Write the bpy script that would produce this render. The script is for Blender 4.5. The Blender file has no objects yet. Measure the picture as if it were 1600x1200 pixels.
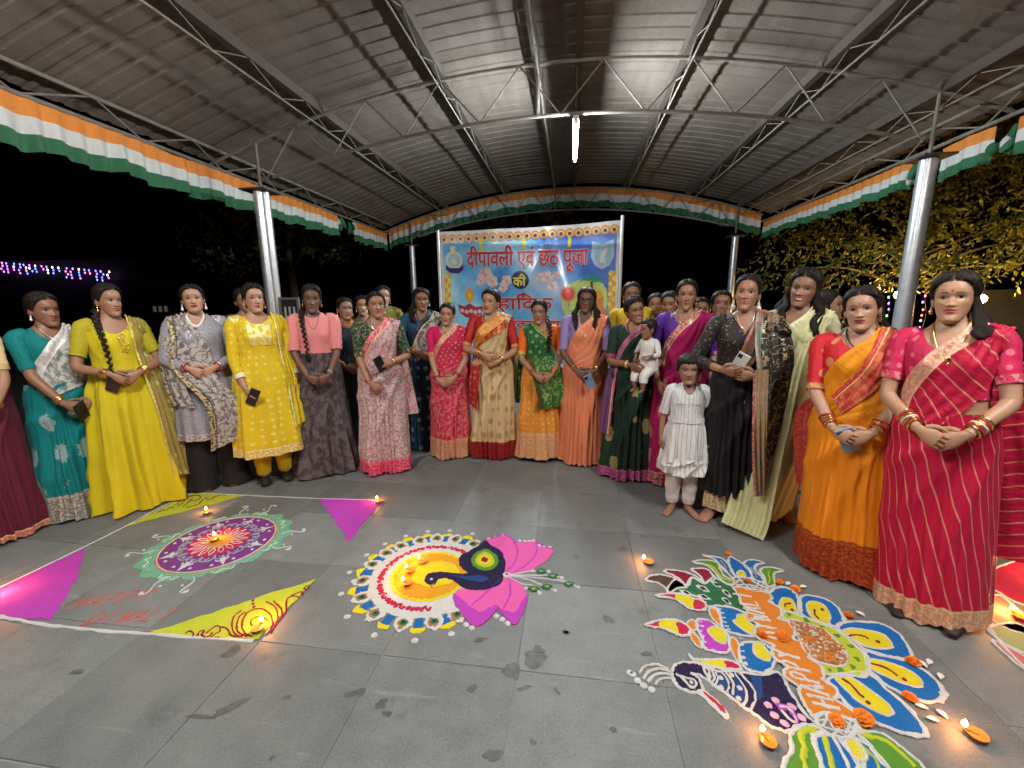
import bpy, bmesh, math, random
import numpy as np
from mathutils import Vector, Matrix, Euler
from mathutils.geometry import tessellate_polygon
PI = math.pi
SC = bpy.context.scene
COL = SC.collection
rnd = random.Random(7)
nrs = np.random.RandomState(5)

# ------------------------------------------------------------------ camera, world, exposure
cam_d = bpy.data.cameras.new('camera'); cam = bpy.data.objects.new('camera', cam_d); COL.objects.link(cam)
cam_d.sensor_width = 36.0; cam_d.lens = 650.0 / 1600.0 * 36.0; cam_d.clip_end = 400; cam_d.clip_start = 0.05
_p, _y, _r = math.radians(-11.0), math.radians(-8.0), math.radians(-0.5)
_f = Vector((math.sin(_y) * math.cos(_p), math.cos(_y) * math.cos(_p), math.sin(_p)))
_rt = Vector((math.cos(_y), -math.sin(_y), 0)); _up = _rt.cross(_f)
_rt2 = _rt * math.cos(_r) + _up * math.sin(_r); _up2 = -_rt * math.sin(_r) + _up * math.cos(_r)
_m = Matrix((_rt2, _up2, -_f)).transposed().to_4x4(); _m.translation = (0, 0, 1.5)
cam.matrix_world = _m
SC.camera = cam
w = bpy.data.worlds.new('World'); SC.world = w; w.use_nodes = True
nt = w.node_tree; bg = nt.nodes['Background']
sky = nt.nodes.new('ShaderNodeTexSky'); sky.sky_type = 'NISHITA'; sky.sun_disc = False
sky.sun_elevation = math.radians(-6.0); sky.sun_rotation = math.radians(200)
nt.links.new(sky.outputs[0], bg.inputs[0]); bg.inputs[1].default_value = 0.012      # night sky
SC.view_settings.view_transform = 'Standard'; SC.view_settings.look = 'None'
SC.view_settings.exposure = 0.98; SC.view_settings.gamma = 1.0
try: SC.view_settings.use_curve_mapping = False
except Exception: pass
TUBE_W = 520.0       # radiance of the fluorescent tubes
TUBE_COL = (1.0, 0.975, 0.94)
DIYA_W = .52         # watts of each oil-lamp flame
SC.cycles.max_bounces = 6; SC.cycles.diffuse_bounces = 4; SC.cycles.glossy_bounces = 3
SC.cycles.sample_clamp_indirect = 3.0
SC.cycles.use_denoising = True

# ------------------------------------------------------------------ object helpers
def tag(o, label=None, cat=None, group=None, kind=None):
    if label: o['label'] = label
    if cat: o['category'] = cat
    if group: o['group'] = group
    if kind: o['kind'] = kind
    return o
def empty(name, loc=(0, 0, 0), rz=0.0, parent=None):
    o = bpy.data.objects.new(name, None); COL.objects.link(o); o.location = loc; o.rotation_euler = (0, 0, rz)
    o.empty_display_size = 0.1
    if parent: o.parent = parent
    return o
def link(name, me, parent=None, loc=None):
    o = bpy.data.objects.new(name, me); COL.objects.link(o)
    if parent: o.parent = parent
    if loc is not None: o.location = loc
    return o
class MB:
    def __init__(s): s.v = []; s.n = 0; s.f = []; s.m = []; s.uv = []; s.c = []; s.hascol = False
    def add(s, V, F, mi=0, uv=None, col=None):
        V = np.asarray(V, float); k = len(V); s.v.append(V)
        s.uv.append(np.zeros((k, 2)) if uv is None else np.asarray(uv, float))
        if col is None: s.c.append(np.ones((k, 3)))
        else:
            s.hascol = True; c = np.asarray(col, float); s.c.append(np.tile(c, (k, 1)) if c.ndim == 1 else c)
        b = s.n
        s.f += [tuple(i + b for i in f) for f in F]
        s.m += ([mi] * len(F) if np.isscalar(mi) else list(mi)); s.n += k
        return s
    def grid(s, G, mi=0, uv=None, col=None, flip=False, close=False):
        G = np.asarray(G, float); n, m = G.shape[:2]
        a = np.arange(n * m).reshape(n, m)
        if close: a = np.concatenate([a, a[:, :1]], 1)
        q = np.stack([a[:-1, :-1], a[:-1, 1:], a[1:, 1:], a[1:, :-1]], -1).reshape(-1, 4)
        if flip: q = q[:, ::-1]
        F = [tuple(x) for x in q.tolist()]
        if uv is not None: uv = np.asarray(uv).reshape(-1, 2)
        if col is not None and np.ndim(col) == 3: col = np.asarray(col).reshape(-1, 3)
        return s.add(G.reshape(-1, 3), F, mi, uv, col)
    def box(s, c, d, mi=0, R=None, col=None):
        V = np.array([(x, y, z) for x in (-.5, .5) for y in (-.5, .5) for z in (-.5, .5)]) * np.array(d)
        if R is not None: V = V @ np.array(R).T
        return s.add(V + np.array(c), [(0, 1, 3, 2), (4, 6, 7, 5), (0, 4, 5, 1), (2, 3, 7, 6), (0, 2, 6, 4), (1, 5, 7, 3)], mi, None, col)
    def bar(s, p, q, wd, ht=None, mi=0):
        p = np.array(p, float); q = np.array(q, float); t = q - p; L = np.linalg.norm(t); t /= L
        up = np.array((0, 0, 1.)) if abs(t[2]) < .95 else np.array((0, 1., 0))
        a = np.cross(t, up); a /= np.linalg.norm(a); b = np.cross(a, t)
        return s.box((p + q) / 2, (wd, L, ht or wd), mi, np.stack([a, t, b], 1))
    def tube(s, path, rad, n=10, mi=0, ref=None, cap=True, uvs=1.0, col=None, flat=None):
        """flat: optional second radius (across binormal)"""
        P = np.asarray(path, float); N = len(P); r = np.broadcast_to(np.asarray(rad, float), (N,))
        r2 = r if flat is None else np.broadcast_to(np.asarray(flat, float), (N,))
        T = np.gradient(P, axis=0); T /= (np.linalg.norm(T, axis=1, keepdims=True) + 1e-9)
        A = np.zeros_like(P)
        v = np.array(ref, float) if ref is not None else (np.array((1., 0, 0)) if abs(T[0, 0]) < .8 else np.array((0, 1., 0)))
        for i in range(N):
            v = v - T[i] * (v @ T[i]); v /= (np.linalg.norm(v) + 1e-9); A[i] = v
        B = np.cross(T, A); th = np.linspace(0, 2 * PI, n + 1)
        G = P[:, None] + A[:, None] * (np.cos(th) * r[:, None])[..., None] + B[:, None] * (np.sin(th) * r2[:, None])[..., None]
        L = np.r_[0, np.cumsum(np.linalg.norm(np.diff(P, axis=0), axis=1))]
        uv = np.stack(np.broadcast_arrays(th[None] * .05 * uvs, L[:, None]), -1)
        c = None
        if col is not None: c = np.broadcast_to(np.asarray(col, float)[..., None, :] if np.ndim(col) == 2 else np.asarray(col, float), G.shape).copy()
        s.grid(G, mi, uv, c)
        if cap:
            for e in (0, N - 1):
                ring = G[e, :-1]; F = [tuple(range(n))]
                if e: F = [tuple(range(n))[::-1]]
                cc = None if col is None else c[e, :-1]
                s.add(ring, F, mi, np.tile(uv[e, 0], (n, 1)), cc)
        return s
    def ell(s, c, r, nu=12, nv=8, mi=0, R=None, col=None):
        th = np.linspace(0, 2 * PI, nu + 1); ph = np.linspace(-PI / 2 + 1e-3, PI / 2 - 1e-3, nv + 1)
        G = np.stack([np.cos(ph)[:, None] * np.cos(th) * r[0], np.cos(ph)[:, None] * np.sin(th) * r[1], np.broadcast_to(np.sin(ph)[:, None], (nv + 1, nu + 1)) * r[2]], -1)
        if R is not None: G = G @ np.array(R).T
        uv = np.stack(np.broadcast_arrays(th[None] * r[0], ph[:, None] * r[2]), -1)
        return s.grid(G + np.array(c), mi, uv, None if col is None else np.broadcast_to(np.array(col, float), G.shape))
    def lathe(s, prof, c=(0, 0, 0), n=24, mi=0):
        th = np.linspace(0, 2 * PI, n + 1); pr = np.array(prof, float)
        G = np.stack([pr[:, :1] * np.cos(th), pr[:, :1] * np.sin(th), np.broadcast_to(pr[:, 1:2], (len(pr), n + 1))], -1)
        return s.grid(G + np.array(c), mi)
    def arrays(s): return np.concatenate(s.v), np.concatenate(s.uv), np.concatenate(s.c)
    def xf(s, fn): s.v = [fn(v) for v in s.v]; return s
    def mesh(s, name, mats, smooth=True):
        V, UV, C = s.arrays(); me = bpy.data.meshes.new(name)
        me.from_pydata(V.tolist(), [], s.f)
        for m in (mats if isinstance(mats, (list, tuple)) else [mats]): me.materials.append(m)
        if any(s.m): me.polygons.foreach_set('material_index', np.array(s.m, np.int32))
        li = np.zeros(len(me.loops), np.int32); me.loops.foreach_get('vertex_index', li)
        ul = me.uv_layers.new(name='UVMap'); ul.data.foreach_set('uv', UV[li].astype(np.float32).ravel())
        if s.hascol:
            ca = me.color_attributes.new('Col', 'FLOAT_COLOR', 'POINT')
            ca.data.foreach_set('color', np.c_[C, np.ones(len(C))].astype(np.float32).ravel())
        if smooth: me.shade_smooth()
        return me
    def build(s, name, mats, parent=None, smooth=True, loc=None):
        return link(name, s.mesh(name, mats, smooth), parent, loc)
def clip(V, F, UV, f):
    """keep the part of the mesh where f >= 0, cutting faces exactly"""
    V = list(map(tuple, V)); UV = list(map(tuple, UV)); f = list(f); cache = {}; out = []
    def cut(a, b):
        k = (min(a, b), max(a, b))
        if k not in cache:
            t = f[a] / (f[a] - f[b])
            V.append(tuple(V[a][i] + (V[b][i] - V[a][i]) * t for i in range(3)))
            UV.append(tuple(UV[a][i] + (UV[b][i] - UV[a][i]) * t for i in range(2))); cache[k] = len(V) - 1
        return cache[k]
    for fc in F:
        s = [f[i] >= 0 for i in fc]
        if all(s): out.append(fc); continue
        if not any(s): continue
        r = []
        for j in range(len(fc)):
            a, b = fc[j], fc[(j + 1) % len(fc)]
            if f[a] >= 0: r.append(a)
            if (f[a] >= 0) != (f[b] >= 0): r.append(cut(a, b))
        if len(r) >= 3: out.append(tuple(r))
    used = sorted({i for fc in out for i in fc}); mp = {o: i for i, o in enumerate(used)}
    return np.array([V[i] for i in used]).reshape(-1, 3), [tuple(mp[i] for i in fc) for fc in out], np.array([UV[i] for i in used]).reshape(-1, 2)
def catmull(P, n, closed=False):
    P = np.asarray(P, float); N = len(P)
    if closed: Q = np.concatenate([P[-1:], P, P[:2]])
    else: Q = np.concatenate([2 * P[:1] - P[1:2], P, 2 * P[-1:] - P[-2:-1]])
    out = []
    for i in range(N if closed else N - 1):
        a, b, c, d = Q[i:i + 4]
        t = np.linspace(0, 1, n, endpoint=False)[:, None]
        out.append(.5 * (2 * b + (c - a) * t + (2 * a - 5 * b + 4 * c - d) * t * t + (3 * b - a - 3 * c + d) * t ** 3))
    if not closed: out.append(P[-1:])
    return np.concatenate(out)
def sstep(a, b, x):
    t = np.clip((np.asarray(x, float) - a) / (b - a), 0, 1); return t * t * (3 - 2 * t)
def nrm(v): v = np.asarray(v, float); return v / (np.linalg.norm(v) + 1e-9)

# ------------------------------------------------------------------ material helpers
class NT:
    def __init__(s, name):
        s.mat = bpy.data.materials.new(name); s.mat.use_nodes = True; s.t = s.mat.node_tree
        s.b = s.t.nodes['Principled BSDF']
    def n(s, typ, **k):
        nd = s.t.nodes.new('ShaderNode' + typ)
        for a, v in k.items(): setattr(nd, a, v)
        return nd
    def l(s, a, b): s.t.links.new(a, b)
    def val(s, x, inp):
        if hasattr(x, 'is_output'): s.l(x, inp)
        else: inp.default_value = x
    def math(s, op, a, b=0.0, c=None):
        nd = s.n('Math', operation=op); s.val(a, nd.inputs[0]); s.val(b, nd.inputs[1])
        if c is not None: s.val(c, nd.inputs[2])
        return nd.outputs[0]
    def mix(s, fac, a, b):
        nd = s.n('Mix', data_type='RGBA'); s.val(fac, nd.inputs[0])
        for x, i in ((a, 6), (b, 7)):
            s.val(tuple(x) + (1.0,) if isinstance(x, (tuple, list)) and len(x) == 3 else x, nd.inputs[i])
        return nd.outputs[2]
    def fmix(s, fac, a, b):
        nd = s.n('Mix', data_type='FLOAT'); s.val(fac, nd.inputs[0]); s.val(a, nd.inputs[2]); s.val(b, nd.inputs[3]); return nd.outputs[0]
    def coord(s, kind='Object'): return s.n('TexCoord').outputs[kind]
    def map(s, vec, scale=(1, 1, 1), loc=(0, 0, 0), rot=(0, 0, 0)):
        nd = s.n('Mapping'); s.l(vec, nd.inputs[0]); nd.inputs[1].default_value = loc; nd.inputs[2].default_value = rot; nd.inputs[3].default_value = scale; return nd.outputs[0]
    def noise(s, vec, scale, detail=3.0, rough=.55, out=0):
        nd = s.n('TexNoise'); s.l(vec, nd.inputs['Vector']); nd.inputs['Scale'].default_value = scale; nd.inputs['Detail'].default_value = detail; nd.inputs['Roughness'].default_value = rough; return nd.outputs[out]
    def vor(s, vec, scale, rand=1.0, feature='F1', out='Distance'):
        nd = s.n('TexVoronoi', feature=feature); s.l(vec, nd.inputs['Vector']); nd.inputs['Scale'].default_value = scale; nd.inputs['Randomness'].default_value = rand; return nd.outputs[out]
    def ramp(s, fac, stops):
        nd = s.n('ValToRGB'); s.l(fac, nd.inputs[0]); e = nd.color_ramp.elements
        while len(e) < len(stops): e.new(.5)
        for el, (p, c) in zip(e, stops): el.position = p; el.color = tuple(c) + (1.0,) if len(c) == 3 else c
        return nd.outputs[0]
    def bump(s, h, strength=.3, dist=.01):
        nd = s.n('Bump'); s.l(h, nd.inputs['Height']); nd.inputs['Strength'].default_value = strength; nd.inputs['Distance'].default_value = dist; s.l(nd.outputs[0], s.b.inputs['Normal']); return nd
    def set(s, **k):
        for a, v in k.items():
            i = s.b.inputs[a]
            if isinstance(v, tuple) and len(v) == 3 and i.type == 'RGBA': v = v + (1.0,)
            s.val(v, i)
        return s.mat
def plain(name, col, rough=.6, metal=0.0, var=.18, scale=12.0, bump=0.0, spec=.5, sheen=0.0):
    n = NT(name); co = n.coord(); f = n.noise(co, scale, 4.0)
    lo = tuple(c * (1 - var) for c in col); hi = tuple(min(1, c * (1 + var)) for c in col)
    c = n.ramp(f, [(.3, lo), (.7, hi)])
    if bump: n.bump(n.noise(co, scale * 5, 4.0), .4, bump)
    n.set(**{'Base Color': c, 'Roughness': n.fmix(f, rough * .85, min(1, rough * 1.15)), 'Metallic': metal, 'Specular IOR Level': spec})
    if sheen: n.set(**{'Sheen Weight': sheen})
    return n.mat
def emit(name, col, strength):
    n = NT(name); n.set(**{'Base Color': (.02, .02, .02), 'Emission Color': tuple(col), 'Emission Strength': strength}); return n.mat
_cl = {}
def cloth(base, rough=.72, pat=None, pc=(.8, .6, .2), ps=1.0, border=None, bh=.07, b2=None, pm=0.0, metal=0.0, key=''):
    """woven cloth on a UV in metres; v counts up from the hem"""
    k = (base, rough, pat, pc, ps, border, bh, b2, pm, metal, key)
    if k in _cl: return _cl[k]
    n = NT('woven_cloth'); uv = n.coord('UV'); ob = n.coord('Object')
    sx = n.n('SeparateXYZ'); n.l(uv, sx.inputs[0]); U, Vv = sx.outputs[0], sx.outputs[1]
    f = n.noise(n.map(uv, (9, 3, 1)), 1.0, 4.0); g = n.noise(ob, 160.0, 2.0)
    c = n.mix(f, tuple(x * .80 for x in base), tuple(min(1, x * 1.18) for x in base))
    c = n.mix(n.math('MULTIPLY', g, .30), c, tuple(x * .6 for x in base))
    met = metal; rg = rough
    if pat:
        if pat == 'dots': m = n.math('LESS_THAN', n.vor(n.map(uv, (14 * ps, 14 * ps, 1)), 1.0, .25), .24)
        elif pat == 'motif':
            d = n.vor(n.map(uv, (9 * ps, 7 * ps, 1)), 1.0, .35); d2 = n.noise(uv, 90 * ps, 2.0)
            m = n.math('LESS_THAN', n.math('ADD', d, n.math('MULTIPLY', d2, .35)), .47)
        elif pat == 'paisley': m = n.math('LESS_THAN', n.math('ADD', n.vor(n.map(uv, (9 * ps, 6.5 * ps, 1), (0, 0, 0), (0, 0, .35)), 1.0, .55), n.math('MULTIPLY', n.noise(uv, 22, 1.0), .16)), .36)
        elif pat == 'floral':
            a = n.noise(n.map(uv, (30 * ps, 30 * ps, 1)), 1.0, 3.0, .6); v1 = n.vor(n.map(uv, (24 * ps, 24 * ps, 1)), 1.0, .8)
            m = n.math('MAXIMUM', n.math('LESS_THAN', n.math('ABSOLUTE', n.math('SUBTRACT', a, .5)), .035), n.math('LESS_THAN', n.math('ADD', v1, n.math('MULTIPLY', a, .25)), .36))
        elif pat == 'jaal':
            a = n.noise(n.map(uv, (15 * ps, 15 * ps, 1)), 1.0, 2.0, .5); v1 = n.vor(n.map(uv, (13 * ps, 13 * ps, 1)), 1.0, .7)
            m = n.math('MAXIMUM', n.math('LESS_THAN', n.math('ABSOLUTE', n.math('SUBTRACT', a, .5)), .020), n.math('LESS_THAN', n.math('ADD', v1, n.math('MULTIPLY', n.noise(uv, 80, 1.0), .18)), .27))
        elif pat == 'brocade':
            a = n.noise(n.map(uv, (55 * ps, 40 * ps, 1)), 1.0, 3.0, .6); m = n.math('GREATER_THAN', a, .50)
        elif pat == 'sequin': m = n.math('LESS_THAN', n.vor(n.map(uv, (70 * ps, 70 * ps, 1)), 1.0, .9), .26)
        elif pat == 'vine':
            w_ = n.n('TexWave', wave_type='RINGS'); n.l(n.map(uv, (16 * ps, 16 * ps, 1)), w_.inputs[0]); w_.inputs['Scale'].default_value = .8; w_.inputs['Distortion'].default_value = 9.0; w_.inputs['Detail'].default_value = 3.0; w_.inputs['Detail Scale'].default_value = 1.6
            m = n.math('GREATER_THAN', w_.outputs[1], .80)
        elif pat == 'stripes': m = n.math('LESS_THAN', n.math('FRACT', n.math('ADD', n.math('MULTIPLY', U, 14 * ps), n.math('MULTIPLY', n.noise(uv, 6, 1.0), .25))), .20)
        elif pat == 'diag': m = n.math('LESS_THAN', n.math('FRACT', n.math('ADD', n.math('MULTIPLY', n.math('ADD', U, n.math('MULTIPLY', Vv, .28)), 17 * ps), n.math('MULTIPLY', n.noise(uv, 5, 1.0), .3))), .11)
        elif pat == 'check': m = n.math('MAXIMUM', n.math('LESS_THAN', n.math('FRACT', n.math('MULTIPLY', U, 30 * ps)), .3), n.math('LESS_THAN', n.math('FRACT', n.math('MULTIPLY', Vv, 30 * ps)), .3))
        wear = n.math('MULTIPLY', m, n.fmix(n.noise(uv, 120, 1.0), .45, 1.0))
        c = n.mix(wear, c, pc)
        if pm: met = n.math('MULTIPLY', m, pm); rg = n.fmix(m, rough, .38)
    if border:
        bm_ = n.math('LESS_THAN', Vv, bh)
        zz = n.noise(n.map(uv, (60, 60, 1)), 1.0, 3.0, .6)
        bc = n.mix(n.math('GREATER_THAN', zz, .52), border, b2 or tuple(min(1, x * 1.5 + .03) for x in border))
        ln = n.math('LESS_THAN', n.math('ABSOLUTE', n.math('SUBTRACT', Vv, bh * .93)), .004)
        bc = n.mix(ln, bc, b2 or (.75, .55, .2))
        c = n.mix(bm_, c, bc)
        rg = n.fmix(bm_, rg, .46); met = n.fmix(bm_, met, .25)
    n.bump(n.math('ADD', n.math('ADD', n.noise(n.map(uv, (14, 4, 1)), 1.0, 4.0), n.math('MULTIPLY', g, .12)), n.math('MULTIPLY', n.noise(n.map(uv, (34, 7, 1), (3, 1, 0), (0, 0, .25)), 1.0, 3.0, .5), .8)), .55, .016)
    n.set(**{'Base Color': c, 'Roughness': rg, 'Metallic': met, 'Sheen Weight': .03, 'Specular IOR Level': .25})
    _cl[k] = n.mat
    return n.mat

M = {}
M['skin'] = None
_n = NT('skin'); _a = _n.n('Attribute', attribute_name='Col'); _f2 = _n.noise(_n.coord(), 40, 4.0)
_n.bump(_n.noise(_n.coord(), 300, 2.0), .12, .002)
_c = _n.mix(_n.math('MULTIPLY', _f2, .22), _a.outputs[0], (.12, .04, .02))
M['skin'] = _n.set(**{'Base Color': _c, 'Roughness': .48, 'Specular IOR Level': .42, 'Subsurface Weight': .06, 'Subsurface Radius': (.9, .35, .2), 'Subsurface Scale': .006})
_n = NT('hair'); _uv = _n.coord('UV'); _h = _n.noise(_n.map(_uv, (260, 6, 1)), 1.0, 3.0)
_n.bump(_h, .6, .004)
M['hair'] = _n.set(**{'Base Color': _n.mix(_h, (.006, .005, .005), (.028, .019, .014)), 'Roughness': .52, 'Specular IOR Level': .16})
M['sclera'] = plain('eye_white', (.27, .245, .23), .25, var=.05)
M['iris'] = plain('iris', (.018, .010, .007), .15, var=.3, scale=400)
M['gold'] = plain('gold', (.85, .55, .17), .28, 1.0, var=.12, scale=90)
M['silver'] = plain('silver', (.75, .73, .70), .3, 1.0, scale=90)
M['pearl'] = plain('pearl', (.78, .72, .64), .3, scale=90)
M['bindi'] = plain('bindi', (.30, .01, .02), .5)
M['blackbead'] = plain('black_bead', (.01, .01, .01), .3)
M['glassred'] = plain('red_bangle', (.45, .02, .04), .25, scale=90)
M['phone'] = plain('phone_case', (.012, .012, .016), .3)
M['phoneblue'] = plain('phone_case_blue', (.20, .33, .46), .35)
M['shoe'] = plain('dark_leather', (.014, .012, .012), .5)
M['teeth'] = plain('teeth', (.75, .72, .66), .3, var=.05)

STAINS = [(-0.127, 1.523, 0.039, 0.055, 0.98), (-0.215, 1.454, 0.03, 0.047, 0.95), (-0.112, 1.576, 0.022, 0.022, 0.61), (-1.456, 1.391, 0.045, 0.024, 0.99), (-0.36, 1.353, 0.018, 0.017, 0.89), (-0.234, 1.12, 0.027, 0.022, 0.16), (-0.103, 1.179, 0.011, 0.01, 0.16), (0.007, 1.69, 0.014, 0.018, 0.69), (0.205, 1.796, 0.022, 0.027, 0.38), (0.352, 1.612, 0.024, 0.014, 0.41), (0.004, 1.69, 0.012, 0.012, 0.15), (-0.812, 1.274, 0.036, 0.018, 0.28), (-1.255, 1.157, 0.054, 0.018, 0.63), (-1.339, 1.109, 0.049, 0.009, 0.1), (-1.068, 1.222, 0.018, 0.01, 0.58), (-0.154, 1.383, 0.024, 0.011, 0.38), (-0.027, 1.385, 0.008, 0.017, 0.65), (-0.69, 1.245, 0.023, 0.019, 0.17), (0.345, 2.402, 0.028, 0.028, 0.2), (-0.381, 1.595, 0.032, 0.014, 0.18), (-0.971, 1.012, 0.01, 0.009, 0.04), (0.177, 1.261, 0.016, 0.009, 0.17), (-0.652, 1.211, 0.017, 0.011, 0.16), (0.058, 2.286, 0.018, 0.021, 0.35), (-2.021, 1.213, 0.03, 0.01, 0.4)]
# ------------------------------------------------------------------ ground and floor
M['soil'] = plain('dark_soil', (.05, .045, .035), .95, scale=3, bump=.02)
MB().box((0, 20, -.30), (160, 120, .36)).build('ground', M['soil'], smooth=False)['kind'] = 'structure'
_n = NT('stone_tile'); _w = _n.n('NewGeometry').outputs['Position']; _oi = _n.n('ObjectInfo').outputs['Random']
_pa = _n.noise(_w, 1.3, 6.0, .6); _pb = _n.noise(_w, 7.0, 5.0, .65); _pc = _n.noise(_w, 130.0, 3.0, .7)
_b = _n.ramp(_n.math('ADD', _n.math('MULTIPLY', _pa, .50), _n.math('MULTIPLY', _pb, .50)), [(.30, (.100, .110, .108)), (.5, (.148, .156, .151)), (.72, (.20, .202, .192))])
_b = _n.mix(_n.math('MULTIPLY', _n.math('GREATER_THAN', _pc, .60), .45), _b, (.235, .23, .21))
_b = _n.mix(_n.math('MULTIPLY', _n.math('LESS_THAN', _pc, .40), .4), _b, (.05, .052, .05))
_st = _n.ramp(_n.noise(_n.map(_w, (2.3, 2.3, 1), (3.1, 1.7, 0)), 1.6, 7.0, .62), [(.60, (0, 0, 0)), (.70, (1, 1, 1))])
_b = _n.mix(_n.math('MULTIPLY', _st, .5), _b, (.055, .058, .052))
_sc = _n.ramp(_n.noise(_n.map(_w, (1.2, 9, 1), (0, 0, 0), (0, 0, .5)), 2.0, 5.0, .7), [(.60, (0, 0, 0)), (.68, (1, 1, 1))])
_b = _n.mix(_n.math('MULTIPLY', _sc, .34), _b, (.28, .275, .26))
_h = _n.n('HueSaturation'); _n.l(_b, _h.inputs['Color']); _n.l(_n.fmix(_oi, .84, 1.16), _h.inputs['Value'])
_n.bump(_n.math('ADD', _pb, _n.math('MULTIPLY', _pc, .4)), .22, .008)
M['tile'] = _n.set(**{'Base Color': _h.outputs[0], 'Roughness': _n.fmix(_pb, .40, .72), 'Specular IOR Level': .45})
M['mortar'] = plain('mortar', (.24, .235, .215), .9, scale=20)
M['concrete'] = plain('concrete', (.18, .175, .165), .9, scale=3, bump=.004)
fl = MB().box((-.17, 4.60, -.0525), (9.7, 10.9, .096)).build('paved_floor', M['mortar'], smooth=False); fl['kind'] = 'structure'
_tm = []
for k in range(4):
    b = MB(); hx, hy, c = .2930, .2830, .0022
    j = [(rnd.uniform(-.0015, .0015), rnd.uniform(-.0015, .0015)) for _ in range(4)]
    cs = [(-hx, -hy), (hx, -hy), (hx, hy), (-hx, hy)]
    top = [(x * (1 - c / hx) + a, y * (1 - c / hy) + d, 0) for (x, y), (a, d) in zip(cs, j)]
    mid = [(x + a, y + d, -c * .8) for (x, y), (a, d) in zip(cs, j)]
    bot = [(x + a, y + d, -.018) for (x, y), (a, d) in zip(cs, j)]
    b.add(top + mid + bot, [(0, 1, 2, 3)] + [(4 + i, 4 + (i + 1) % 4, (i + 1) % 4, i) for i in range(4)] + [(8 + i, 8 + (i + 1) % 4, 4 + (i + 1) % 4, 4 + i) for i in range(4)])
    _tm.append(b.mesh('stone_tile', M['tile'], smooth=False))
for i in range(-8, 8):
    for j in range(-2, 14):
        link('tile', rnd.choice(_tm), fl, (-.195 + .59 * (i + .5), 1.46 + .57 * (j + .5), rnd.uniform(-.0016, 0)))
M['stain'] = plain('damp_stain', (.080, .084, .076), .5, var=.3, scale=30)
def blob(x, y, rx, ry, a, z, seed, n=26, rough=.28):
    r = random.Random(seed); ph = [r.uniform(0, 6.28) for _ in range(5)]; out = []
    for k in range(n):
        t = 2 * PI * k / n; q = 1 + rough * sum(math.sin((m + 2) * t + ph[m]) / (m + 1.3) for m in range(5))
        u, v = rx * q * math.cos(t), ry * q * math.sin(t)
        out.append((x + u * math.cos(a) - v * math.sin(a), y + u * math.sin(a) + v * math.cos(a), z))
    return out
for k, (x, y, rx, ry, a) in enumerate(STAINS):
    P_ = blob(x, y, rx, ry, a, .0012, k + 3); MB().add(P_, [tuple(range(len(P_)))]).build('stain', M['stain'], fl, smooth=False)

# ------------------------------------------------------------------ pavilion
M['sheet'] = None
_n = NT('weathered_sheet'); _g = _n.n('NewGeometry').outputs['Position']
_a = _n.noise(_g, .9, 5.0, .6); _b2 = _n.noise(_n.map(_g, (6, 1.2, 6)), 1.0, 4.0); _s = _n.noise(_g, 60, 3.0)
_c = _n.ramp(_n.math('ADD', _n.math('MULTIPLY', _a, .6), _n.math('MULTIPLY', _b2, .4)), [(.34, (.135, .103, .083)), (.52, (.180, .143, .118)), (.68, (.225, .187, .158))])
_c = _n.mix(_n.math('MULTIPLY', _n.math('GREATER_THAN', _s, .63), .4), _c, (.30, .28, .26))
_n.bump(_s, .15, .004)
M['sheet'] = _n.set(**{'Base Color': _c, 'Roughness': _n.fmix(_a, .78, .92), 'Metallic': 0.0, 'Specular IOR Level': .12})
M['steel'] = plain('pale_painted_steel', (.21, .185, .155), .85, .0, spec=.2, scale=9, bump=.002)
M['rust'] = plain('rusty_brown_steel', (.075, .053, .042), .85, .0, scale=9, bump=.003)
M['galv'] = plain('galvanised_pipe', (.55, .555, .56), .34, .55, var=.10, scale=14)
def ztop(x): return 4.07 - .041 * (x + .1) ** 2
pav = empty('pavilion', (0, 0, 0)); tag(pav, 'open arched pavilion with a ribbed metal sheet roof on round steel posts', 'pavilion')
nx = 41; xs = np.linspace(-4.68, 4.34, nx)
prof = [(0, 0), (.055, 0), (.070, .011), (.110, .011), (.125, 0), (.2, 0)]
for s in range(12):
    y0 = -1.7 + s * 1.01
    ys = [y0 + r * .202 + p[0] * 1.01 for r in range(5) for p in prof[:-1]] + [y0 + 1.03]
    hs = [p[1] for r in range(5) for p in prof[:-1]] + [0]
    G = np.zeros((nx, len(ys), 3))
    for a_ in range(nx):
        for b_ in range(len(ys)):
            G[a_, b_] = (xs[a_], ys[b_], ztop(xs[a_]) + .135 + hs[b_] - (.006 if s % 2 else 0) + .004 * math.sin(xs[a_] * 2.3 + s * 1.7))
    MB().grid(G).build('roof_sheet', M['sheet'], pav, smooth=False)
def truss(y, x0, x1, low, n, nm='arch_truss'):
    t = empty(nm, (0, 0, 0), 0, pav)
    X = np.linspace(x0, x1, 40)
    MB().tube([(x, y, ztop(x)) for x in X], .020, 8).build('top_chord', M['steel'], t)
    zb = lambda x: ztop(x) - low(x)
    MB().tube([(x, y, zb(x)) for x in X if -3.85 < x < 3.55], .020, 8).build('bottom_chord', M['steel'], t)
    nodes = np.linspace(-3.80, 3.50, n)
    for i in range(n - 1):
        a_, b_ = nodes[i], nodes[i + 1]
        p, q = ((a_, zb(a_)), (b_, ztop(b_))) if i % 2 == 0 else ((a_, ztop(a_)), (b_, zb(b_)))
        MB().tube([(p[0], y, p[1]), (q[0], y, q[1])], .010, 6).build('web_rod', M['steel'], t)
    for x in (-3.9, 3.58, -.40):
        MB().tube([(x, y, zb(x) - (.12 if abs(x) > 1 else 0)), (x, y, ztop(x))], .018, 6).build('strut', M['steel'], t)
truss(5.13, -4.62, 4.25, lambda x: .52 - .004 * x * x, 17)
truss(10.25, -4.62, 4.1, lambda x: .47 - .004 * x * x, 19)
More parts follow.
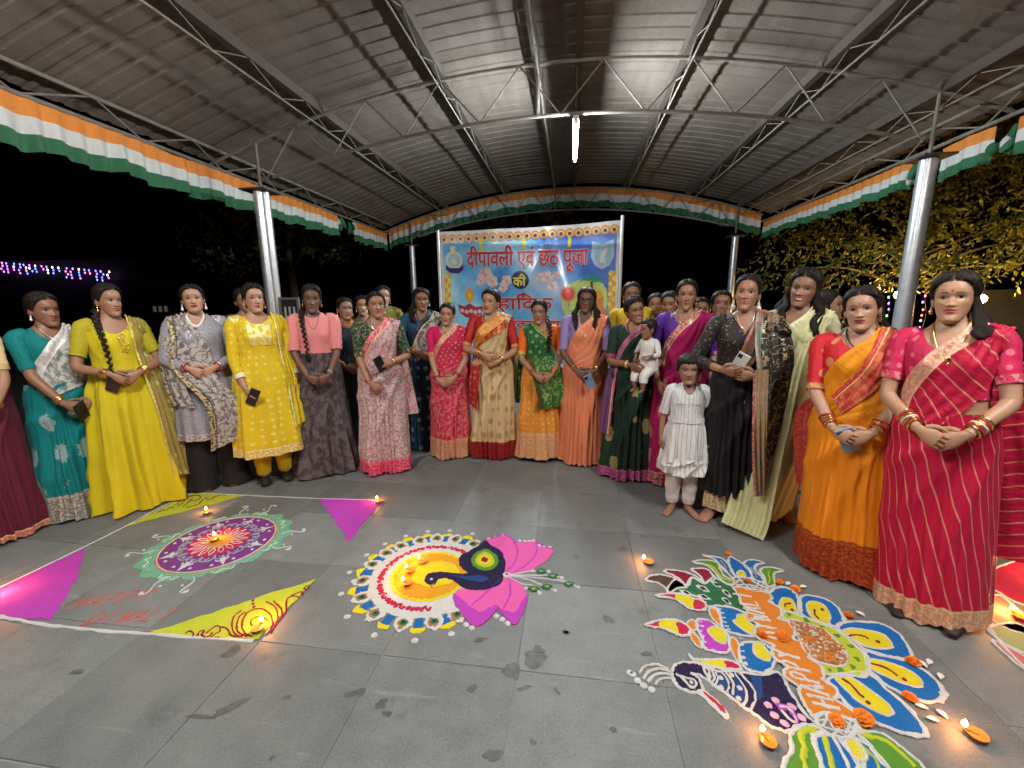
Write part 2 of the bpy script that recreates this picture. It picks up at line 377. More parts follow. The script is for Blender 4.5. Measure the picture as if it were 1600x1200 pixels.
for x, mat_, dep in ((-3.0, 'rust', .20), (-1.5, 'rust', .20), (-.42, 'rust', .15), (.04, 'rust', .10), (1.14, 'rust', .18), (2.51, 'rust', .20), (3.62, 'rust', .18)):
    pu = empty('purlin', (0, 0, 0), 0, pav); z = ztop(x) + .055
    MB().box((x, 4.3, z), (.075, 12.0, .10)).build('beam', M[mat_], pu, smooth=False)
    if dep > .1:
        MB().tube([(x + .02, -1.6, z - dep), (x + .02, 4.3, z - dep - .005), (x + .02, 10.25, z - dep)], .011, 6).build('lower_rod', M['steel'], pu)
        yy = np.arange(-1.5, 10.2, .42)
        for i in range(len(yy) - 1):
            p = (x + .02, yy[i], z - .04 if i % 2 else z - dep); q = (x + .02, yy[i + 1], z - dep if i % 2 else z - .04)
            MB().tube([p, q], .0055, 5).build('web_rod', M['steel'], pu)
for x, s in ((-4.5, -1), (4.12, 1)):
    e = empty('eave_truss', (0, 0, 0), 0, pav)
    MB().tube([(x, -1.6, 3.21), (x, 4, 3.215), (x, 10.3, 3.21)], .020, 6).build('bottom_chord', M['steel'], e)
    MB().tube([(x + .10 * -s, -1.6, 3.40), (x + .10 * -s, 10.3, 3.40)], .020, 6).build('top_chord', M['steel'], e)
    yy = np.arange(-1.5, 10.3, .52)
    for i in range(len(yy) - 1):
        p = (x, yy[i], 3.21) if i % 2 else (x - .10 * s, yy[i], 3.40); q = (x - .10 * s, yy[i + 1], 3.40) if i % 2 else (x, yy[i + 1], 3.21)
        MB().tube([p, q], .010, 5).build('web_rod', M['steel'], e)
def post(x, y, kind):
    if kind == 'multi':
        po = empty('post', (x, y, 0), 0, pav)
        for dx, dy in ((-.050, 0), (.050, 0), (0, .075), (0, -.060)):
            MB().tube([(dx, dy, 0), (dx, dy, 2.9)], .052, 16).build('pipe', M['galv'], po)
        MB().box((0, 0, 2.91), (.34, .34, .02)).build('cap_plate', M['rust'], po, smooth=False)
    else:
        po = empty('post', (x, y, 0), 0, pav)
        MB().tube([(0, 0, 0), (0, 0, 2.9)], kind, 24).build('pipe', M['galv'], po)
        MB().box((0, 0, 2.91), (.30, .30, .02)).build('cap_plate', M['rust'], po, smooth=False)
    MB().box((0, 0, .008), (.34, .34, .02)).build('base_plate', M['rust'], po, smooth=False)
post(-3.9, 5.13, 'multi'); post(3.58, 5.13, .078); post(-3.9, 10.25, .07); post(3.58, 10.25, .07); post(-3.9, 0, 'multi'); post(3.58, 0, .078)
MB().tube([(-.41, 5.13, 3.55), (-.41, 5.11, 3.75), (-.41, 5.13, 4.05)], .02, 6).build('strut', M['steel'], pav)

# ---- tricolour cloth
_tri = []
for nm, c in (('orange_cloth', (.66, .205, .022)), ('white_cloth', (.56, .55, .52)), ('green_cloth', (.013, .115, .042))):
    n = NT(nm); uv = n.coord('UV'); f = n.noise(n.map(uv, (30, 3, 1)), 1.0, 4.0); n.bump(f, .4, .01)
    n.set(**{'Base Color': n.mix(f, tuple(x * .72 for x in c), tuple(min(1, x * 1.15) for x in c)), 'Roughness': .75, 'Sheen Weight': .15})
    _tri.append(n.mat)
def valance(path, drop, outward, label, seed, knot=None):
    """path: top points; three sewn bands hanging from it, gathered into pleats"""
    r = random.Random(seed); P_ = np.array(path, float); L = np.r_[0, np.cumsum(np.linalg.norm(np.diff(P_, axis=0), axis=1))]
    n = max(20, int(L[-1] / .014)); t = np.linspace(0, L[-1], n)
    Q = np.stack([np.interp(t, L, P_[:, k]) for k in range(3)], 1)
    ph = np.cumsum([r.uniform(.25, .75) for _ in range(n)]); am = np.interp(t, np.linspace(0, L[-1], max(4, int(L[-1] * 5))), [r.uniform(.4, 1.5) for _ in range(max(4, int(L[-1] * 5)))])
    sag = np.interp(t, np.linspace(0, L[-1], max(3, int(L[-1] * 2.2))), [r.uniform(-.018, .018) for _ in range(max(3, int(L[-1] * 2.2)))])
    o = empty('tricolour_valance', tuple(Q[0])); tag(o, label, 'bunting', 'tricolour cloth valances along the roof edges')
    out = np.array(outward, float); rows = 13
    G = np.zeros((rows, n, 3)); UV = np.zeros((rows, n, 2))
    for k in range(rows):
        v = k / (rows - 1); d = drop * v * (1 + .06 * np.sin(ph * .31 + 2))
        G[k] = Q + out * ((.006 + .030 * v) * am * np.sin(ph))[:, None] + np.array((0, 0, -1.)) * (d - sag * (1 - .3 * v))[:, None]
        G[k, :, 2] += .006 * v * np.sin(ph * .5)
        UV[k, :, 0] = t; UV[k, :, 1] = v * drop
    for bi, (a_, b_) in enumerate(((0, 4), (4, 8), (8, 12))):
        MB().grid(G[a_:b_ + 1] - Q[0], 0, UV[a_:b_ + 1]).build(('orange_band', 'white_band', 'green_band')[bi], _tri[bi], o)
    if knot:
        for kk in knot:
            b = MB(); c = np.array(kk) - Q[0]
            for i in range(7):
                d = np.array([r.uniform(-.5, .5), r.uniform(-.5, .5), r.uniform(-1, .1)]) * .16
                b.ell(c + d * .6, (r.uniform(.03, .05), r.uniform(.03, .06), r.uniform(.06, .12)), 10, 6, 2 if i else 1, np.array(Euler((r.uniform(-.6, .6), r.uniform(-.6, .6), 0)).to_matrix()))
            b.build('knot', _tri, o)
valance([(-4.5, y, 3.2) for y in np.linspace(-1.4, 8.0, 30)], .40, (1, 0, 0), 'long tricolour cloth valance along the left roof edge nearest the camera', 1, [(-4.5, 8.05, 3.08)])
valance([(-4.5, y, 3.2) for y in np.linspace(8.55, 10.2, 8)], .40, (1, 0, 0), 'short tricolour valance piece at the back end of the left roof edge', 2, [(-4.5, 8.5, 3.1)])
valance([(x, 10.32, ztop(x) + .02) for x in np.linspace(-4.5, 4.1, 40)], .44, (0, 1, 0), 'tricolour cloth valance curving along the arched back end of the roof', 3)
valance([(4.12, y, 3.18) for y in np.linspace(6.15, 10.2, 14)], .32, (1, 0, 0), 'tricolour cloth valance on the right roof edge behind the steel post', 4, [(4.12, 6.1, 3.02)])
valance([(4.12, y, 3.18) for y in np.linspace(5.12, 5.72, 6)], .34, (1, 0, 0), 'short tricolour valance piece just in front of the right steel post', 5, [(4.12, 5.02, 3.04)])
valance([(4.12, y, 3.16) for y in np.linspace(1.2, 4.90, 12)], .36, (1, 0, 0), 'tricolour valance end at the upper right corner beyond the green knot', 6)

# ---- tube lights
M['tube'] = emit('tube_glow', (.80, .93, 1.0), TUBE_W); M['tube2'] = emit('tube_glow_warm', TUBE_COL, TUBE_W * .80)
M['batten'] = plain('white_enamel', (.62, .62, .60), .4, var=.05)
def tube_light(x, y, z, tm, label, scale_=1.0):
    o = empty('tube_light', (x, y, z)); tag(o, label, 'tube light', 'fluorescent tubes under the roof')
    MB().tube([(0, 0, 0), (0, .6, 0), (0, 1.2, 0)], .017, 14).build('glass_tube', tm, o)
    MB().box((0, .6, .052), (.062, 1.26, .038)).build('batten', M['batten'], o, smooth=False)
    for yy in (-.018, 1.218):
        MB().box((0, yy, .012), (.034, .034, .05)).build('lamp_holder', M['batten'], o, smooth=False)
    for yy in (.2, 1.0):
        MB().tube([(0, yy, .07), (0, yy, ztop(x) - z)], .007, 6).build('hanger_rod', M['rust'], o)
tube_light(.02, 5.0, 3.40, M['tube'], 'lit fluorescent tube hanging under the roof ridge above the banner')
tube_light(-1.75, .20, 3.40, M['tube2'], 'lit fluorescent tube hanging under the roof at left near the camera end'); tube_light(1.95, .20, 3.40, M['tube2'], 'lit fluorescent tube hanging under the roof at right near the camera end')

# ------------------------------------------------------------------ banner
BX, BZ, BWd, BH, BY = -1.64, .69, 2.2, 1.69, 5.30
def wr(u, v):
    s = np.sin
    return .010 * s(5 * u + 2 * v) + .009 * s(3.2 * (u + v) + 1) * v + .008 * s(9 * u - 7 * v + .5 * s(4 * v)) + .014 * np.exp(-((u - 1.75 + .35 * (v - .4)) / .05) ** 2) + .012 * np.exp(-((u - 1.05 - .5 * (v - .9)) / .06) ** 2) + .010 * np.exp(-((v - 1.55 + .05 * u) / .04) ** 2)
def bp(u, v, off=0.0):
    """banner point: u right, v up from lower edge"""
    u = np.asarray(u, float); v = np.asarray(v, float)
    tilt = .06 * (u / BWd) * (v / BH)
    return np.stack([BX + u + 0 * v, BY - .012 - wr(u, v) - off, BZ + v + tilt - .012 * (v / BH) * np.sin(PI * u / BWd)], -1)
def bc(X, Y):
    return (X - 125) * .00167, BH - (Y - (170 - 80 * (X - 125) / 1315)) * .00165
_n = NT('banner_print'); _uv = _n.coord('UV'); _sx = _n.n('SeparateXYZ'); _n.l(_uv, _sx.inputs[0])
_a = _n.noise(_uv, 1.5, 4.0, .55); _b = _n.noise(_n.map(_uv, (1, 1, 1), (5, 3, 0)), 1.1, 3.0)
_c = _n.ramp(_a, [(.32, (.05, .22, .66)), (.42, (.12, .46, .86)), (.54, (.32, .70, .92)), (.68, (.68, .87, .94))])
_vi = _n.math('MULTIPLY', _n.math('MULTIPLY', _n.math('SUBTRACT', _sx.outputs[0], .9), .75), _n.math('MULTIPLY', _sx.outputs[1], .75))
_c = _n.mix(_n.math('MINIMUM', _n.math('MAXIMUM', _vi, 0.0), .62), _c, (.06, .04, .55))
_pk = _n.ramp(_n.noise(_n.map(_uv, (2.2, 1.2, 1), (1, 8, 0), (0, 0, .5)), 1.2, 3.0), [(.56, (0, 0, 0)), (.72, (1, 1, 1))])
_c = _n.mix(_n.math('MULTIPLY', _n.math('MULTIPLY', _pk, .8), _n.math('MINIMUM', _n.math('MAXIMUM', _vi, 0), 1.0)), _c, (.72, .22, .70))
_st = _n.math('LESS_THAN', _n.vor(_uv, 9.0), .035); _c = _n.mix(_n.math('MULTIPLY', _st, .6), _c, (.8, .9, 1))
M['bprint'] = _n.set(**{'Base Color': _c, 'Roughness': .26, 'Specular IOR Level': .55, 'Coat Weight': .3, 'Coat Roughness': .15})
M['bwhite'] = plain('banner_white', (.74, .73, .76), .28, var=.06)
ban = empty('banner', (BX + BWd / 2, BY, 0)); tag(ban, 'glossy blue festival banner with red Hindi lettering strung between two poles', 'banner')
def bgrid(u0, u1, v0, v1, nu, nv, off, mat_, name, parent=ban):
    U, V_ = np.meshgrid(np.linspace(u0, u1, nu), np.linspace(v0, v1, nv)); G = bp(U, V_, off) - np.array(ban.location)
    return MB().grid(G, 0, np.stack([U, V_], -1)).build(name, mat_, parent)
bgrid(0, BWd, 0, BH, 120, 80, 0, M['bwhite'], 'sheet')
bgrid(.035, BWd - .035, .045, BH - .075, 130, 90, .004, M['bprint'], 'printed_panel')
def bmat(name, c): return plain('print_' + name, c, .3, var=.10, scale=6)
BM = {k: bmat(k, c) for k, c in dict(red=(.55, .028, .05), white=(.72, .70, .72), navy=(.018, .016, .13), yellow=(.85, .72, .06), orange=(.82, .36, .04), brown=(.22, .06, .02), cream=(.72, .70, .58), teal=(.32, .58, .62), lime=(.55, .70, .22), green=(.05, .34, .28), sun=(.75, .09, .07), pink=(.78, .50, .56), pale=(.45, .62, .85), maroon=(.36, .03, .05), skin=(.62, .24, .09)).items()}
def bpoly(pts, off, mat_, name, lab=None):
    pts = [bc(*p) for p in pts]; tri = tessellate_polygon([[Vector((p[0], p[1], 0)) for p in pts]])
    A = [tuple(p) for p in pts]; F = []; work = [tuple(t) for t in tri]
    while work:                                  # fine enough to follow the wrinkles
        t = work.pop(); a_, b_, c_ = [np.array(A[i]) for i in t]; e = [np.hypot(*(b_ - a_)), np.hypot(*(c_ - b_)), np.hypot(*(a_ - c_))]
        k = int(np.argmax(e))
        if e[k] > .05:
            i, j, o_ = t[k], t[(k + 1) % 3], t[(k + 2) % 3]; A.append(tuple((np.array(A[i]) + np.array(A[j])) / 2)); m_ = len(A) - 1
            work += [(i, m_, o_), (m_, j, o_)]; continue
        F.append(tuple(t) if (b_[0] - a_[0]) * (c_[1] - a_[1]) - (b_[1] - a_[1]) * (c_[0] - a_[0]) > 0 else tuple(t)[::-1])
    A = np.array(A); V_ = bp(A[:, 0], A[:, 1], off) - np.array(ban.location)
    return MB().add(V_, F).build(name, mat_, ban, smooth=False)
def bdisc(X, Y, r, off, mat_, name, ry=None, n=24, star=0, sp=0):
    return bpoly([(X + (r + (sp if k % 2 and star else 0)) * math.cos(2 * PI * k / n), Y + ((ry or r) + (sp if k % 2 and star else 0)) * math.sin(2 * PI * k / n)) for k in range(n)], off, mat_, name)
for k in range(21):
    X = 160 + k * 62.0; Y = 222 - 62 * k * 80 / 1315
    bdisc(X, Y, 33, .006, BM['orange'], 'garland_ring'); bdisc(X, Y + 4, 22, .008, BM['cream'], 'garland_ring'); bdisc(X, Y + 4, 13, .010, BM['brown'], 'garland_dot')
for X in (440, 760, 1090):
    Y = 215 - (X - 150) * .061
    for q in range(5): bdisc(X, Y + 18 + q * 19, 13, .006, BM['yellow'], 'garland_bead', None, 10)
bdisc(228, 372, 66, .006, BM['cream'], 'emblem'); bdisc(228, 372, 48, .008, BM['teal'], 'emblem'); bdisc(228, 384, 22, .010, BM['cream'], 'emblem')
bpoly([(200, 272), (245, 272), (238, 320), (208, 320)], .010, BM['cream'], 'emblem_pillar')
bpoly([(160, 405), (190, 430), (265, 430), (300, 402), (296, 440), (262, 468), (196, 468), (165, 445)], .012, BM['navy'], 'emblem_ribbon')
for X, Y, r, sd in ((470, 475, 62, 1), (520, 520, 48, 2), (630, 510, 45, 3), (430, 520, 40, 8), (600, 560, 40, 9), (930, 480, 50, 4), (970, 540, 42, 5), (880, 480, 34, 6), (1000, 460, 34, 7)):
    rr = random.Random(sd)
    for q in range(5):
        a_ = q * 1.257 + rr.uniform(0, .5); bdisc(X + r * .55 * math.cos(a_), Y + r * .55 * math.sin(a_), r * .42, .0055 + .0006 * q, BM['pink'] if q % 2 else BM['white'], 'printed_flower', None, 12)
    bdisc(X, Y, r * .2, .010, BM['orange'], 'printed_flower', None, 10)
bdisc(733, 503, 66, .010, BM['navy'], 'badge')
bpoly([(345, 560), (372, 610), (366, 660), (340, 688), (314, 660), (306, 612)], .006, BM['orange'], 'printed_flame'); bpoly([(343, 600), (356, 632), (342, 662), (328, 632)], .008, BM['yellow'], 'printed_flame')
bpoly([(250, 700), (300, 715), (340, 690), (380, 715), (450, 705), (430, 770), (380, 800), (310, 800), (262, 765)], .006, BM['maroon'], 'printed_lamp')
for q in range(5): bdisc(280 + q * 34, 748 + (q % 2) * 8, 16, .008, BM['pink'], 'printed_lamp_bead', None, 10)
bpoly([(1030, 600), (1060, 540), (1120, 510), (1180, 480), (1260, 470), (1330, 500), (1365, 560), (1372, 650), (1345, 740), (1280, 800), (1180, 800), (1090, 770), (1045, 700)], .005, BM['lime'], 'printed_hill')
bdisc(1086, 592, 44, .008, BM['sun'], 'printed_sun', None, 24)
for q in range(18):
    a_ = q * PI / 9; bpoly([(1086 + 40 * math.cos(a_ - .16), 592 + 40 * math.sin(a_ - .16)), (1086 + 68 * math.cos(a_), 592 + 68 * math.sin(a_)), (1086 + 40 * math.cos(a_ + .16), 592 + 40 * math.sin(a_ + .16))], .0085, BM['sun'], 'sun_ray')
for k in range(13):
    a_ = math.radians(-175 + k * 14.5); c_, s_ = math.cos(a_), math.sin(a_); q = 95 + 12 * math.sin(k * 2.1)
    bpoly([(1252 - 5 * s_, 500 + 5 * c_), (1252 + q * .6 * c_ - 10 * s_, 490 + q * .6 * s_ * .8 + 10 * c_), (1252 + q * c_, 505 + q * s_ * .55 + 12), (1252 + q * .6 * c_ + 8 * s_, 490 + q * .6 * s_ * .8 - 8 * c_)], .007 + k * .0002, BM['green'], 'printed_frond')
bpoly([(1245, 500), (1262, 500), (1275, 640), (1255, 640)], .0068, BM['brown'], 'printed_trunk')
bpoly([(1300, 565), (1335, 575), (1345, 620), (1340, 660), (1372, 720), (1380, 780), (1300, 790), (1300, 700), (1285, 640), (1270, 600)], .009, BM['skin'], 'printed_figure'); bdisc(1305, 592, 32, .011, BM['orange'], 'printed_figure')
bpoly([(1250, 225), (1320, 240), (1400, 215), (1408, 320), (1380, 385), (1325, 415), (1272, 390), (1245, 330)], .006, BM['pale'], 'printed_shield'); bpoly([(1275, 255), (1320, 262), (1380, 245), (1384, 320), (1360, 368), (1325, 390), (1290, 370), (1270, 325)], .008, BM['teal'], 'printed_shield')
bpoly([(1300, 370), (1318, 300), (1345, 268), (1362, 280), (1340, 330), (1352, 372)], .010, BM['white'], 'printed_shield')
for X0, Y0, n_ in ((150, 490, 7), (1378, 440, 8)):
    for q in range(n_):
        for z_ in range(2): bdisc(X0 + 11 + z_ * 24, Y0 + q * 36, 15, .006, BM['orange'] if (q + z_) % 2 else BM['yellow'], 'marigold_column', 19, 10)
def hindi(body, X0, X1, Y0, Y1, off, mat_, name, ol=None, extra=None):
    """flat lettering fitted to a box of the banner"""
    cu = bpy.data.curves.new('lettering', 'FONT'); cu.body = body; cu.size = 1.0; cu.resolution_u = 4
    to = bpy.data.objects.new('lettering', cu); COL.objects.link(to); bpy.context.view_layer.update()
    me = bpy.data.meshes.new_from_object(to.evaluated_get(bpy.context.evaluated_depsgraph_get()))
    V_ = np.zeros(len(me.vertices) * 3); me.vertices.foreach_get('co', V_); V_ = V_.reshape(-1, 3); F = [tuple(p.vertices) for p in me.polygons]
    bpy.data.objects.remove(to); bpy.data.meshes.remove(me); bpy.data.curves.remove(cu)
    if not len(V_): return
    mn, mx = V_.min(0), V_.max(0)
    def place(o_, dx, dy, nm, mt):
        X = X0 + (V_[:, 0] - mn[0]) / (mx[0] - mn[0]) * (X1 - X0) + dx; Y = Y1 - (V_[:, 1] - mn[1]) / (mx[1] - mn[1]) * (Y1 - Y0) + dy
        Y = Y - (X - X0) * 35 / 885
        u, v = bc(X, Y); MB().add(bp(u, v, o_) - np.array(ban.location), F).build(nm, mt, ban, smooth=False)
    if ol:
        for q in range(8):
            a_ = q * PI / 4; place(off - .004 + q * .0003, 6 * math.cos(a_), 6 * math.sin(a_), 'lettering_outline', ol)
    place(off, 0, 0, name, mat_); 
    for q in range(4): place(off + .0006 + q * .0002, 2.4 * math.cos(q * PI / 2), 2.4 * math.sin(q * PI / 2), name, mat_)
hindi('\u0926\u0940\u092a\u093e\u0935\u0932\u0940 \u090f\u0935\u0902 \u091b\u0920 \u092a\u0942\u091c\u093e', 328, 1225, 272, 458, .016, BM['red'], 'lettering', BM['white'])
hindi('\u0915\u0940', 680, 775, 462, 548, .016, BM['yellow'], 'lettering')
hindi('\u0939\u093e\u093f\u0926\u0915', 560, 975, 610, 740, .016, BM['red'], 'lettering', BM['white'])
bpoly([(752, 640), (742, 612), (752, 592), (778, 596), (770, 612), (758, 614), (764, 640)], .017, BM['red'], 'lettering')
hindi('\u0936\u0941\u092d\u0915\u093e\u092e\u0928\u093e\u090f\u0902', 540, 1070, 790, 900, .016, BM['red'], 'lettering', BM['white'])
for x, h in ((BX - .03, 2.40), (BX + BWd + .025, 2.50)):
    MB().tube([(x - ban.location.x, .01, 0), (x - ban.location.x, .01, h)], .018, 12).build('pole', M['batten'], ban)
    MB().box((x - ban.location.x, .01, .012), (.28, .28, .024)).build('foot', M['rust'], ban, smooth=False)

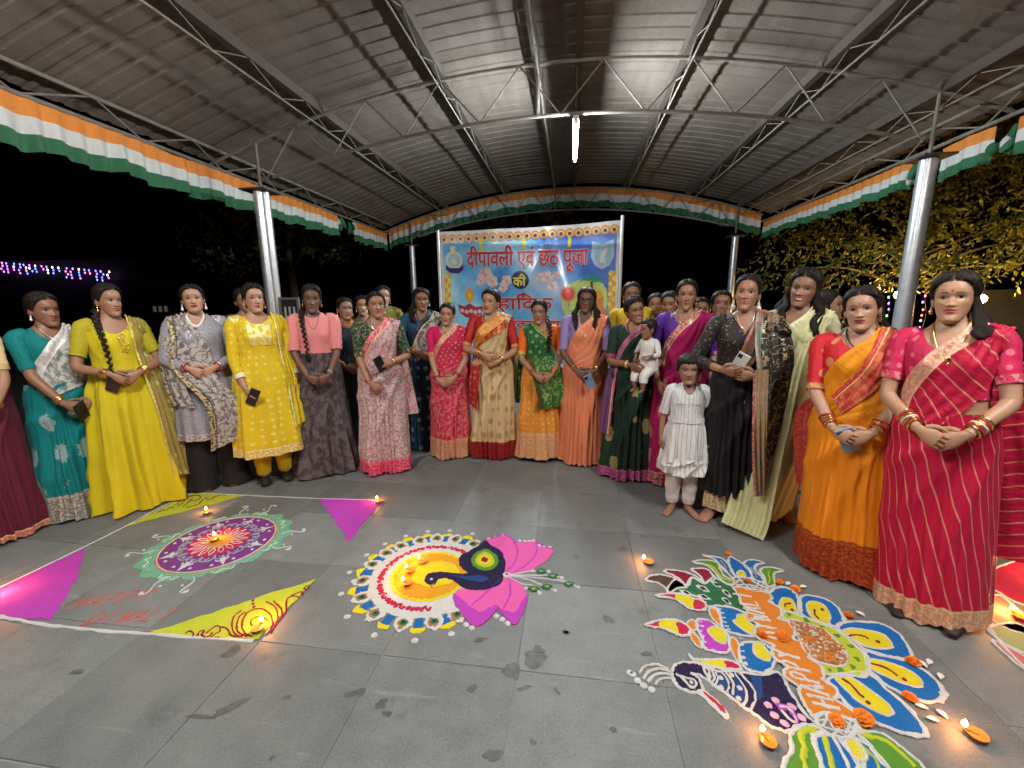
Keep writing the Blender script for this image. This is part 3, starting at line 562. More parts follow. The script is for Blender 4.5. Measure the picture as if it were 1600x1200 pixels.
# traced rangoli outlines, millimetres on the floor: (type, part, powder, layer, width, smooth, x y ...)
RANG = {
 'left': [
  ('F','corner_triangle','lime',1,0,0,[-3039,2249,-3030,2780,-2565,2787]),
  ('F','corner_triangle','lime',1,0,0,[-1948,1429,-1378,1897,-1393,1464]),
  ('F','corner_triangle','magenta',1,0,0,[-3065,1447,-3058,1612,-3015,1984,-2728,1738,-2486,1445,-2773,1436]),
  ('F','corner_triangle','magenta',1,0,0,[-1954,2818,-1418,2850,-1395,2278]),
  ('L','border_line','white',2,11,0,[-3065,1447,-3058,1612,-3040,1997,-3039,2249,-3054,2502,-3030,2780]),
  ('L','border_line','white',2,9,0,[-3030,2780,-2556,2788,-1946,2808,-1413,2837]),
  ('L','border_line','white',2,17,0,[-3065,1447,-2767,1432,-2450,1416,-1948,1429,-1402,1457]),
  ('L','scroll','maroon',3,8,1,[-1751,1452,-1748,1470,-1717,1462,-1700,1439]),
  ('L','scroll','maroon',3,8,1,[-1679,1445,-1696,1468,-1678,1483,-1671,1459,-1640,1444,-1627,1458,-1633,1476]),
  ('L','scroll','maroon',3,8,1,[-1616,1447,-1608,1473,-1599,1487,-1627,1512,-1650,1512,-1657,1467]),
  ('L','scroll','maroon',3,8,1,[-1620,1510,-1585,1508,-1545,1481,-1502,1468,-1468,1473]),
  ('L','scroll','maroon',3,8,1,[-1606,1621,-1609,1578,-1576,1529,-1521,1484,-1473,1472]),
  ('L','scroll','maroon',3,8,1,[-1576,1614,-1583,1582,-1551,1532,-1507,1493,-1449,1475]),
  ('L','scroll','maroon',3,8,1,[-1554,1635,-1563,1598,-1527,1535,-1473,1491,-1425,1478]),
  ('L','scroll','maroon',3,8,1,[-1554,1635,-1510,1645,-1440,1614,-1383,1554,-1367,1492]),
  ('L','scroll','maroon',3,8,1,[-1472,1535,-1502,1558,-1502,1585,-1471,1596,-1421,1575]),
  ('L','scroll','maroon',3,8,1,[-1525,1694,-1460,1669,-1404,1619,-1368,1555,-1357,1506]),
  ('L','scroll','maroon',3,8,1,[-1491,1703,-1418,1660,-1375,1609,-1367,1569]),
  ('L','scroll','maroon',3,8,1,[-1371,1582,-1373,1637,-1417,1697,-1432,1734,-1415,1752,-1372,1742]),
  ('L','scroll','maroon',3,8,1,[-1426,1751,-1408,1777,-1391,1787,-1365,1766]),
  ('L','scroll','maroon',3,8,1,[-1401,1819,-1383,1838,-1368,1807,-1396,1811]),
  ('L','scroll','maroon',3,8,1,[-3000,2445,-2999,2477,-2983,2495]),
  ('L','scroll','maroon',3,8,1,[-2966,2487,-2982,2527,-2951,2531]),
  ('L','scroll','maroon',3,8,1,[-2982,2560,-2989,2611,-3037,2675,-3028,2731]),
  ('L','scroll','maroon',3,8,1,[-2940,2555,-2956,2615,-3002,2687,-2976,2727]),
  ('L','scroll','maroon',3,8,1,[-2894,2554,-2915,2620,-2946,2686]),
  ('L','scroll','maroon',3,8,1,[-2931,2635,-2881,2659,-2895,2711,-2961,2740,-3003,2716]),
  ('L','scroll','maroon',3,8,1,[-2855,2543,-2812,2598,-2847,2680]),
  ('L','scroll','maroon',3,8,1,[-2852,2705,-2789,2687,-2787,2735,-2767,2763,-2725,2768]),
  ('D','dot','maroon',3,8,0,[-1600,1694,-1582,1672,-1561,1653]),
 ],
 'peacock': [
  ('F','lotus_petal','pink',3,0,1,[-519,2370,-494,2412,-458,2427,-397,2465,-353,2430,-315,2386,-252,2404,-194,2411,-174,2366,-121,2355,-78,2333,-96,2261,-150,2172,-248,2090,-331,2065,-398,2173]),
  ('F','lotus_petal','pink',3,0,1,[-329,2050,-378,2008,-444,1917,-554,1917,-575,1862,-551,1790,-521,1759,-474,1709,-415,1668,-369,1722,-332,1795,-281,1733,-228,1708,-212,1776,-197,1872,-208,1934,-257,2009]),
  ('F','petal_tip','magenta',4,0,1,[-579,1874,-547,1791,-419,1667,-331,1789,-345,1817,-383,1794,-411,1762,-468,1789,-522,1831]),
  ('F','petal_tip','magenta',4,0,1,[-334,1804,-297,1788,-246,1783,-205,1909,-194,1860,-228,1708,-281,1733]),
  ('L','petal_line','magenta',4,11,1,[-339,2086,-299,2186,-299,2305,-340,2412]),
  ('L','petal_line','magenta',4,11,1,[-295,2077,-211,2197,-180,2302,-192,2392]),
  ('L','petal_line','magenta',4,11,1,[-471,1801,-433,1867,-353,2026]),
  ('L','petal_line','magenta',4,11,1,[-307,1798,-288,1898,-303,2004]),
  ('L','petal_line','magenta',4,11,1,[-519,2370,-459,2433,-397,2465,-315,2386]),
  ('L','petal_line','magenta',4,11,1,[-194,2411,-78,2333]),
  ('F','peacock_body','navy',5,0,1,[-517,2386,-467,2330,-394,2276,-353,2163,-344,2027,-362,1968,-419,1927,-489,1914,-538,1925,-604,1965,-658,1987,-698,1975,-701,1939,-710,1924,-744,1927,-772,1958,-777,1994,-757,2021,-703,2037,-624,2035,-567,2040,-550,2052,-593,2085,-629,2144,-629,2203,-583,2270,-543,2330]),
  ('F','neck_sheen','blue2',6,0,1,[-639,2019,-551,2015,-487,2030,-427,2016,-457,1977,-535,1988]),
  ('F','feather_eye','green',6,0,1,[-497,2289,-468,2275,-411,2221,-394,2141,-422,2091,-479,2081,-529,2109,-557,2161,-552,2229]),
  ('F','feather_eye','lime',7,0,1,[-490,2255,-435,2210,-418,2146,-446,2111,-496,2113,-530,2157,-528,2215]),
  ('F','feather_eye','yellow',8,0,1,[-489,2225,-448,2200,-437,2160,-464,2129,-502,2141,-517,2188]),
  ('F','feather_eye','maroon',9,0,1,[-484,2199,-460,2185,-458,2162,-476,2152,-495,2164,-497,2187]),
  ('F','beak','orange',6,0,0,[-726,1925,-704,1939,-707,1895]),
  ('D','eye','white',7,9,0,[-736,1967]),
  ('L','tail_line','white',3,9,1,[-330,2061,-193,2112,-99,2124]),
  ('L','tail_line','white',3,9,1,[-330,2061,-106,2086,-22,2078]),
  ('L','tail_line','white',3,9,1,[-330,2061,-21,2053,65,2012]),
  ('L','tail_line','white',3,9,1,[-330,2061,-215,2043,-119,1999,-57,1969]),
  ('L','tail_line','white',3,9,1,[-330,2061,-238,1998,-178,1992,-133,1937]),
  ('F','tail_feather','dkgreen',4,0,1,[-171,2115,-143,2143,-107,2123,-139,2092]),
  ('D','feather_eye','lime',5,11,0,[-141,2119]),
  ('D','feather_eye','navy',6,6,0,[-141,2119]),
  ('F','tail_feather','dkgreen',4,0,1,[-103,2084,-74,2111,-40,2092,-72,2061]),
  ('D','feather_eye','lime',5,11,0,[-73,2087]),
  ('D','feather_eye','navy',6,6,0,[-73,2087]),
  ('F','tail_feather','dkgreen',4,0,1,[-13,2026,15,2052,48,2034,16,2005]),
  ('D','feather_eye','lime',5,11,0,[15,2030]),
  ('D','feather_eye','navy',6,6,0,[15,2030]),
  ('F','tail_feather','dkgreen',4,0,1,[-199,1962,-173,1987,-139,1970,-169,1942]),
  ('D','feather_eye','lime',5,11,0,[-171,1966]),
  ('D','feather_eye','navy',6,6,0,[-171,1966]),
  ('F','tail_feather','dkgreen',4,0,1,[-129,1988,-102,2014,-68,1996,-99,1968]),
  ('D','feather_eye','lime',5,11,0,[-101,1992]),
  ('D','feather_eye','navy',6,6,0,[-101,1992]),
  ('D','dot','white',3,13,0,[-99,2124,-22,2078,65,2012,-133,1937,-57,1969,-189,2118,-211,1967,-500,2412,-460,2437,-420,2466,-297,2414,-266,2412,-237,2415,-213,2424,-170,2376,-137,2367,-106,2366]),
  ('D','dot','white',3,15,0,[-466,1677,-434,1660,-333,1749,-301,1731,-270,1708]),
  ('D','dot','white',6,22,0,[-330,2061]),
  ('D','dot','red',7,11,0,[-328,2061]),
 ],
 'right': [
  ('F','wing','dkgreen',1,14,1,[539,2027,612,2028,685,2012,705,1949,799,1961,880,1925,890,1938,886,2012,909,2057,900,2108,860,2139,807,2189,741,2124,697,2175,646,2094,609,2154,543,2072]),
  ('F','feather','brown',1,14,1,[435,2118,473,2161,535,2174,596,2153,623,2119,645,2089,588,2069,540,2032,521,2078,486,2106]),
  ('F','feather','maroon',1,14,1,[551,2206,576,2225,643,2223,693,2204,724,2169,741,2124,689,2170,640,2093,628,2138,591,2181]),
  ('F','feather','maroon',1,14,1,[710,2247,745,2261,798,2258,813,2210,813,2171,764,2146,743,2134,739,2200]),
  ('F','leaf_motif','white',3,0,1,[596,2052,630,2053,654,2019,621,2021]),
  ('F','leaf_motif','navy',4,0,1,[611,2044,628,2046,642,2028,623,2026]),
  ('F','leaf_motif','white',3,0,1,[693,2102,728,2102,750,2058,717,2062]),
  ('F','leaf_motif','navy',4,0,1,[708,2091,726,2094,738,2070,719,2069]),
  ('F','leaf_motif','white',3,0,1,[782,2139,808,2139,823,2106,798,2108]),
  ('F','leaf_motif','navy',4,0,1,[793,2131,806,2132,814,2114,800,2114]),
  ('F','leaf_motif','white',3,0,1,[816,2083,840,2082,849,2035,826,2040]),
  ('F','leaf_motif','navy',4,0,1,[824,2072,837,2073,842,2048,828,2047]),
  ('F','leaf_motif','white',3,0,1,[679,2029,713,2030,736,1998,704,2000]),
  ('F','leaf_motif','navy',4,0,1,[694,2022,711,2024,724,2007,705,2005]),
  ('F','leaf_motif','white',3,0,1,[794,2019,818,2018,828,1977,806,1981]),
  ('F','leaf_motif','navy',4,0,1,[803,2009,816,2010,821,1988,808,1987]),
  ('F','leaf','green',4,14,1,[728,2312,791,2336,847,2338,875,2309,867,2246,877,2189,906,2173,892,2134,851,2148,835,2202,826,2251,792,2299]),
  ('L','leaf_vein','lime',6,8,1,[787,2303,830,2282,845,2233,852,2185,889,2157]),
  ('F','leaf','blue',4,14,1,[809,2389,862,2384,909,2373,930,2327,932,2244,925,2195,905,2202,892,2249,879,2320,863,2367]),
  ('L','leaf_vein','lime',6,6,1,[899,2344,906,2292,898,2250,906,2207]),
  ('F','leaf','blue',4,14,1,[1016,2327,1063,2371,1102,2375,1142,2353,1093,2337,1061,2281,1069,2223,1061,2174,1021,2188,1025,2256]),
  ('F','leaf','green',4,14,1,[1085,2274,1123,2309,1174,2316,1212,2290,1159,2268,1128,2211,1112,2162,1074,2139,1069,2166,1088,2225]),
  ('L','leaf_vein','lime',6,6,1,[1143,2286,1115,2248,1109,2208,1076,2158]),
  ('L','leaf_vein','lime',6,6,1,[1045,2299,1047,2239,1037,2199]),
  ('F','leaf','blue',5,14,1,[965,2391,996,2357,1027,2307,1027,2246,1004,2195,968,2200,935,2206,925,2244,932,2306]),
  ('F','bud','yellow',7,7,1,[951,2242,978,2258,991,2237,979,2206,953,2191,943,2211]),
  ('F','net_ball','grey',6,14,1,[908,2178,947,2207,995,2194,1043,2172,1062,2138,1031,2090,979,2083,932,2103,904,2136]),
  ('L','net_line','white',7,8,1,[908,2155,987,2174,1046,2127]),
  ('L','net_line','white',7,8,1,[938,2196,956,2124,981,2088]),
  ('L','net_line','white',7,8,1,[907,2127,978,2136,1035,2099]),
  ('L','net_line','white',7,8,1,[974,2201,982,2119,1019,2088]),
  ('L','net_line','white',7,8,1,[1011,2191,949,2106]),
  ('L','net_line','white',7,8,1,[1037,2171,974,2084]),
  ('L','net_line','white',7,8,1,[952,2203,910,2137]),
  ('L','net_line','white',7,8,1,[1000,2193,1025,2142,1045,2118]),
  ('L','net_line','white',7,8,1,[1053,2155,1008,2089]),
  ('F','flame_motif','red',4,14,1,[466,1988,501,2009,576,2019,643,1998,692,1979,697,1940,673,1914,631,1912,598,1931,565,1971,519,1986]),
  ('F','flame_motif','yellow',5,0,1,[576,2016,643,1998,652,1987,635,1948,629,1916,600,1935,565,1971,562,1992]),
  ('F','flame_motif','red',4,14,1,[375,1776,401,1797,446,1814,484,1826,530,1825,566,1805,575,1771,554,1739,523,1735,492,1747,456,1766,417,1771]),
  ('F','flame_motif','yellow',5,0,1,[445,1812,484,1825,530,1823,517,1791,519,1737,492,1749,456,1767,438,1774]),
  ('F','flame_motif','red',4,14,1,[531,1632,545,1609,583,1607,664,1621,706,1616,728,1582,670,1574,627,1575,572,1588,547,1595]),
  ('F','flame_motif','yellow',5,0,1,[576,1604,663,1618,667,1597,668,1576,628,1577,577,1588]),
  ('F','lamp_motif','blue',3,14,1,[738,1953,775,1954,826,1949,871,1916,866,1864,884,1811,870,1776,830,1771,775,1777,741,1793,730,1819,745,1878,750,1924]),
  ('F','lamp_motif','orange',3,10,1,[706,1926,732,1933,744,1900,732,1847,728,1818,709,1844,699,1879]),
  ('F','flower_motif','yellow',5,8,1,[822,1895,852,1906,873,1894,863,1857,880,1824,873,1783,843,1779,818,1803,791,1851,815,1869]),
  ('F','lamp_motif','magenta',3,14,1,[628,1848,683,1845,712,1810,736,1779,735,1746,710,1674,677,1658,642,1665,607,1673,618,1724,612,1790]),
  ('F','lamp_motif','orange',3,10,1,[575,1820,601,1841,623,1819,612,1790,587,1773,573,1792]),
  ('F','lamp_motif','orange',3,10,1,[580,1762,598,1741,602,1697,593,1671,575,1693,566,1730]),
  ('F','flower_motif','yellow',5,8,1,[654,1782,697,1808,723,1797,729,1758,708,1711,681,1713,665,1737]),
  ('F','lamp_motif','blue',3,14,1,[858,1609,813,1576,771,1578,746,1594,742,1627,756,1686,791,1728,869,1738,894,1704,888,1653]),
  ('F','lamp_motif','orange',3,10,1,[742,1747,763,1746,763,1705,742,1643,728,1613,722,1658,726,1707]),
  ('F','flower_motif','yellow',5,8,1,[831,1726,863,1737,874,1695,874,1666,857,1635,829,1643,813,1670]),
  ('L','tick','white',5,8,0,[746,1935,764,1932]),
  ('L','tick','white',5,8,0,[752,1905,770,1903]),
  ('L','tick','white',5,8,0,[747,1875,765,1872]),
  ('L','tick','white',5,8,0,[743,1845,760,1843]),
  ('L','tick','white',5,8,0,[742,1820,759,1818]),
  ('L','tick','white',5,8,0,[744,1799,761,1797]),
  ('L','tick','white',5,8,0,[628,1834,646,1832]),
  ('L','tick','white',5,8,0,[627,1806,645,1804]),
  ('L','tick','white',5,8,0,[611,1775,628,1773]),
  ('L','tick','white',5,8,0,[612,1743,629,1741]),
  ('L','tick','white',5,8,0,[612,1709,628,1708]),
  ('L','tick','white',5,8,0,[605,1677,621,1676]),
  ('L','tick','white',5,8,0,[781,1752,797,1750]),
  ('L','tick','white',5,8,0,[768,1712,785,1710]),
  ('L','tick','white',5,8,0,[760,1678,776,1676]),
  ('L','tick','white',5,8,0,[752,1644,768,1643]),
  ('L','tick','white',5,8,0,[742,1612,758,1610]),
  ('D','dot','white',5,9,0,[758,1643,756,1612]),
  ('F','peacock_head','navy',2,14,1,[443,1541,457,1566,489,1584,534,1590,571,1585,591,1561,581,1511,559,1524,535,1534,542,1503,542,1467,516,1449,491,1449,453,1461,437,1502]),
  ('F','peacock_body','navy',2,14,1,[576,1582,604,1569,627,1559,688,1567,730,1566,808,1566,865,1590,879,1554,877,1505,879,1448,886,1407,896,1372,830,1359,798,1337,757,1337,729,1355,690,1397,663,1415,637,1450,602,1481,580,1508]),
  ('F','neck_band','blue2',3,0,1,[609,1550,640,1548,650,1508,629,1464,593,1492]),
  ('F','neck_band','blue2',3,0,1,[694,1555,707,1492,692,1446,667,1418,647,1452,671,1514]),
  ('F','neck_band','blue2',3,0,1,[755,1563,796,1562,754,1460,738,1458,745,1511]),
  ('L','neck_line','white',4,10,1,[599,1572,605,1530,583,1493]),
  ('L','neck_line','white',4,10,1,[617,1551,614,1519,591,1485]),
  ('L','neck_line','white',4,10,1,[642,1554,653,1512,631,1461]),
  ('L','neck_line','white',4,10,1,[658,1556,669,1514,647,1452]),
  ('L','neck_line','white',4,10,1,[691,1561,708,1495,695,1447,664,1409]),
  ('L','neck_line','white',4,10,1,[713,1564,737,1504,728,1451,691,1399]),
  ('D','dot','white',5,11,0,[627,1527,615,1483,686,1489,664,1442,676,1546]),
  ('F','beak','white',3,0,1,[514,1440,545,1458,561,1446,586,1416,603,1375,601,1359,585,1353,555,1395,530,1428]),
  ('F','beak','red',4,0,1,[537,1449,555,1444,590,1400,592,1373,568,1405]),
  ('L','peacock_line','white',4,11,1,[453,1523,477,1514,497,1510,521,1504,523,1483,507,1468,489,1478,479,1501,453,1523]),
  ('L','peacock_line','white',4,11,1,[515,1538,540,1516,540,1461]),
  ('L','peacock_line','white',4,11,1,[304,1507,332,1543,379,1560,430,1543]),
  ('L','peacock_line','white',4,11,1,[316,1480,345,1522,392,1541,433,1530]),
  ('L','peacock_line','white',4,11,1,[333,1470,364,1508,409,1521,432,1514]),
  ('L','peacock_line','white',4,11,1,[360,1461,381,1489,415,1499,436,1499]),
  ('D','dot','white',5,8,0,[505,1491]),
  ('D','dot','white',4,15,0,[269,1506,279,1500,293,1473,314,1453,343,1438]),
  ('D','dot','pale',5,15,0,[764,1428,801,1452,848,1433,769,1389,791,1361,863,1393]),
  ('L','body_motif','magenta',4,20,1,[793,1424,817,1429,841,1419,841,1390,833,1364]),
  ('L','body_motif','white',5,11,1,[802,1428,830,1426,841,1401,835,1369,814,1382,805,1412]),
  ('F','tail_petal','blue',3,18,1,[1040,2062,1097,2131,1159,2145,1187,2099,1165,2031,1121,1947,1048,1971]),
  ('F','petal_heart','yellow',5,8,1,[1059,1994,1100,2052,1143,2045,1130,1981,1110,1946,1077,1952]),
  ('F','tail_petal','blue',3,16,1,[1186,2057,1218,2090,1279,2092,1332,2052,1335,1975,1307,1919,1251,1882,1234,1900,1207,1876,1142,1939,1154,1984]),
  ('F','petal_heart','yellow',5,8,1,[1196,2018,1248,2047,1279,2023,1274,1967,1243,1911,1216,1892,1172,1928]),
  ('F','tail_petal','blue',3,16,1,[1253,1872,1304,1914,1419,1934,1494,1913,1509,1839,1473,1748,1450,1728,1382,1728,1304,1751,1279,1838]),
  ('F','petal_heart','yellow',5,9,1,[1260,1844,1315,1876,1393,1871,1438,1849,1430,1793,1400,1772,1327,1767,1284,1801]),
  ('F','tail_petal','blue',3,18,1,[1291,1749,1355,1732,1431,1710,1472,1661,1468,1588,1428,1542,1369,1521,1319,1534,1284,1557,1246,1639]),
  ('F','petal_heart','yellow',5,9,1,[1280,1698,1331,1697,1387,1672,1415,1638,1403,1593,1369,1582,1323,1597,1266,1634,1255,1663]),
  ('F','tail_petal','blue',3,18,1,[1060,1584,1228,1629,1253,1560,1276,1490,1272,1411,1257,1383,1204,1379,1168,1386,1114,1413,1066,1456,1051,1526]),
  ('F','petal_heart','yellow',5,9,1,[1083,1584,1143,1595,1179,1550,1209,1494,1205,1455,1178,1440,1147,1448,1106,1487,1092,1539]),
  ('L','petal_vein','maroon',7,9,1,[1082,1981,1089,2004,1121,2016]),
  ('L','petal_vein','maroon',7,9,1,[1214,1981,1196,1946,1201,1916]),
  ('L','petal_vein','maroon',7,9,1,[1270,1822,1312,1837,1346,1827,1350,1814]),
  ('L','petal_vein','maroon',7,9,1,[1270,1677,1305,1666,1327,1645,1336,1624]),
  ('L','petal_vein','maroon',7,9,1,[1106,1583,1126,1557,1130,1516,1139,1504]),
  ('D','dot','maroon',7,9,0,[1252,1988,1380,1805,1350,1610,1139,1484,1105,1967]),
  ('F','tail_ring','lime',5,16,1,[1044,1938,1102,1945,1180,1903,1239,1861,1264,1790,1282,1715,1261,1672,1216,1620,1177,1603,1133,1609,1056,1599,1056,1622,1046,1709,1045,1855]),
  ('F','tail_center','tan',7,10,1,[1048,1891,1115,1884,1183,1844,1203,1773,1205,1721,1174,1668,1135,1643,1076,1648,1033,1682,1042,1779]),
  ('F','tick','green',7,0,0,[1066,1943,1085,1943,1083,1921,1063,1917]),
  ('F','tick','green',7,0,0,[1131,1914,1149,1914,1147,1894,1127,1889]),
  ('F','tick','green',7,0,0,[1176,1879,1194,1880,1191,1860,1171,1855]),
  ('F','tick','green',7,0,0,[1217,1831,1235,1832,1232,1813,1212,1808]),
  ('F','tick','green',7,0,0,[1241,1771,1258,1771,1255,1753,1236,1749]),
  ('F','tick','green',7,0,0,[1218,1700,1235,1700,1232,1684,1214,1680]),
  ('F','tick','green',7,0,0,[1179,1655,1195,1655,1193,1639,1175,1636]),
  ('F','tick','green',7,0,0,[1120,1631,1136,1632,1135,1617,1117,1613]),
  ('F','tick','green',7,0,0,[1075,1626,1091,1626,1089,1611,1072,1607]),
  ('F','greeting_band','orange',8,14,1,[889,2107,1033,2082,1043,2038,1013,2008,1052,1971,1031,1912,1006,1893,1059,1870,1038,1802,1017,1771,1057,1743,1044,1690,1024,1669,1055,1631,1037,1578,1024,1565,1054,1532,1041,1495,1022,1482,1054,1439,1048,1402,1018,1372,998,1404,957,1417,909,1388,900,1409,899,1447,902,1497,918,1519,885,1558,899,1594,920,1614,883,1651,897,1703,916,1725,860,1758,874,1816,900,1842,865,1875,879,1924,903,1952,875,1974,886,2027]),
  ('F','net_ball','grey',10,16,1,[910,1389,945,1415,984,1408,1030,1396,1038,1374,1001,1347,968,1326,926,1331,903,1356]),
  ('L','net_line','white',11,9,1,[911,1381,962,1387,1019,1360]),
  ('L','net_line','white',11,9,1,[949,1413,948,1362,972,1332]),
  ('L','net_line','white',11,9,1,[906,1363,941,1350,1003,1350]),
  ('L','net_line','white',11,9,1,[984,1408,982,1367,1003,1350]),
  ('L','net_line','white',11,9,1,[1011,1400,963,1353,931,1332]),
  ('L','net_line','white',11,9,1,[963,1408,914,1358]),
  ('L','net_line','white',11,9,1,[1028,1393,975,1338]),
  ('F','leaf','green',6,16,1,[764,1257,791,1314,825,1346,864,1363,903,1356,913,1346,874,1330,853,1300,849,1263,836,1212,802,1184,742,1176,710,1200]),
  ('L','leaf_vein','lime',8,20,1,[889,1349,846,1338,821,1307,814,1274,793,1240,782,1191]),
  ('F','leaf','blue',7,16,1,[864,1312,889,1329,933,1335,954,1319,954,1252,938,1202,838,1189,848,1253]),
  ('L','leaf_vein','lime',9,16,1,[902,1325,889,1279,872,1227,863,1192]),
  ('L','leaf_line','white',10,12,1,[931,1332,929,1284,925,1243,911,1203]),
  ('F','leaf','green',6,14,1,[1023,1350,1064,1366,1111,1361,1138,1327,1153,1293,1158,1255,1071,1229,1034,1272,1038,1324]),
  ('L','leaf_vein','lime',8,14,1,[1030,1345,1081,1346,1119,1314,1136,1257]),
  ('F','leaf','blue',7,14,1,[996,1330,1030,1313,1048,1264,1042,1221,963,1206,985,1256]),
  ('L','leaf_vein','lime',9,10,1,[1005,1320,1023,1271,1015,1222]),
  ('F','bud','yellow',9,10,1,[964,1315,994,1327,1004,1294,996,1262,966,1256,958,1282]),
  ('L','leaf_line','white',10,12,1,[946,1323,954,1277,961,1248,941,1207]),
 ],
 'edge': [
  ('F','petal','rose',1,14,1,[2033,2130,2211,2223,2199,2086,2210,1986,2075,1950,2018,2001]),
  ('F','petal','sage',1,14,1,[1936,1951,2106,2012,2110,1881,1964,1828]),
  ('F','petal','rose',1,14,1,[1896,1890,1946,1809,1959,1702,1880,1737]),
  ('F','petal','red',1,14,1,[2233,2354,2651,2581,2844,2459,2502,2125,2267,2160,2235,2251]),
  ('L','outline','white',3,14,1,[2038,2154,1924,1893,1884,1692,1908,1585]),
 ],
}
# ------------------------------------------------------------------ rangolis (coloured powder on the floor)
PW = {}
for k, c in dict(white=(.63, .62, .59), lime=(.50, .55, .035), magenta=(.50, .055, .46), maroon=(.24, .012, .035), red=(.52, .02, .07), navy=(.020, .014, .055), blue=(.012, .135, .40), blue2=(.02, .06, .20), yellow=(.74, .60, .02), orange=(.68, .21, .025), green=(.10, .27, .03), dkgreen=(.025, .15, .055), brown=(.085, .045, .03), tan=(.36, .19, .08), grey=(.20, .20, .19), pink=(.86, .12, .40), pale=(.80, .42, .58), rose=(.62, .16, .14), sage=(.30, .36, .16), purple=(.20, .045, .22), mint=(.17, .44, .24), slate=(.33, .36, .42), peach=(.62, .30, .12), amber=(.72, .33, .02), text=(.52, .13, .10)).items():
    n = NT('powder_' + k); g = n.n('NewGeometry').outputs['Position']; a = n.noise(g, 420, 2.0); b = n.noise(g, 22, 4.0, .6); v = n.noise(g, 1500, 1.0)
    cc = n.mix(a, tuple(x * .66 for x in c), tuple(min(.88, x * 1.22) for x in c)); cc = n.mix(n.math('MULTIPLY', b, .5), cc, tuple(x * .62 for x in c))
    cc = n.mix(n.math('MULTIPLY', n.math('GREATER_THAN', n.noise(g, 260, 3.0, .7), .61), .5), cc, (.16, .16, .15))
    n.bump(n.math('ADD', a, n.math('MULTIPLY', b, .8)), .7, .004)
    PW[k] = n.set(**{'Base Color': cc, 'Roughness': .95, 'Specular IOR Level': .12})
LZ = .0014
def pfill(pts, lay, mat_, name, parent, org, jit=.0018, seed=0):
    r = np.random.RandomState(seed); P_ = np.array(pts, float)
    d = np.linalg.norm(np.roll(P_, -1, 0) - P_, axis=1); Q = []
    for i in range(len(P_)):
        k = max(1, min(14, int(d[i] / .022)))
        for q in range(k): Q.append(P_[i] + (P_[(i + 1) % len(P_)] - P_[i]) * q / k)
    Q = np.array(Q); Q += r.normal(0, jit * 1.6, Q.shape)
    z = lay * LZ
    tri = tessellate_polygon([[Vector((p[0], p[1], 0)) for p in Q]])
    F = []
    for t in tri:
        a_, b_, c_ = [Q[i] for i in t]; F.append(tuple(t) if (b_[0] - a_[0]) * (c_[1] - a_[1]) - (b_[1] - a_[1]) * (c_[0] - a_[0]) > 0 else tuple(t)[::-1])
    n = len(Q); V_ = np.concatenate([np.c_[Q, np.full(n, z)], np.c_[Q, np.full(n, max(0.0003, z - .004))]]) - np.array((org[0], org[1], 0))
    F += [(i, n + i, n + (i + 1) % n, (i + 1) % n) for i in range(n)]
    return MB().add(V_, F).build(name, mat_, parent, smooth=False)
def pline(pts, wd, lay, mat_, name, parent, org, closed=False, seed=0, taper=False):
    r = np.random.RandomState(seed); P_ = np.array(pts, float)
    L = np.linalg.norm(np.diff(np.concatenate([P_, P_[:1]]) if closed else P_, axis=0), axis=1)
    k = max(2, int(np.mean(L) / .012)) if len(L) else 2
    P_ = catmull(P_, min(k, 10), closed)
    T = np.gradient(P_, axis=0); T /= np.linalg.norm(T, axis=1, keepdims=True) + 1e-9; N = np.stack([-T[:, 1], T[:, 0]], 1)
    n = len(P_); w_ = wd / 2 * (1 + r.normal(0, .24, n)) * (np.interp(np.linspace(0, 1, n), [0, .1, .8, 1], [.8, 1, 1, .35]) if taper else 1)
    P_ = P_ + N * r.normal(0, wd * .11, n)[:, None]
    z = lay * LZ; G = np.zeros((n, 5, 3))
    for j, (s, h) in enumerate(((-1, -.003), (-.55, .0006), (0, .0016), (.55, .0006), (1, -.003))):
        G[:, j, :2] = P_ + N * (w_ * s)[:, None] - np.array(org); G[:, j, 2] = max(.0003, z + h)
    return MB().grid(G, close=False, flip=True).build(name, mat_, parent) if not closed else MB().grid(np.concatenate([G, G[:1]]), flip=True).build(name, mat_, parent)
def pdot(x, y, rr, lay, mat_, name, parent, org, seed=0):
    r = np.random.RandomState(seed); n = 12; z = lay * LZ; th = np.linspace(0, 2 * PI, n, endpoint=False); q = rr * (1 + r.normal(0, .07, n))
    ring = np.c_[x - org[0] + np.cos(th) * q, y - org[1] + np.sin(th) * q, np.full(n, max(.0003, z - .003))]
    r2 = ring.copy(); r2[:, 0] = (ring[:, 0] - (x - org[0])) * .7 + x - org[0]; r2[:, 1] = (ring[:, 1] - (y - org[1])) * .7 + y - org[1]; r2[:, 2] = z + .0012
    return MB().add(np.concatenate([ring, r2]), [(i, (i + 1) % n, n + (i + 1) % n, n + i) for i in range(n)] + [tuple(range(n, 2 * n))]).build(name, mat_, parent)
def rangoli(key, org, label):
    o = empty('rangoli', (org[0], org[1], 0)); tag(o, label, 'rangoli', 'rangolis drawn on the floor')
    for i, (typ, name, col, lay, wd, smooth, pts) in enumerate(RANG[key]):
        P_ = np.array(pts, float).reshape(-1, 2) / 1000.0
        if typ == 'F':
            if smooth: P_ = catmull(P_, 4, True)
            pfill(P_, lay, PW[col], name, o, org, .0013 if smooth else .003, i)
            if wd: pline(P_[::2], wd / 1000, lay + 1.3, PW['white'], 'outline', o, org, True, i)
        elif typ == 'L': pline(P_, wd / 1000, lay, PW[col], name, o, org, False, i)
        else:
            for j, p in enumerate(P_): pdot(p[0], p[1], wd / 1000, lay, PW[col], name, o, org, i * 31 + j)
    return o
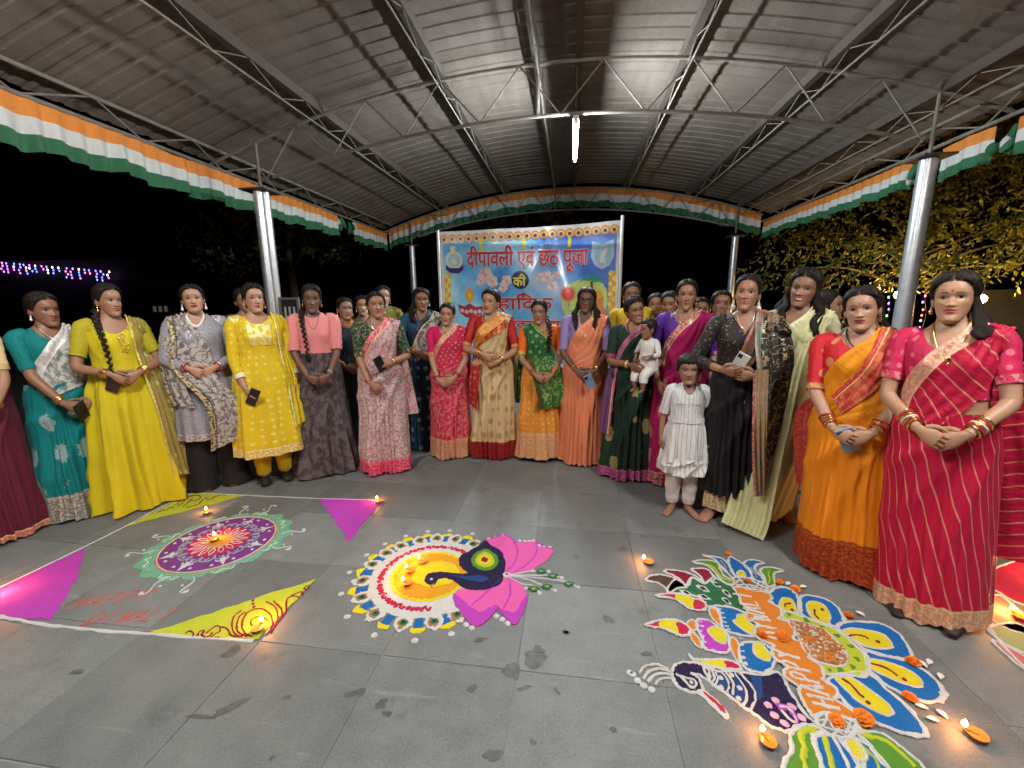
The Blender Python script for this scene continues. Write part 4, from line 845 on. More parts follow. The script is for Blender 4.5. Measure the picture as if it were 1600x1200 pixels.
FONT = {'H': [[(0, 0), (.05, 1)], [(.7, 0), (.7, 1)], [(0, .5), (.7, .5)]], 'A': [[(0, 0), (.35, 1)], [(.35, 1), (.75, 0)], [(.15, .38), (.6, .38)]],
        'P': [[(0, 0), (0, 1)], [(0, 1), (.5, .98), (.62, .75), (.45, .5), (.02, .46)]], 'Y': [[(0, 1), (.35, .5)], [(.75, 1), (.35, .5), (.2, 0)]],
        'D': [[(0, 0), (0, 1)], [(0, 1), (.5, .9), (.7, .5), (.5, .1), (0, 0)]], 'I': [[(.3, 0), (.3, 1)]], 'W': [[(0, 1), (.2, 0)], [(.2, 0), (.4, .75)], [(.4, .75), (.62, 0)], [(.62, 0), (.85, 1)]],
        'L': [[(0, 1), (0, 0)], [(0, 0), (.6, 0)]], 'p': [[(0, -.3), (.03, .65)], [(.03, .6), (.4, .66), (.52, .35), (.3, .08), (.03, .12)]], 'a': [[(.5, .6), (.2, .66), (0, .3), (.2, 0), (.5, .2)], [(.52, .66), (.55, 0)]],
        'y': [[(0, .65), (.25, .1)], [(.5, .65), (.15, -.3)]], 'w': [[(0, .65), (.15, .05)], [(.15, .05), (.32, .5)], [(.32, .5), (.5, .05)], [(.5, .05), (.68, .65)]], 'l': [[(.2, 1), (.2, 0)]], 'i': [[(.2, .65), (.2, 0)], [(.19, .88), (.21, .92)]]}
def writing(text, org_pt, e1, e2, wd, lay, col, parent, org, adv=None):
    n = len(text); A = np.array(org_pt); e1 = np.array(e1); e2 = np.array(e2)
    for i, ch in enumerate(text):
        for s, st in enumerate(FONT.get(ch, [])):
            pline([A + e1 * ((i + p[0] * .92) / n) + e2 * p[1] for p in st], wd, lay, PW[col], 'lettering', parent, org, False, i * 7 + s)
def specks(parent, org, pts, cols, n, spread, seed):
    r = random.Random(seed); bs = {c: MB() for c in cols}
    for k in range(n):
        p = r.choice(pts); q = abs(r.gauss(0, spread)) + .002; a = r.uniform(0, 6.28); s = r.uniform(.0008, .0026); x, y = p[0] + q * math.cos(a) - org[0], p[1] + q * math.sin(a) - org[1]; t = r.uniform(0, 6.28)
        bs[r.choice(cols)].add([(x + s * math.cos(t + j * 2.09), y + s * math.sin(t + j * 2.09), .0022 + r.uniform(0, .002)) for j in range(3)], [(0, 1, 2)])
    for c, b in bs.items(): b.build('powder_specks', PW[c], parent, smooth=False)['kind'] = 'stuff'
def arc(c, r, a0, a1, n): return [(c[0] + r * math.cos(a0 + (a1 - a0) * k / n), c[1] + r * math.sin(a0 + (a1 - a0) * k / n)) for k in range(n + 1)]
# -- left square with round mandala
C1 = (-2.218, 2.160)
R1 = rangoli('left', C1, 'square rangoli with purple round mandala, lime and magenta corner triangles and white border')
def ringp(c, f, n=96): return [(c[0] + f(2 * PI * k / n) * math.cos(2 * PI * k / n), c[1] + f(2 * PI * k / n) * math.sin(2 * PI * k / n)) for k in range(n)]
pfill(ringp(C1, lambda t: .388 + .018 * math.cos(16 * t) + .02 * math.cos(2 * t - 1.2)), 1, PW['mint'], 'fringe', R1, C1, .0022)
pfill(ringp(C1, lambda t: .326), 2, PW['rose'], 'ring', R1, C1); pfill(ringp(C1, lambda t: .308), 3, PW['purple'], 'disc', R1, C1)
pfill(ringp(C1, lambda t: .166), 5, PW['red'], 'flower_heart_and_glow', R1, C1); pfill(ringp(C1, lambda t: .082), 6, PW['peach'], 'flower_heart_and_glow', R1, C1); pfill(ringp(C1, lambda t: .045), 7, PW['amber'], 'flower_heart_and_glow', R1, C1)  # red flower heart; peach and amber discs paint the oil lamp's orange glow
pline(arc(C1, .316, 0, 2 * PI, 60)[:-1], .006, 4, PW['white'], 'ring_line', R1, C1, True)
for k in range(16):
    a = k * PI / 8
    def pt(r, d): return (C1[0] + r * math.cos(a + d), C1[1] + r * math.sin(a + d))
    pdot(*pt(.278, .2), .011, 4, PW['white'], 'dot', R1, C1, k)
    pline([pt(.17, -.19), pt(.215, -.15), pt(.222, 0), pt(.215, .15), pt(.17, .19)], .010, 5, PW['slate'], 'scallop', R1, C1, False, k)
    pline([pt(.19, -.06), pt(.21, 0), pt(.19, .06)], .008, 5, PW['slate'], 'scallop', R1, C1, False, k + 50)
    pline([pt(.345, -.16), pt(.375, -.11), pt(.352, .0), pt(.378, .1), pt(.35, .16)], .007, 3, PW['slate'] if k % 2 else PW['white'], 'frill', R1, C1, False, k + 90)
    pline([pt(.08, 0), pt(.12, .12), pt(.163, 0)], .006, 6.5, PW['white'], 'petal_line', R1, C1, False, k); pline([pt(.08, 0), pt(.12, -.12), pt(.163, 0)], .006, 6.5, PW['white'], 'petal_line', R1, C1, False, k + 9)
    if k % 2 == 0:
        pfill([pt(.205, 0), pt(.24, .06), pt(.265, .045), pt(.305, 0), pt(.265, -.045), pt(.24, -.06)], 4.5, PW['white'], 'leaf', R1, C1)
        pline([pt(.232, .14), pt(.25, .09), pt(.245, 0), pt(.25, -.09), pt(.232, -.14)], .009, 4.6, PW['white'], 'leaf_line', R1, C1)
    if k in (0, 1, 4, 5, 8, 9, 12, 13):
        s = 1 if k % 2 else -1
        pline([pt(.36, 0), pt(.41, .05 * s), pt(.455, .0), pt(.495, -.02 * s), pt(.50, .05 * s), pt(.478, .05 * s)], .007, 2.5, PW['white'], 'tendril', R1, C1, False, k); pdot(*pt(.495, .03 * s), .012, 2.6, PW['white'], 'tendril_tip', R1, C1, k)
        pdot(*pt(.43, -.06 * s), .008, 2.5, PW['white'], 'dot', R1, C1, k + 3)
writing('HAPPY', (-2.50, 1.515), (.34, .112), (.0, .095), .010, 1.5, 'text', R1, C1); writing('DIWALI', (-2.30, 1.435), (.39, .09), (.01, .085), .010, 1.5, 'text', R1, C1)
# -- middle peacock
C2 = (-.760, 2.013)
R2 = rangoli('peacock', C2, 'round white and orange rangoli with a dark blue peacock and pink lotus petals')
pfill(ringp(C2, lambda t: .332), 1, PW['white'], 'ring', R2, C2); pfill(ringp(C2, lambda t: .218 + .004 * math.sin(40 * t)), 2, PW['yellow'], 'disc', R2, C2); pfill(ringp(C2, lambda t: .196 + .006 * math.sin(34 * t)), 3, PW['amber'], 'disc', R2, C2)
pfill([(C2[0] + .03 + .13 * math.cos(t), C2[1] + .01 + .115 * math.sin(t)) for t in np.linspace(0, 2 * PI, 40, endpoint=False)], 4, PW['yellow'], 'disc', R2, C2, .003)
for q in range(24):
    a = math.radians(60 + q * 9.8)
    def pt(r, d): return (C2[0] + r * math.cos(a + d), C2[1] + r * math.sin(a + d))
    if q % 3 != 2:
        pdot(*pt(.268, 0), .0175, 2.5, PW['red'], 'red_motif', R2, C2, q); pline([pt(.262, .06), pt(.285, .075), pt(.275, .11), pt(.258, .095)], .014, 2.6, PW['red'], 'red_motif', R2, C2, False, q)
    else: pline([pt(.25, -.02), pt(.275, .0), pt(.282, .05), pt(.262, .07)], .018, 2.5, PW['red'], 'red_motif', R2, C2, False, q)
EA = [62, 83, 102, 119, 138, 154, 173, 196, 218, 243, 269, 292, 310]
for i, ad in enumerate(EA):
    a = math.radians(ad)
    def pt(r, d): return (C2[0] + r * math.cos(a + d), C2[1] + r * math.sin(a + d))
    pfill(catmull([pt(.310, 0), pt(.325, .10), pt(.365, .125), pt(.40, .075), pt(.425, 0), pt(.40, -.075), pt(.365, -.125), pt(.325, -.10)], 4, True), 2.4, PW['white'], 'feather', R2, C2, .002, i)
    pfill(catmull([pt(.338, -.03), pt(.36, .065), pt(.395, .03), pt(.395, -.05), pt(.36, -.08)], 4, True), 3.4, PW['tan'], 'feather_eye', R2, C2, .003, i)
    pdot(*pt(.366, 0), .021, 4.4, PW['dkgreen'], 'feather_eye', R2, C2, i); pdot(*pt(.366, 0), .010, 5.2, PW['navy'], 'feather_eye', R2, C2, i)
    if i < len(EA) - 1:
        a = math.radians((ad + EA[i + 1]) / 2)
        pfill([pt(.335, -.065), pt(.335, .065), pt(.395, .055), pt(.395, -.055)], 1.6, PW['blue'], 'blue_bar', R2, C2, .002, i)
        pfill([pt(.392, -.10), pt(.392, .10), pt(.415, .085), pt(.432, .03), pt(.432, -.03), pt(.415, -.085)], 1.2, PW['yellow'], 'scallop', R2, C2, .003, i)
        pdot(*pt(.466, 0), .016, 1.2, PW['white'], 'dot', R2, C2, i)
# -- right peacock
C3 = (1.0, 1.75)
R3 = rangoli('right', C3, 'large peacock rangoli with blue tail petals and an orange greeting band')
writing('HAPPY DIWALI', (1.016, 1.44), (-.076, .635), (-.088, .012), .0125, 10, 'white', R3, C3)
CE = (2.1, 2.0)
R4 = rangoli('edge', CE, 'red and pale petal rangoli behind the crimson saree at the right edge')
def _allpts(key): return [tuple(p) for t in RANG[key] for p in (np.array(t[6], float).reshape(-1, 2) / 1000)]
specks(R1, C1, _allpts('left') + ringp(C1, lambda t: .40, 60), ('white', 'magenta', 'lime', 'mint'), 900, .018, 1); specks(R2, C2, _allpts('peacock') + ringp(C2, lambda t: .44, 60) * 2, ('white', 'yellow', 'pink', 'blue'), 1200, .018, 2); specks(R3, C3, _allpts('right'), ('white', 'blue', 'orange', 'yellow'), 1800, .016, 3)
_sp = random.Random(8); _sb = MB(); _sc2 = MB()
_poly = [p for t in RANG['right'] if t[1] == 'tail_center' for p in [np.array(t[6], float).reshape(-1, 2) / 1000]][0]
def _inside(x, y, P_):
    c = False
    for i in range(len(P_)):
        (x1, y1), (x2, y2) = P_[i - 1], P_[i]
        if (y1 > y) != (y2 > y) and x < (x2 - x1) * (y - y1) / (y2 - y1) + x1: c = not c
    return c
_mn, _mx = _poly.min(0), _poly.max(0); _k = 0
while _k < 420:
    x, y = _sp.uniform(_mn[0], _mx[0]), _sp.uniform(_mn[1], _mx[1])
    if not _inside(x, y, _poly): continue
    _k += 1; a = _sp.uniform(0, 6.28); r_ = _sp.uniform(.004, .0085); z = 7.3 * LZ + _sp.uniform(0, .004)
    (_sb if _k % 4 == 0 else _sc2).add([(x - C3[0] + r_ * math.cos(a + q * 1.2566), y - C3[1] + r_ * math.sin(a + q * 1.2566), z + _sp.uniform(0, .003)) for q in range(5)], [(0, 1, 2, 3, 4)])
_o = _sb.build('white_flower_bits', PW['white'], R3, smooth=False); _o['kind'] = 'stuff'; _o = _sc2.build('orange_flower_bits', PW['orange'], R3, smooth=False); _o['kind'] = 'stuff'
# ---- flower pieces lying on the right rangoli
M['marigold'] = plain('marigold', (.80, .22, .012), .7, var=.3, scale=90)
M['petalw'] = plain('white_petal', (.72, .66, .60), .6, var=.1)
b = MB(); rr = random.Random(3)
for ring, (n, r0, r1, z0, z1) in enumerate(((13, .012, .029, .006, .012), (11, .008, .023, .012, .021), (8, .004, .015, .018, .028), (5, .001, .007, .022, .032))):
    for k in range(n):
        a = 2 * PI * k / n + ring * .4 + rr.uniform(-.1, .1); c, s = math.cos(a), math.sin(a); hw = r1 * .34
        b.add([(r0 * c - hw * .4 * s, r0 * s + hw * .4 * c, z0), (r0 * c + hw * .4 * s, r0 * s - hw * .4 * c, z0), (r1 * c + hw * s, r1 * s - hw * c, z1 + rr.uniform(-.003, .003)), (r1 * 1.12 * c, r1 * 1.12 * s, z1 - .002), (r1 * c - hw * s, r1 * s + hw * c, z1 + rr.uniform(-.003, .003))], [(0, 1, 2, 3, 4)])
b.ell((0, 0, .010), (.018, .018, .010), 10, 6)
_mg = b.mesh('marigold', M['marigold'], smooth=False)
MGL = ['by the top right green leaf', 'beside the upper blue petals', 'between the second and third blue tail petals', 'on the orange band between the two words', 'at the left rim of the orange band', 'tucked beside the third blue tail petal', 'between the two lowest blue tail petals', 'large one near the lower blue petal', 'on the lower white net ball', 'above the crown of blue leaves', 'on the upper white net ball']
for (x, y, s), t in zip([(1.144, 2.182, .8), (1.199, 2.131, .95), (1.354, 1.958, .9), (.968, 1.769, 1.15), (.886, 1.768, .9), (1.448, 1.704, 1.05), (1.31, 1.527, .95), (1.079, 1.412, 1.35), (.973, 1.383, 1.0), (.967, 2.42, .7), (.973, 2.156, .75)], MGL):
    o = link('marigold', _mg, None, (x, y, .012 if t.startswith(('on ', 'at ')) else .003)); o.rotation_euler = (rnd.uniform(-.3, .3), rnd.uniform(-.3, .3), rnd.uniform(0, 6)); o.scale = (s * .82,) * 3
    tag(o, 'orange marigold head ' + t, 'flower', 'marigold heads on the right rangoli')
_pm = MB(); _pm.grid(np.array([[(u * .011 * math.sin(v * PI), (v - .5) * .04, .003 + .006 * u * u + .003 * math.sin(v * 3)) for u in (-1, -.5, 0, .5, 1)] for v in np.linspace(.04, .96, 7)]))
_pm = _pm.mesh('petal', M['petalw'])
PTL = ['between the two upper marigolds, farther one', 'just right of the second marigold from the top', 'right of the marigold between the second and third petals', 'farthest out beyond the marigold by the third blue petal', 'beyond the tip of the second longest blue petal', 'touching the marigold by the third blue petal', 'beside the marigold between the two lowest blue petals', 'nearest to the lower right clay lamp', 'at the tip of the longest blue petal']
for x, y in [(1.182, 2.17), (1.249, 2.154), (1.416, 1.98), (1.515, 1.714), (1.503, 1.644), (1.481, 1.7), (1.324, 1.49), (1.374, 1.468), (1.325, 1.441)]:
    o = link('petal', _pm, None, (x, y, 0.002)); o.rotation_euler = (0, 0, rnd.uniform(0, 6)); tag(o, 'loose white petal on the floor ' + PTL.pop(0), 'petal', 'white petals round the right rangoli')

# ------------------------------------------------------------------ oil lamps
_n = NT('fired_clay'); _q = _n.noise(_n.coord(), 60, 4.0)
M['clay'] = _n.set(**{'Base Color': _n.mix(_q, (.30, .085, .03), (.48, .17, .07)), 'Roughness': .8})
M['oil'] = plain('lamp_oil', (.42, .17, .03), .08, var=.05); M['wick'] = plain('wick', (.10, .07, .05), .9)
_n = NT('flame'); _z = _n.n('SeparateXYZ'); _n.l(_n.coord('Object'), _z.inputs[0])
_fc = _n.ramp(_n.math('MULTIPLY', _z.outputs[2], 22.0), [(.25, (1.0, .30, .04)), (.55, (1, .62, .22)), (1.0, (1, .50, .12))])
M['flame'] = _n.set(**{'Base Color': (.0, .0, .0), 'Emission Color': _fc, 'Emission Strength': 26.0})
b = MB(); prof = [(.0, .0), (.018, .0), (.026, .006), (.034, .016), (.038, .025), (.0355, .026), (.031, .018), (.022, .0125), (0.0005, .011)]
th = np.linspace(0, 2 * PI, 33); G = np.zeros((len(prof), 33, 3))
for i, (r, z) in enumerate(prof):
    lip = 1 + (.30 * np.exp(-((np.abs((th + PI) % (2 * PI) - PI)) / .35) ** 2)) * (z / .026); G[i, :, 0] = r * np.cos(th) * lip; G[i, :, 1] = r * np.sin(th); G[i, :, 2] = z + .002 * np.exp(-((np.abs((th + PI) % (2 * PI) - PI)) / .35) ** 2) * (z > .02)
_bowl = b.grid(G).mesh('bowl', M['clay'])
_oil = MB().add([(.0325 * math.cos(t), .0325 * math.sin(t), .0195) for t in np.linspace(0, 2 * PI, 24, endpoint=False)], [tuple(range(24))]).mesh('oil', M['oil'])
_wick = MB().tube([(-.004, 0, .020), (.018, .001, .0215), (.034, 0, .026), (.041, 0, .031)], .0028, 7).mesh('wick', M['wick'])
fp = [(0.0004, 0), (.0065, .004), (.0105, .010), (.0105, .017), (.0075, .026), (.0035, .033), (.0004, .039)]
_fl = MB().lathe(fp, (0, 0, 0), 14).mesh('flame', M['flame'])
def diya(x, y, rz, label, s=1.0, z=0.0, power=1.0):
    o = empty('oil_lamp', (x, y, z), rz); o.scale = (s * .68,) * 3; tag(o, label, 'oil lamp', 'lit clay oil lamps on the floor')
    link('bowl', _bowl, o); link('oil', _oil, o); link('wick', _wick, o); f = link('flame', _fl, o, (.041, 0, .0295))
    ld = bpy.data.lights.new('flame_light', 'POINT'); ld.energy = DIYA_W * power; ld.color = (1, .36, .09); ld.shadow_soft_size = .012
    lo = bpy.data.objects.new('flame_light', ld); COL.objects.link(lo); lo.parent = o; lo.location = (.052, 0, .068)
    return o
for x, y, rz, s, z, pw, lb in [(-2.62, 2.48, 2.4, 1.0, 0, 1.0, 'small lit clay lamp near the far left lime triangle'), (-2.249, 2.150, 2.2, 1.1, .012, 1.0, 'lit clay lamp at the centre of the purple mandala'), (-1.434, 2.80, 2.6, 1.0, .002, 1.0, 'lit clay lamp at the far magenta triangle of the square rangoli'),
     (-1.425, 1.512, 1.7, 1.15, .003, 2.4, 'lit clay lamp on the near lime triangle with brown scrolls'), (-.832, 2.102, 2.9, 1.0, .007, .7, 'farthest of the three clay lamps on the orange disc by the peacock'), (-.872, 2.012, 2.9, 1.05, .007, .7, 'middle one of the three clay lamps on the orange disc'), (-.85, 1.905, 2.9, .95, .007, .5, 'nearest of the three clay lamps on the orange disc, under the peacock beak'),
     (.478, 2.270, 2.8, 1.1, 0, 1.0, 'lit clay lamp alone on bare floor left of the green peacock wing'), (.700, 1.278, 1.9, 1.05, 0, .8, 'lit clay lamp below the dark peacock body, near the lower green leaf'), (1.425, 1.395, 2.6, 1.2, 0, 1.1, 'lit clay lamp at lower right beyond the longest blue tail petal'),
     (2.145, 2.045, 2.0, 1.15, .004, 6.0, 'lit clay lamp at the right edge behind the crimson saree'), (2.62, 2.35, 2.0, 1.0, 0, 6.0, 'lit clay lamp on the red petals at the far right edge'), (-3.02, 1.55, .5, 1.1, .003, 3.0, 'lit clay lamp on the magenta corner at the left edge')]:
    diya(x, y, rz, lb, s, z, pw)

# ------------------------------------------------------------------ night surroundings
M['bark'] = plain('bark', (.10, .075, .05), .9, scale=30, bump=.01)
_n = NT('leaf'); _q = _n.noise(_n.n('NewGeometry').outputs['Position'], 3.0, 3.0); _q2 = _n.n('NewGeometry').outputs['Random Per Island']
M['leaf'] = _n.set(**{'Base Color': _n.mix(_q2, (.070, .095, .014), (.235, .20, .025)), 'Roughness': .5, 'Specular IOR Level': .4})
def tree(x, y, h, label, blobs, nleaf, seed, lmin=.06, lmax=.13):
    r = random.Random(seed); o = empty('tree', (x, y, 0)); tag(o, label, 'tree', 'trees round the pavilion')
    b = MB(); b.tube(catmull([(0, 0, 0), (.06, .04, h * .22), (-.05, .08, h * .45), (.04, 0, h * .75)], 6), np.linspace(.20, .06, 19), 12)
    b.build('trunk', M['bark'], o)
    bl = MB(); V_, F = [], []
    for bi, (cx, cy, cz, rx, ry, rz) in enumerate(blobs):
        p0 = np.array((0, 0, min(cz * .8, h * .4))); p1 = np.array((cx, cy, cz))
        MB().tube(catmull([p0, p0 * .5 + p1 * .5 + np.array((0, 0, .25)), p1], 5), np.linspace(.035, .010, 11), 7).build('limb', M['bark'], o)
        n = int(nleaf * rx * ry * rz / sum(q[3] * q[4] * q[5] for q in blobs))
        # leaves sit along short twigs
        for k in range(max(1, n // 9)):
            d = np.array([r.gauss(0, 1) for _ in range(3)]); d /= np.linalg.norm(d) + 1e-6; d *= r.uniform(.35, 1.0) ** .5
            c = np.array((cx + d[0] * rx, cy + d[1] * ry, cz + d[2] * rz)); tw = np.array((r.uniform(-1, 1), r.uniform(-1, 1), r.uniform(-.9, .25))); tw /= np.linalg.norm(tw)
            for q in range(9):
                L = r.uniform(lmin, lmax); ax = nrm(tw * .6 + np.array((r.uniform(-1, 1), r.uniform(-1, 1), r.uniform(-1.1, .3)))); sd = nrm(np.cross(ax, (r.uniform(-1, 1), r.uniform(-1, 1), r.uniform(-1, 1)))); up = np.cross(ax, sd)
                a = c + tw * (q * .045) + sd * r.uniform(-.03, .03); i = len(V_)
                V_ += [a, a + ax * L * .45 + sd * L * .24 + up * L * .06, a + ax * L, a + ax * L * .45 - sd * L * .24 + up * L * .06]
                F.append((i, i + 1, i + 2, i + 3))
    bl.add(np.array(V_), F).build('crown', M['leaf'], o, smooth=False)
    return o
tree(7.4, 10.6, 6.0, 'large leafy tree lit golden from below beyond the right post', [(-1.7, -1.3, 2.2, 1.1, .9, .42), (-.3, -1.6, 2.4, 1.2, .9, .55), (1.2, -1.8, 2.5, 1.2, 1.0, .6), (-2.9, -.6, 2.15, .8, .7, .3), (-1.0, -.2, 3.3, 1.5, 1.2, .8), (1.0, -.4, 3.6, 1.6, 1.3, .9), (2.6, -1.2, 3.1, 1.4, 1.2, .9), (0, .4, 4.9, 2.0, 1.6, 1.1), (2.4, .6, 5.0, 1.6, 1.4, 1.1), (-2.2, .4, 3.0, .9, .8, .5), (-.9, -1.4, 2.0, .9, .6, .30), (.3, -1.9, 2.05, .8, .6, .28)], 20000, 11)
tree(-9.5, 13.5, 6.5, 'dark tree barely visible in the night left of the pavilion', [(0, 0, 4.6, 2.2, 2, 1.5), (-1.6, -.5, 3.6, 1.6, 1.4, 1.0), (1.5, .3, 4.0, 1.5, 1.3, 1.0)], 3500, 12, .10, .2)
tree(-2.0, 19.0, 7.0, 'dark tree behind the banner in the night', [(0, 0, 4.4, 2.4, 2, 1.6), (2.0, 0, 3.8, 1.8, 1.5, 1.2), (-2.0, .4, 3.6, 1.8, 1.5, 1.2)], 3500, 13, .10, .2)
M['bulb'] = emit('warm_bulb', (1, .62, .22), 60.0)
def lantern(x, y, z, pw, rb, label, hang):
    o = empty('festoon_lamp', (x, y, z)); tag(o, label, 'lamp', 'warm lamps among the tree branches')
    MB().ell((0, 0, 0), (rb, rb, rb * 1.15), 14, 10).build('bulb', M['bulb'], o); MB().tube([(0, 0, rb * 1.05), (0, 0, rb + .05)], .018, 8).build('socket', M['rust'], o); MB().tube([(0, 0, rb + .05), (0, 0, hang)], .006, 5).build('flex', M['rust'], o)
    ld = bpy.data.lights.new('bulb_light', 'POINT'); ld.energy = pw; ld.color = (1, .60, .16); ld.shadow_soft_size = rb; lo = bpy.data.objects.new('bulb_light', ld); COL.objects.link(lo); lo.parent = o; lo.location = (0, -.02, rb + .02 - .25)
lantern(6.49, 9.5, 1.60, 58, .065, 'glowing warm lamp under the tree just left of the steel post', .9); lantern(7.14, 8.5, 1.50, 58, .060, 'glowing warm lamp under the tree behind the crimson saree woman', 1.0); lantern(6.80, 9.6, 1.22, 25, .05, 'lower glowing lamp seen right beside the steel post', 1.2)
BC = [('red_bulb', (1, .10, .08)), ('green_bulb', (.1, 1, .2)), ('blue_bulb', (.12, .18, 1)), ('violet_bulb', (.62, .12, 1)), ('white_bulb', (1, .9, .75)), ('pink_bulb', (1, .15, .5))]
BMT = [emit(n_, c_, 2.6) for n_, c_ in BC]; BMS = [MB().ell((0, 0, 0), (.016, .016, .024), 8, 6).mesh(BC[i][0], BMT[i]) for i in range(6)]; BML = [MB().ell((0, 0, 0), (.035, .035, .06), 8, 6).mesh(BC[i][0], BMT[i]) for i in range(6)]
fs = empty('fairy_lights', (6.3, 9.3, 1.7)); tag(fs, 'strings of tiny coloured fairy lights hanging under the lit tree', 'fairy lights')
for q in range(5):
    x0 = -.30 + q * .22; MB().tube([(x0, .03 * q, 0), (x0 + .02, 0, -.5), (x0, .02, -.95)], .003, 4).build('wire', M['rust'], fs)
    for k in range(7): link('bulb', rnd.choice(BMS), fs, (x0 + rnd.uniform(-.02, .02), .02 * q, -.15 - k * .115 + rnd.uniform(-.03, .03)))
fh = empty('fairy_lights', (-31.0, 21.6, 3.9)); tag(fh, 'curtain of blue and violet fairy lights along a far roof edge at left', 'fairy lights')
for q in range(24):
    u = q / 23; x0 = -5.2 + u * 9.4; z0 = .50 - u * .85; n_ = rnd.randint(2, 4); MB().tube([(x0, 0, z0), (x0, 0, z0 - .62)], .006, 4).build('wire', M['rust'], fh)
    for k in range(n_): link('bulb', BML[rnd.choice((2, 2, 3, 3, 3, 5, 2, 4))], fh, (x0 + rnd.uniform(-.1, .1), 0, z0 - .06 - k * .17))
M['darkwall'] = plain('dark_wall', (.025, .024, .026), .9, scale=2); M['palewall'] = plain('pale_wall', (.085, .08, .075), .9, scale=2)
ho = empty('house', (-30, 24, 0)); tag(ho, 'dark low building behind the fairy lights at far left', 'building')
MB().box((-1, 0, 2.1), (16, 4, 4.2)).build('wall', M['darkwall'], ho, smooth=False); MB().box((-1, -.2, 4.28), (16.6, 4.6, .16)).build('roof', M['darkwall'], ho, smooth=False)
h2 = empty('house', (-21.5, 22, 0)); tag(h2, 'dark hut with small dimly lit windows behind the women at left', 'building')
MB().box((0, 0, 1.4), (5.2, 3, 2.8)).build('wall', M['darkwall'], h2, smooth=False); MB().box((0, -.1, 2.86), (5.6, 3.4, .12)).build('roof', M['darkwall'], h2, smooth=False)
M['litwin'] = emit('lit_window', (1, .85, .6), .03)
for x in (-1.1, -.75, -.4, 1.15):
    f_ = MB().box((x - .2, -1.52, 1.35), (.34, .05, .42)).build('window', M['steel'], h2, smooth=False); MB().box((x - .2, -1.55, 1.35), (.20, .02, .30)).build('pane', M['litwin'], f_, smooth=False)
wl = MB().box((10.6, 11.0, .85), (3.6, .22, 1.7)).build('garden_wall', M['palewall'], smooth=False); tag(wl, 'pale low wall beyond the tree at the right edge', 'wall')
nb = empty('notice_board', (-3.62, 4.92, 0)); tag(nb, 'small framed notice board standing by the left steel post', 'board')
MB().box((.10, 0, 1.40), (.24, .02, .34)).build('panel', M['darkwall'], nb, smooth=False)
for x_, z_, w_, h_ in ((.10, 1.58, .28, .03), (.10, 1.22, .28, .03), (-.025, 1.40, .03, .33), (.225, 1.40, .03, .33)): MB().box((x_, -.012, z_), (w_, .025, h_)).build('frame', M['steel'], nb, smooth=False)
for k in range(3): MB().box((.04 + k * .06, -.014, 1.40), (.022, .008, .16)).build('letter', M['batten'], nb, smooth=False)
for x_ in (.0, .20): MB().box((x_, .015, .62), (.03, .03, 1.22)).build('leg', M['rust'], nb, smooth=False)

# ------------------------------------------------------------------ people: one figure built from parameters (1.60 m base, facing -Y)
_T = np.array([(.74, .165, .100, .115), (.80, .176, .108, .128), (.86, .180, .112, .130), (.92, .172, .112, .115), (.98, .155, .108, .098), (1.04, .142, .104, .086), (1.10, .138, .102, .086), (1.16, .142, .104, .094), (1.21, .148, .106, .100), (1.27, .152, .098, .104), (1.31, .150, .084, .098), (1.335, .136, .070, .088), (1.36, .102, .057, .075), (1.38, .072, .050, .062), (1.40, .055, .046, .054), (1.43, .048, .045, .051), (1.47, .046, .043, .050)])
def dims(z, fat):
    z = np.asarray(z, float); k = 1 + (fat - 1) * (1 - sstep(1.30, 1.40, z) * .85)
    return tuple(np.interp(z, _T[:, 0], _T[:, i]) * (k if i > 1 else 1 + (k - 1) * .9) for i in (1, 2, 3))
def surf(P, th, z, off=0.0):
    a, bf, bb = dims(z, P['fat']); s, c = np.sin(th), np.cos(th)
    x = (a + off) * np.sign(s) * np.abs(s) ** .88
    y = np.where(c > 0, -(bf + off) * np.abs(c) ** .88, (bb + off) * np.abs(c) ** .88)
    fr = sstep(-.1, .3, c)
    y = y - fr * (P['bust'] * np.exp(-((np.abs(x) - .070) / .046) ** 2 - ((z - 1.205) / .056) ** 2) + P['belly'] * np.exp(-(x / .12) ** 2 - ((z - .99) / .09) ** 2))
    return np.stack([x + 0 * z, y + 0 * z, z + 0 * x], -1)
def fronty(P, x, z, off=0.0):
    a, bf, bb = dims(z, P['fat']); q = np.clip(np.abs(x) / (a + off), 0, .995)
    th = np.arcsin(q ** (1 / .88)) * np.sign(x)
    y = surf(P, th, z, off)[..., 1]
    sh = sstep(1.20, 1.27, z) * sstep(1.40, 1.34, z) * (np.abs(x) > .07)
    return np.where(sh > 0, np.minimum(y, -(.052 + off) * sh + (1 - sh) * .2), y)
def shz(x): return np.interp(np.abs(x), [.05, .07, .09, .12, .16, .19, .215], [1.402, 1.388, 1.382, 1.376, 1.366, 1.345, 1.315])
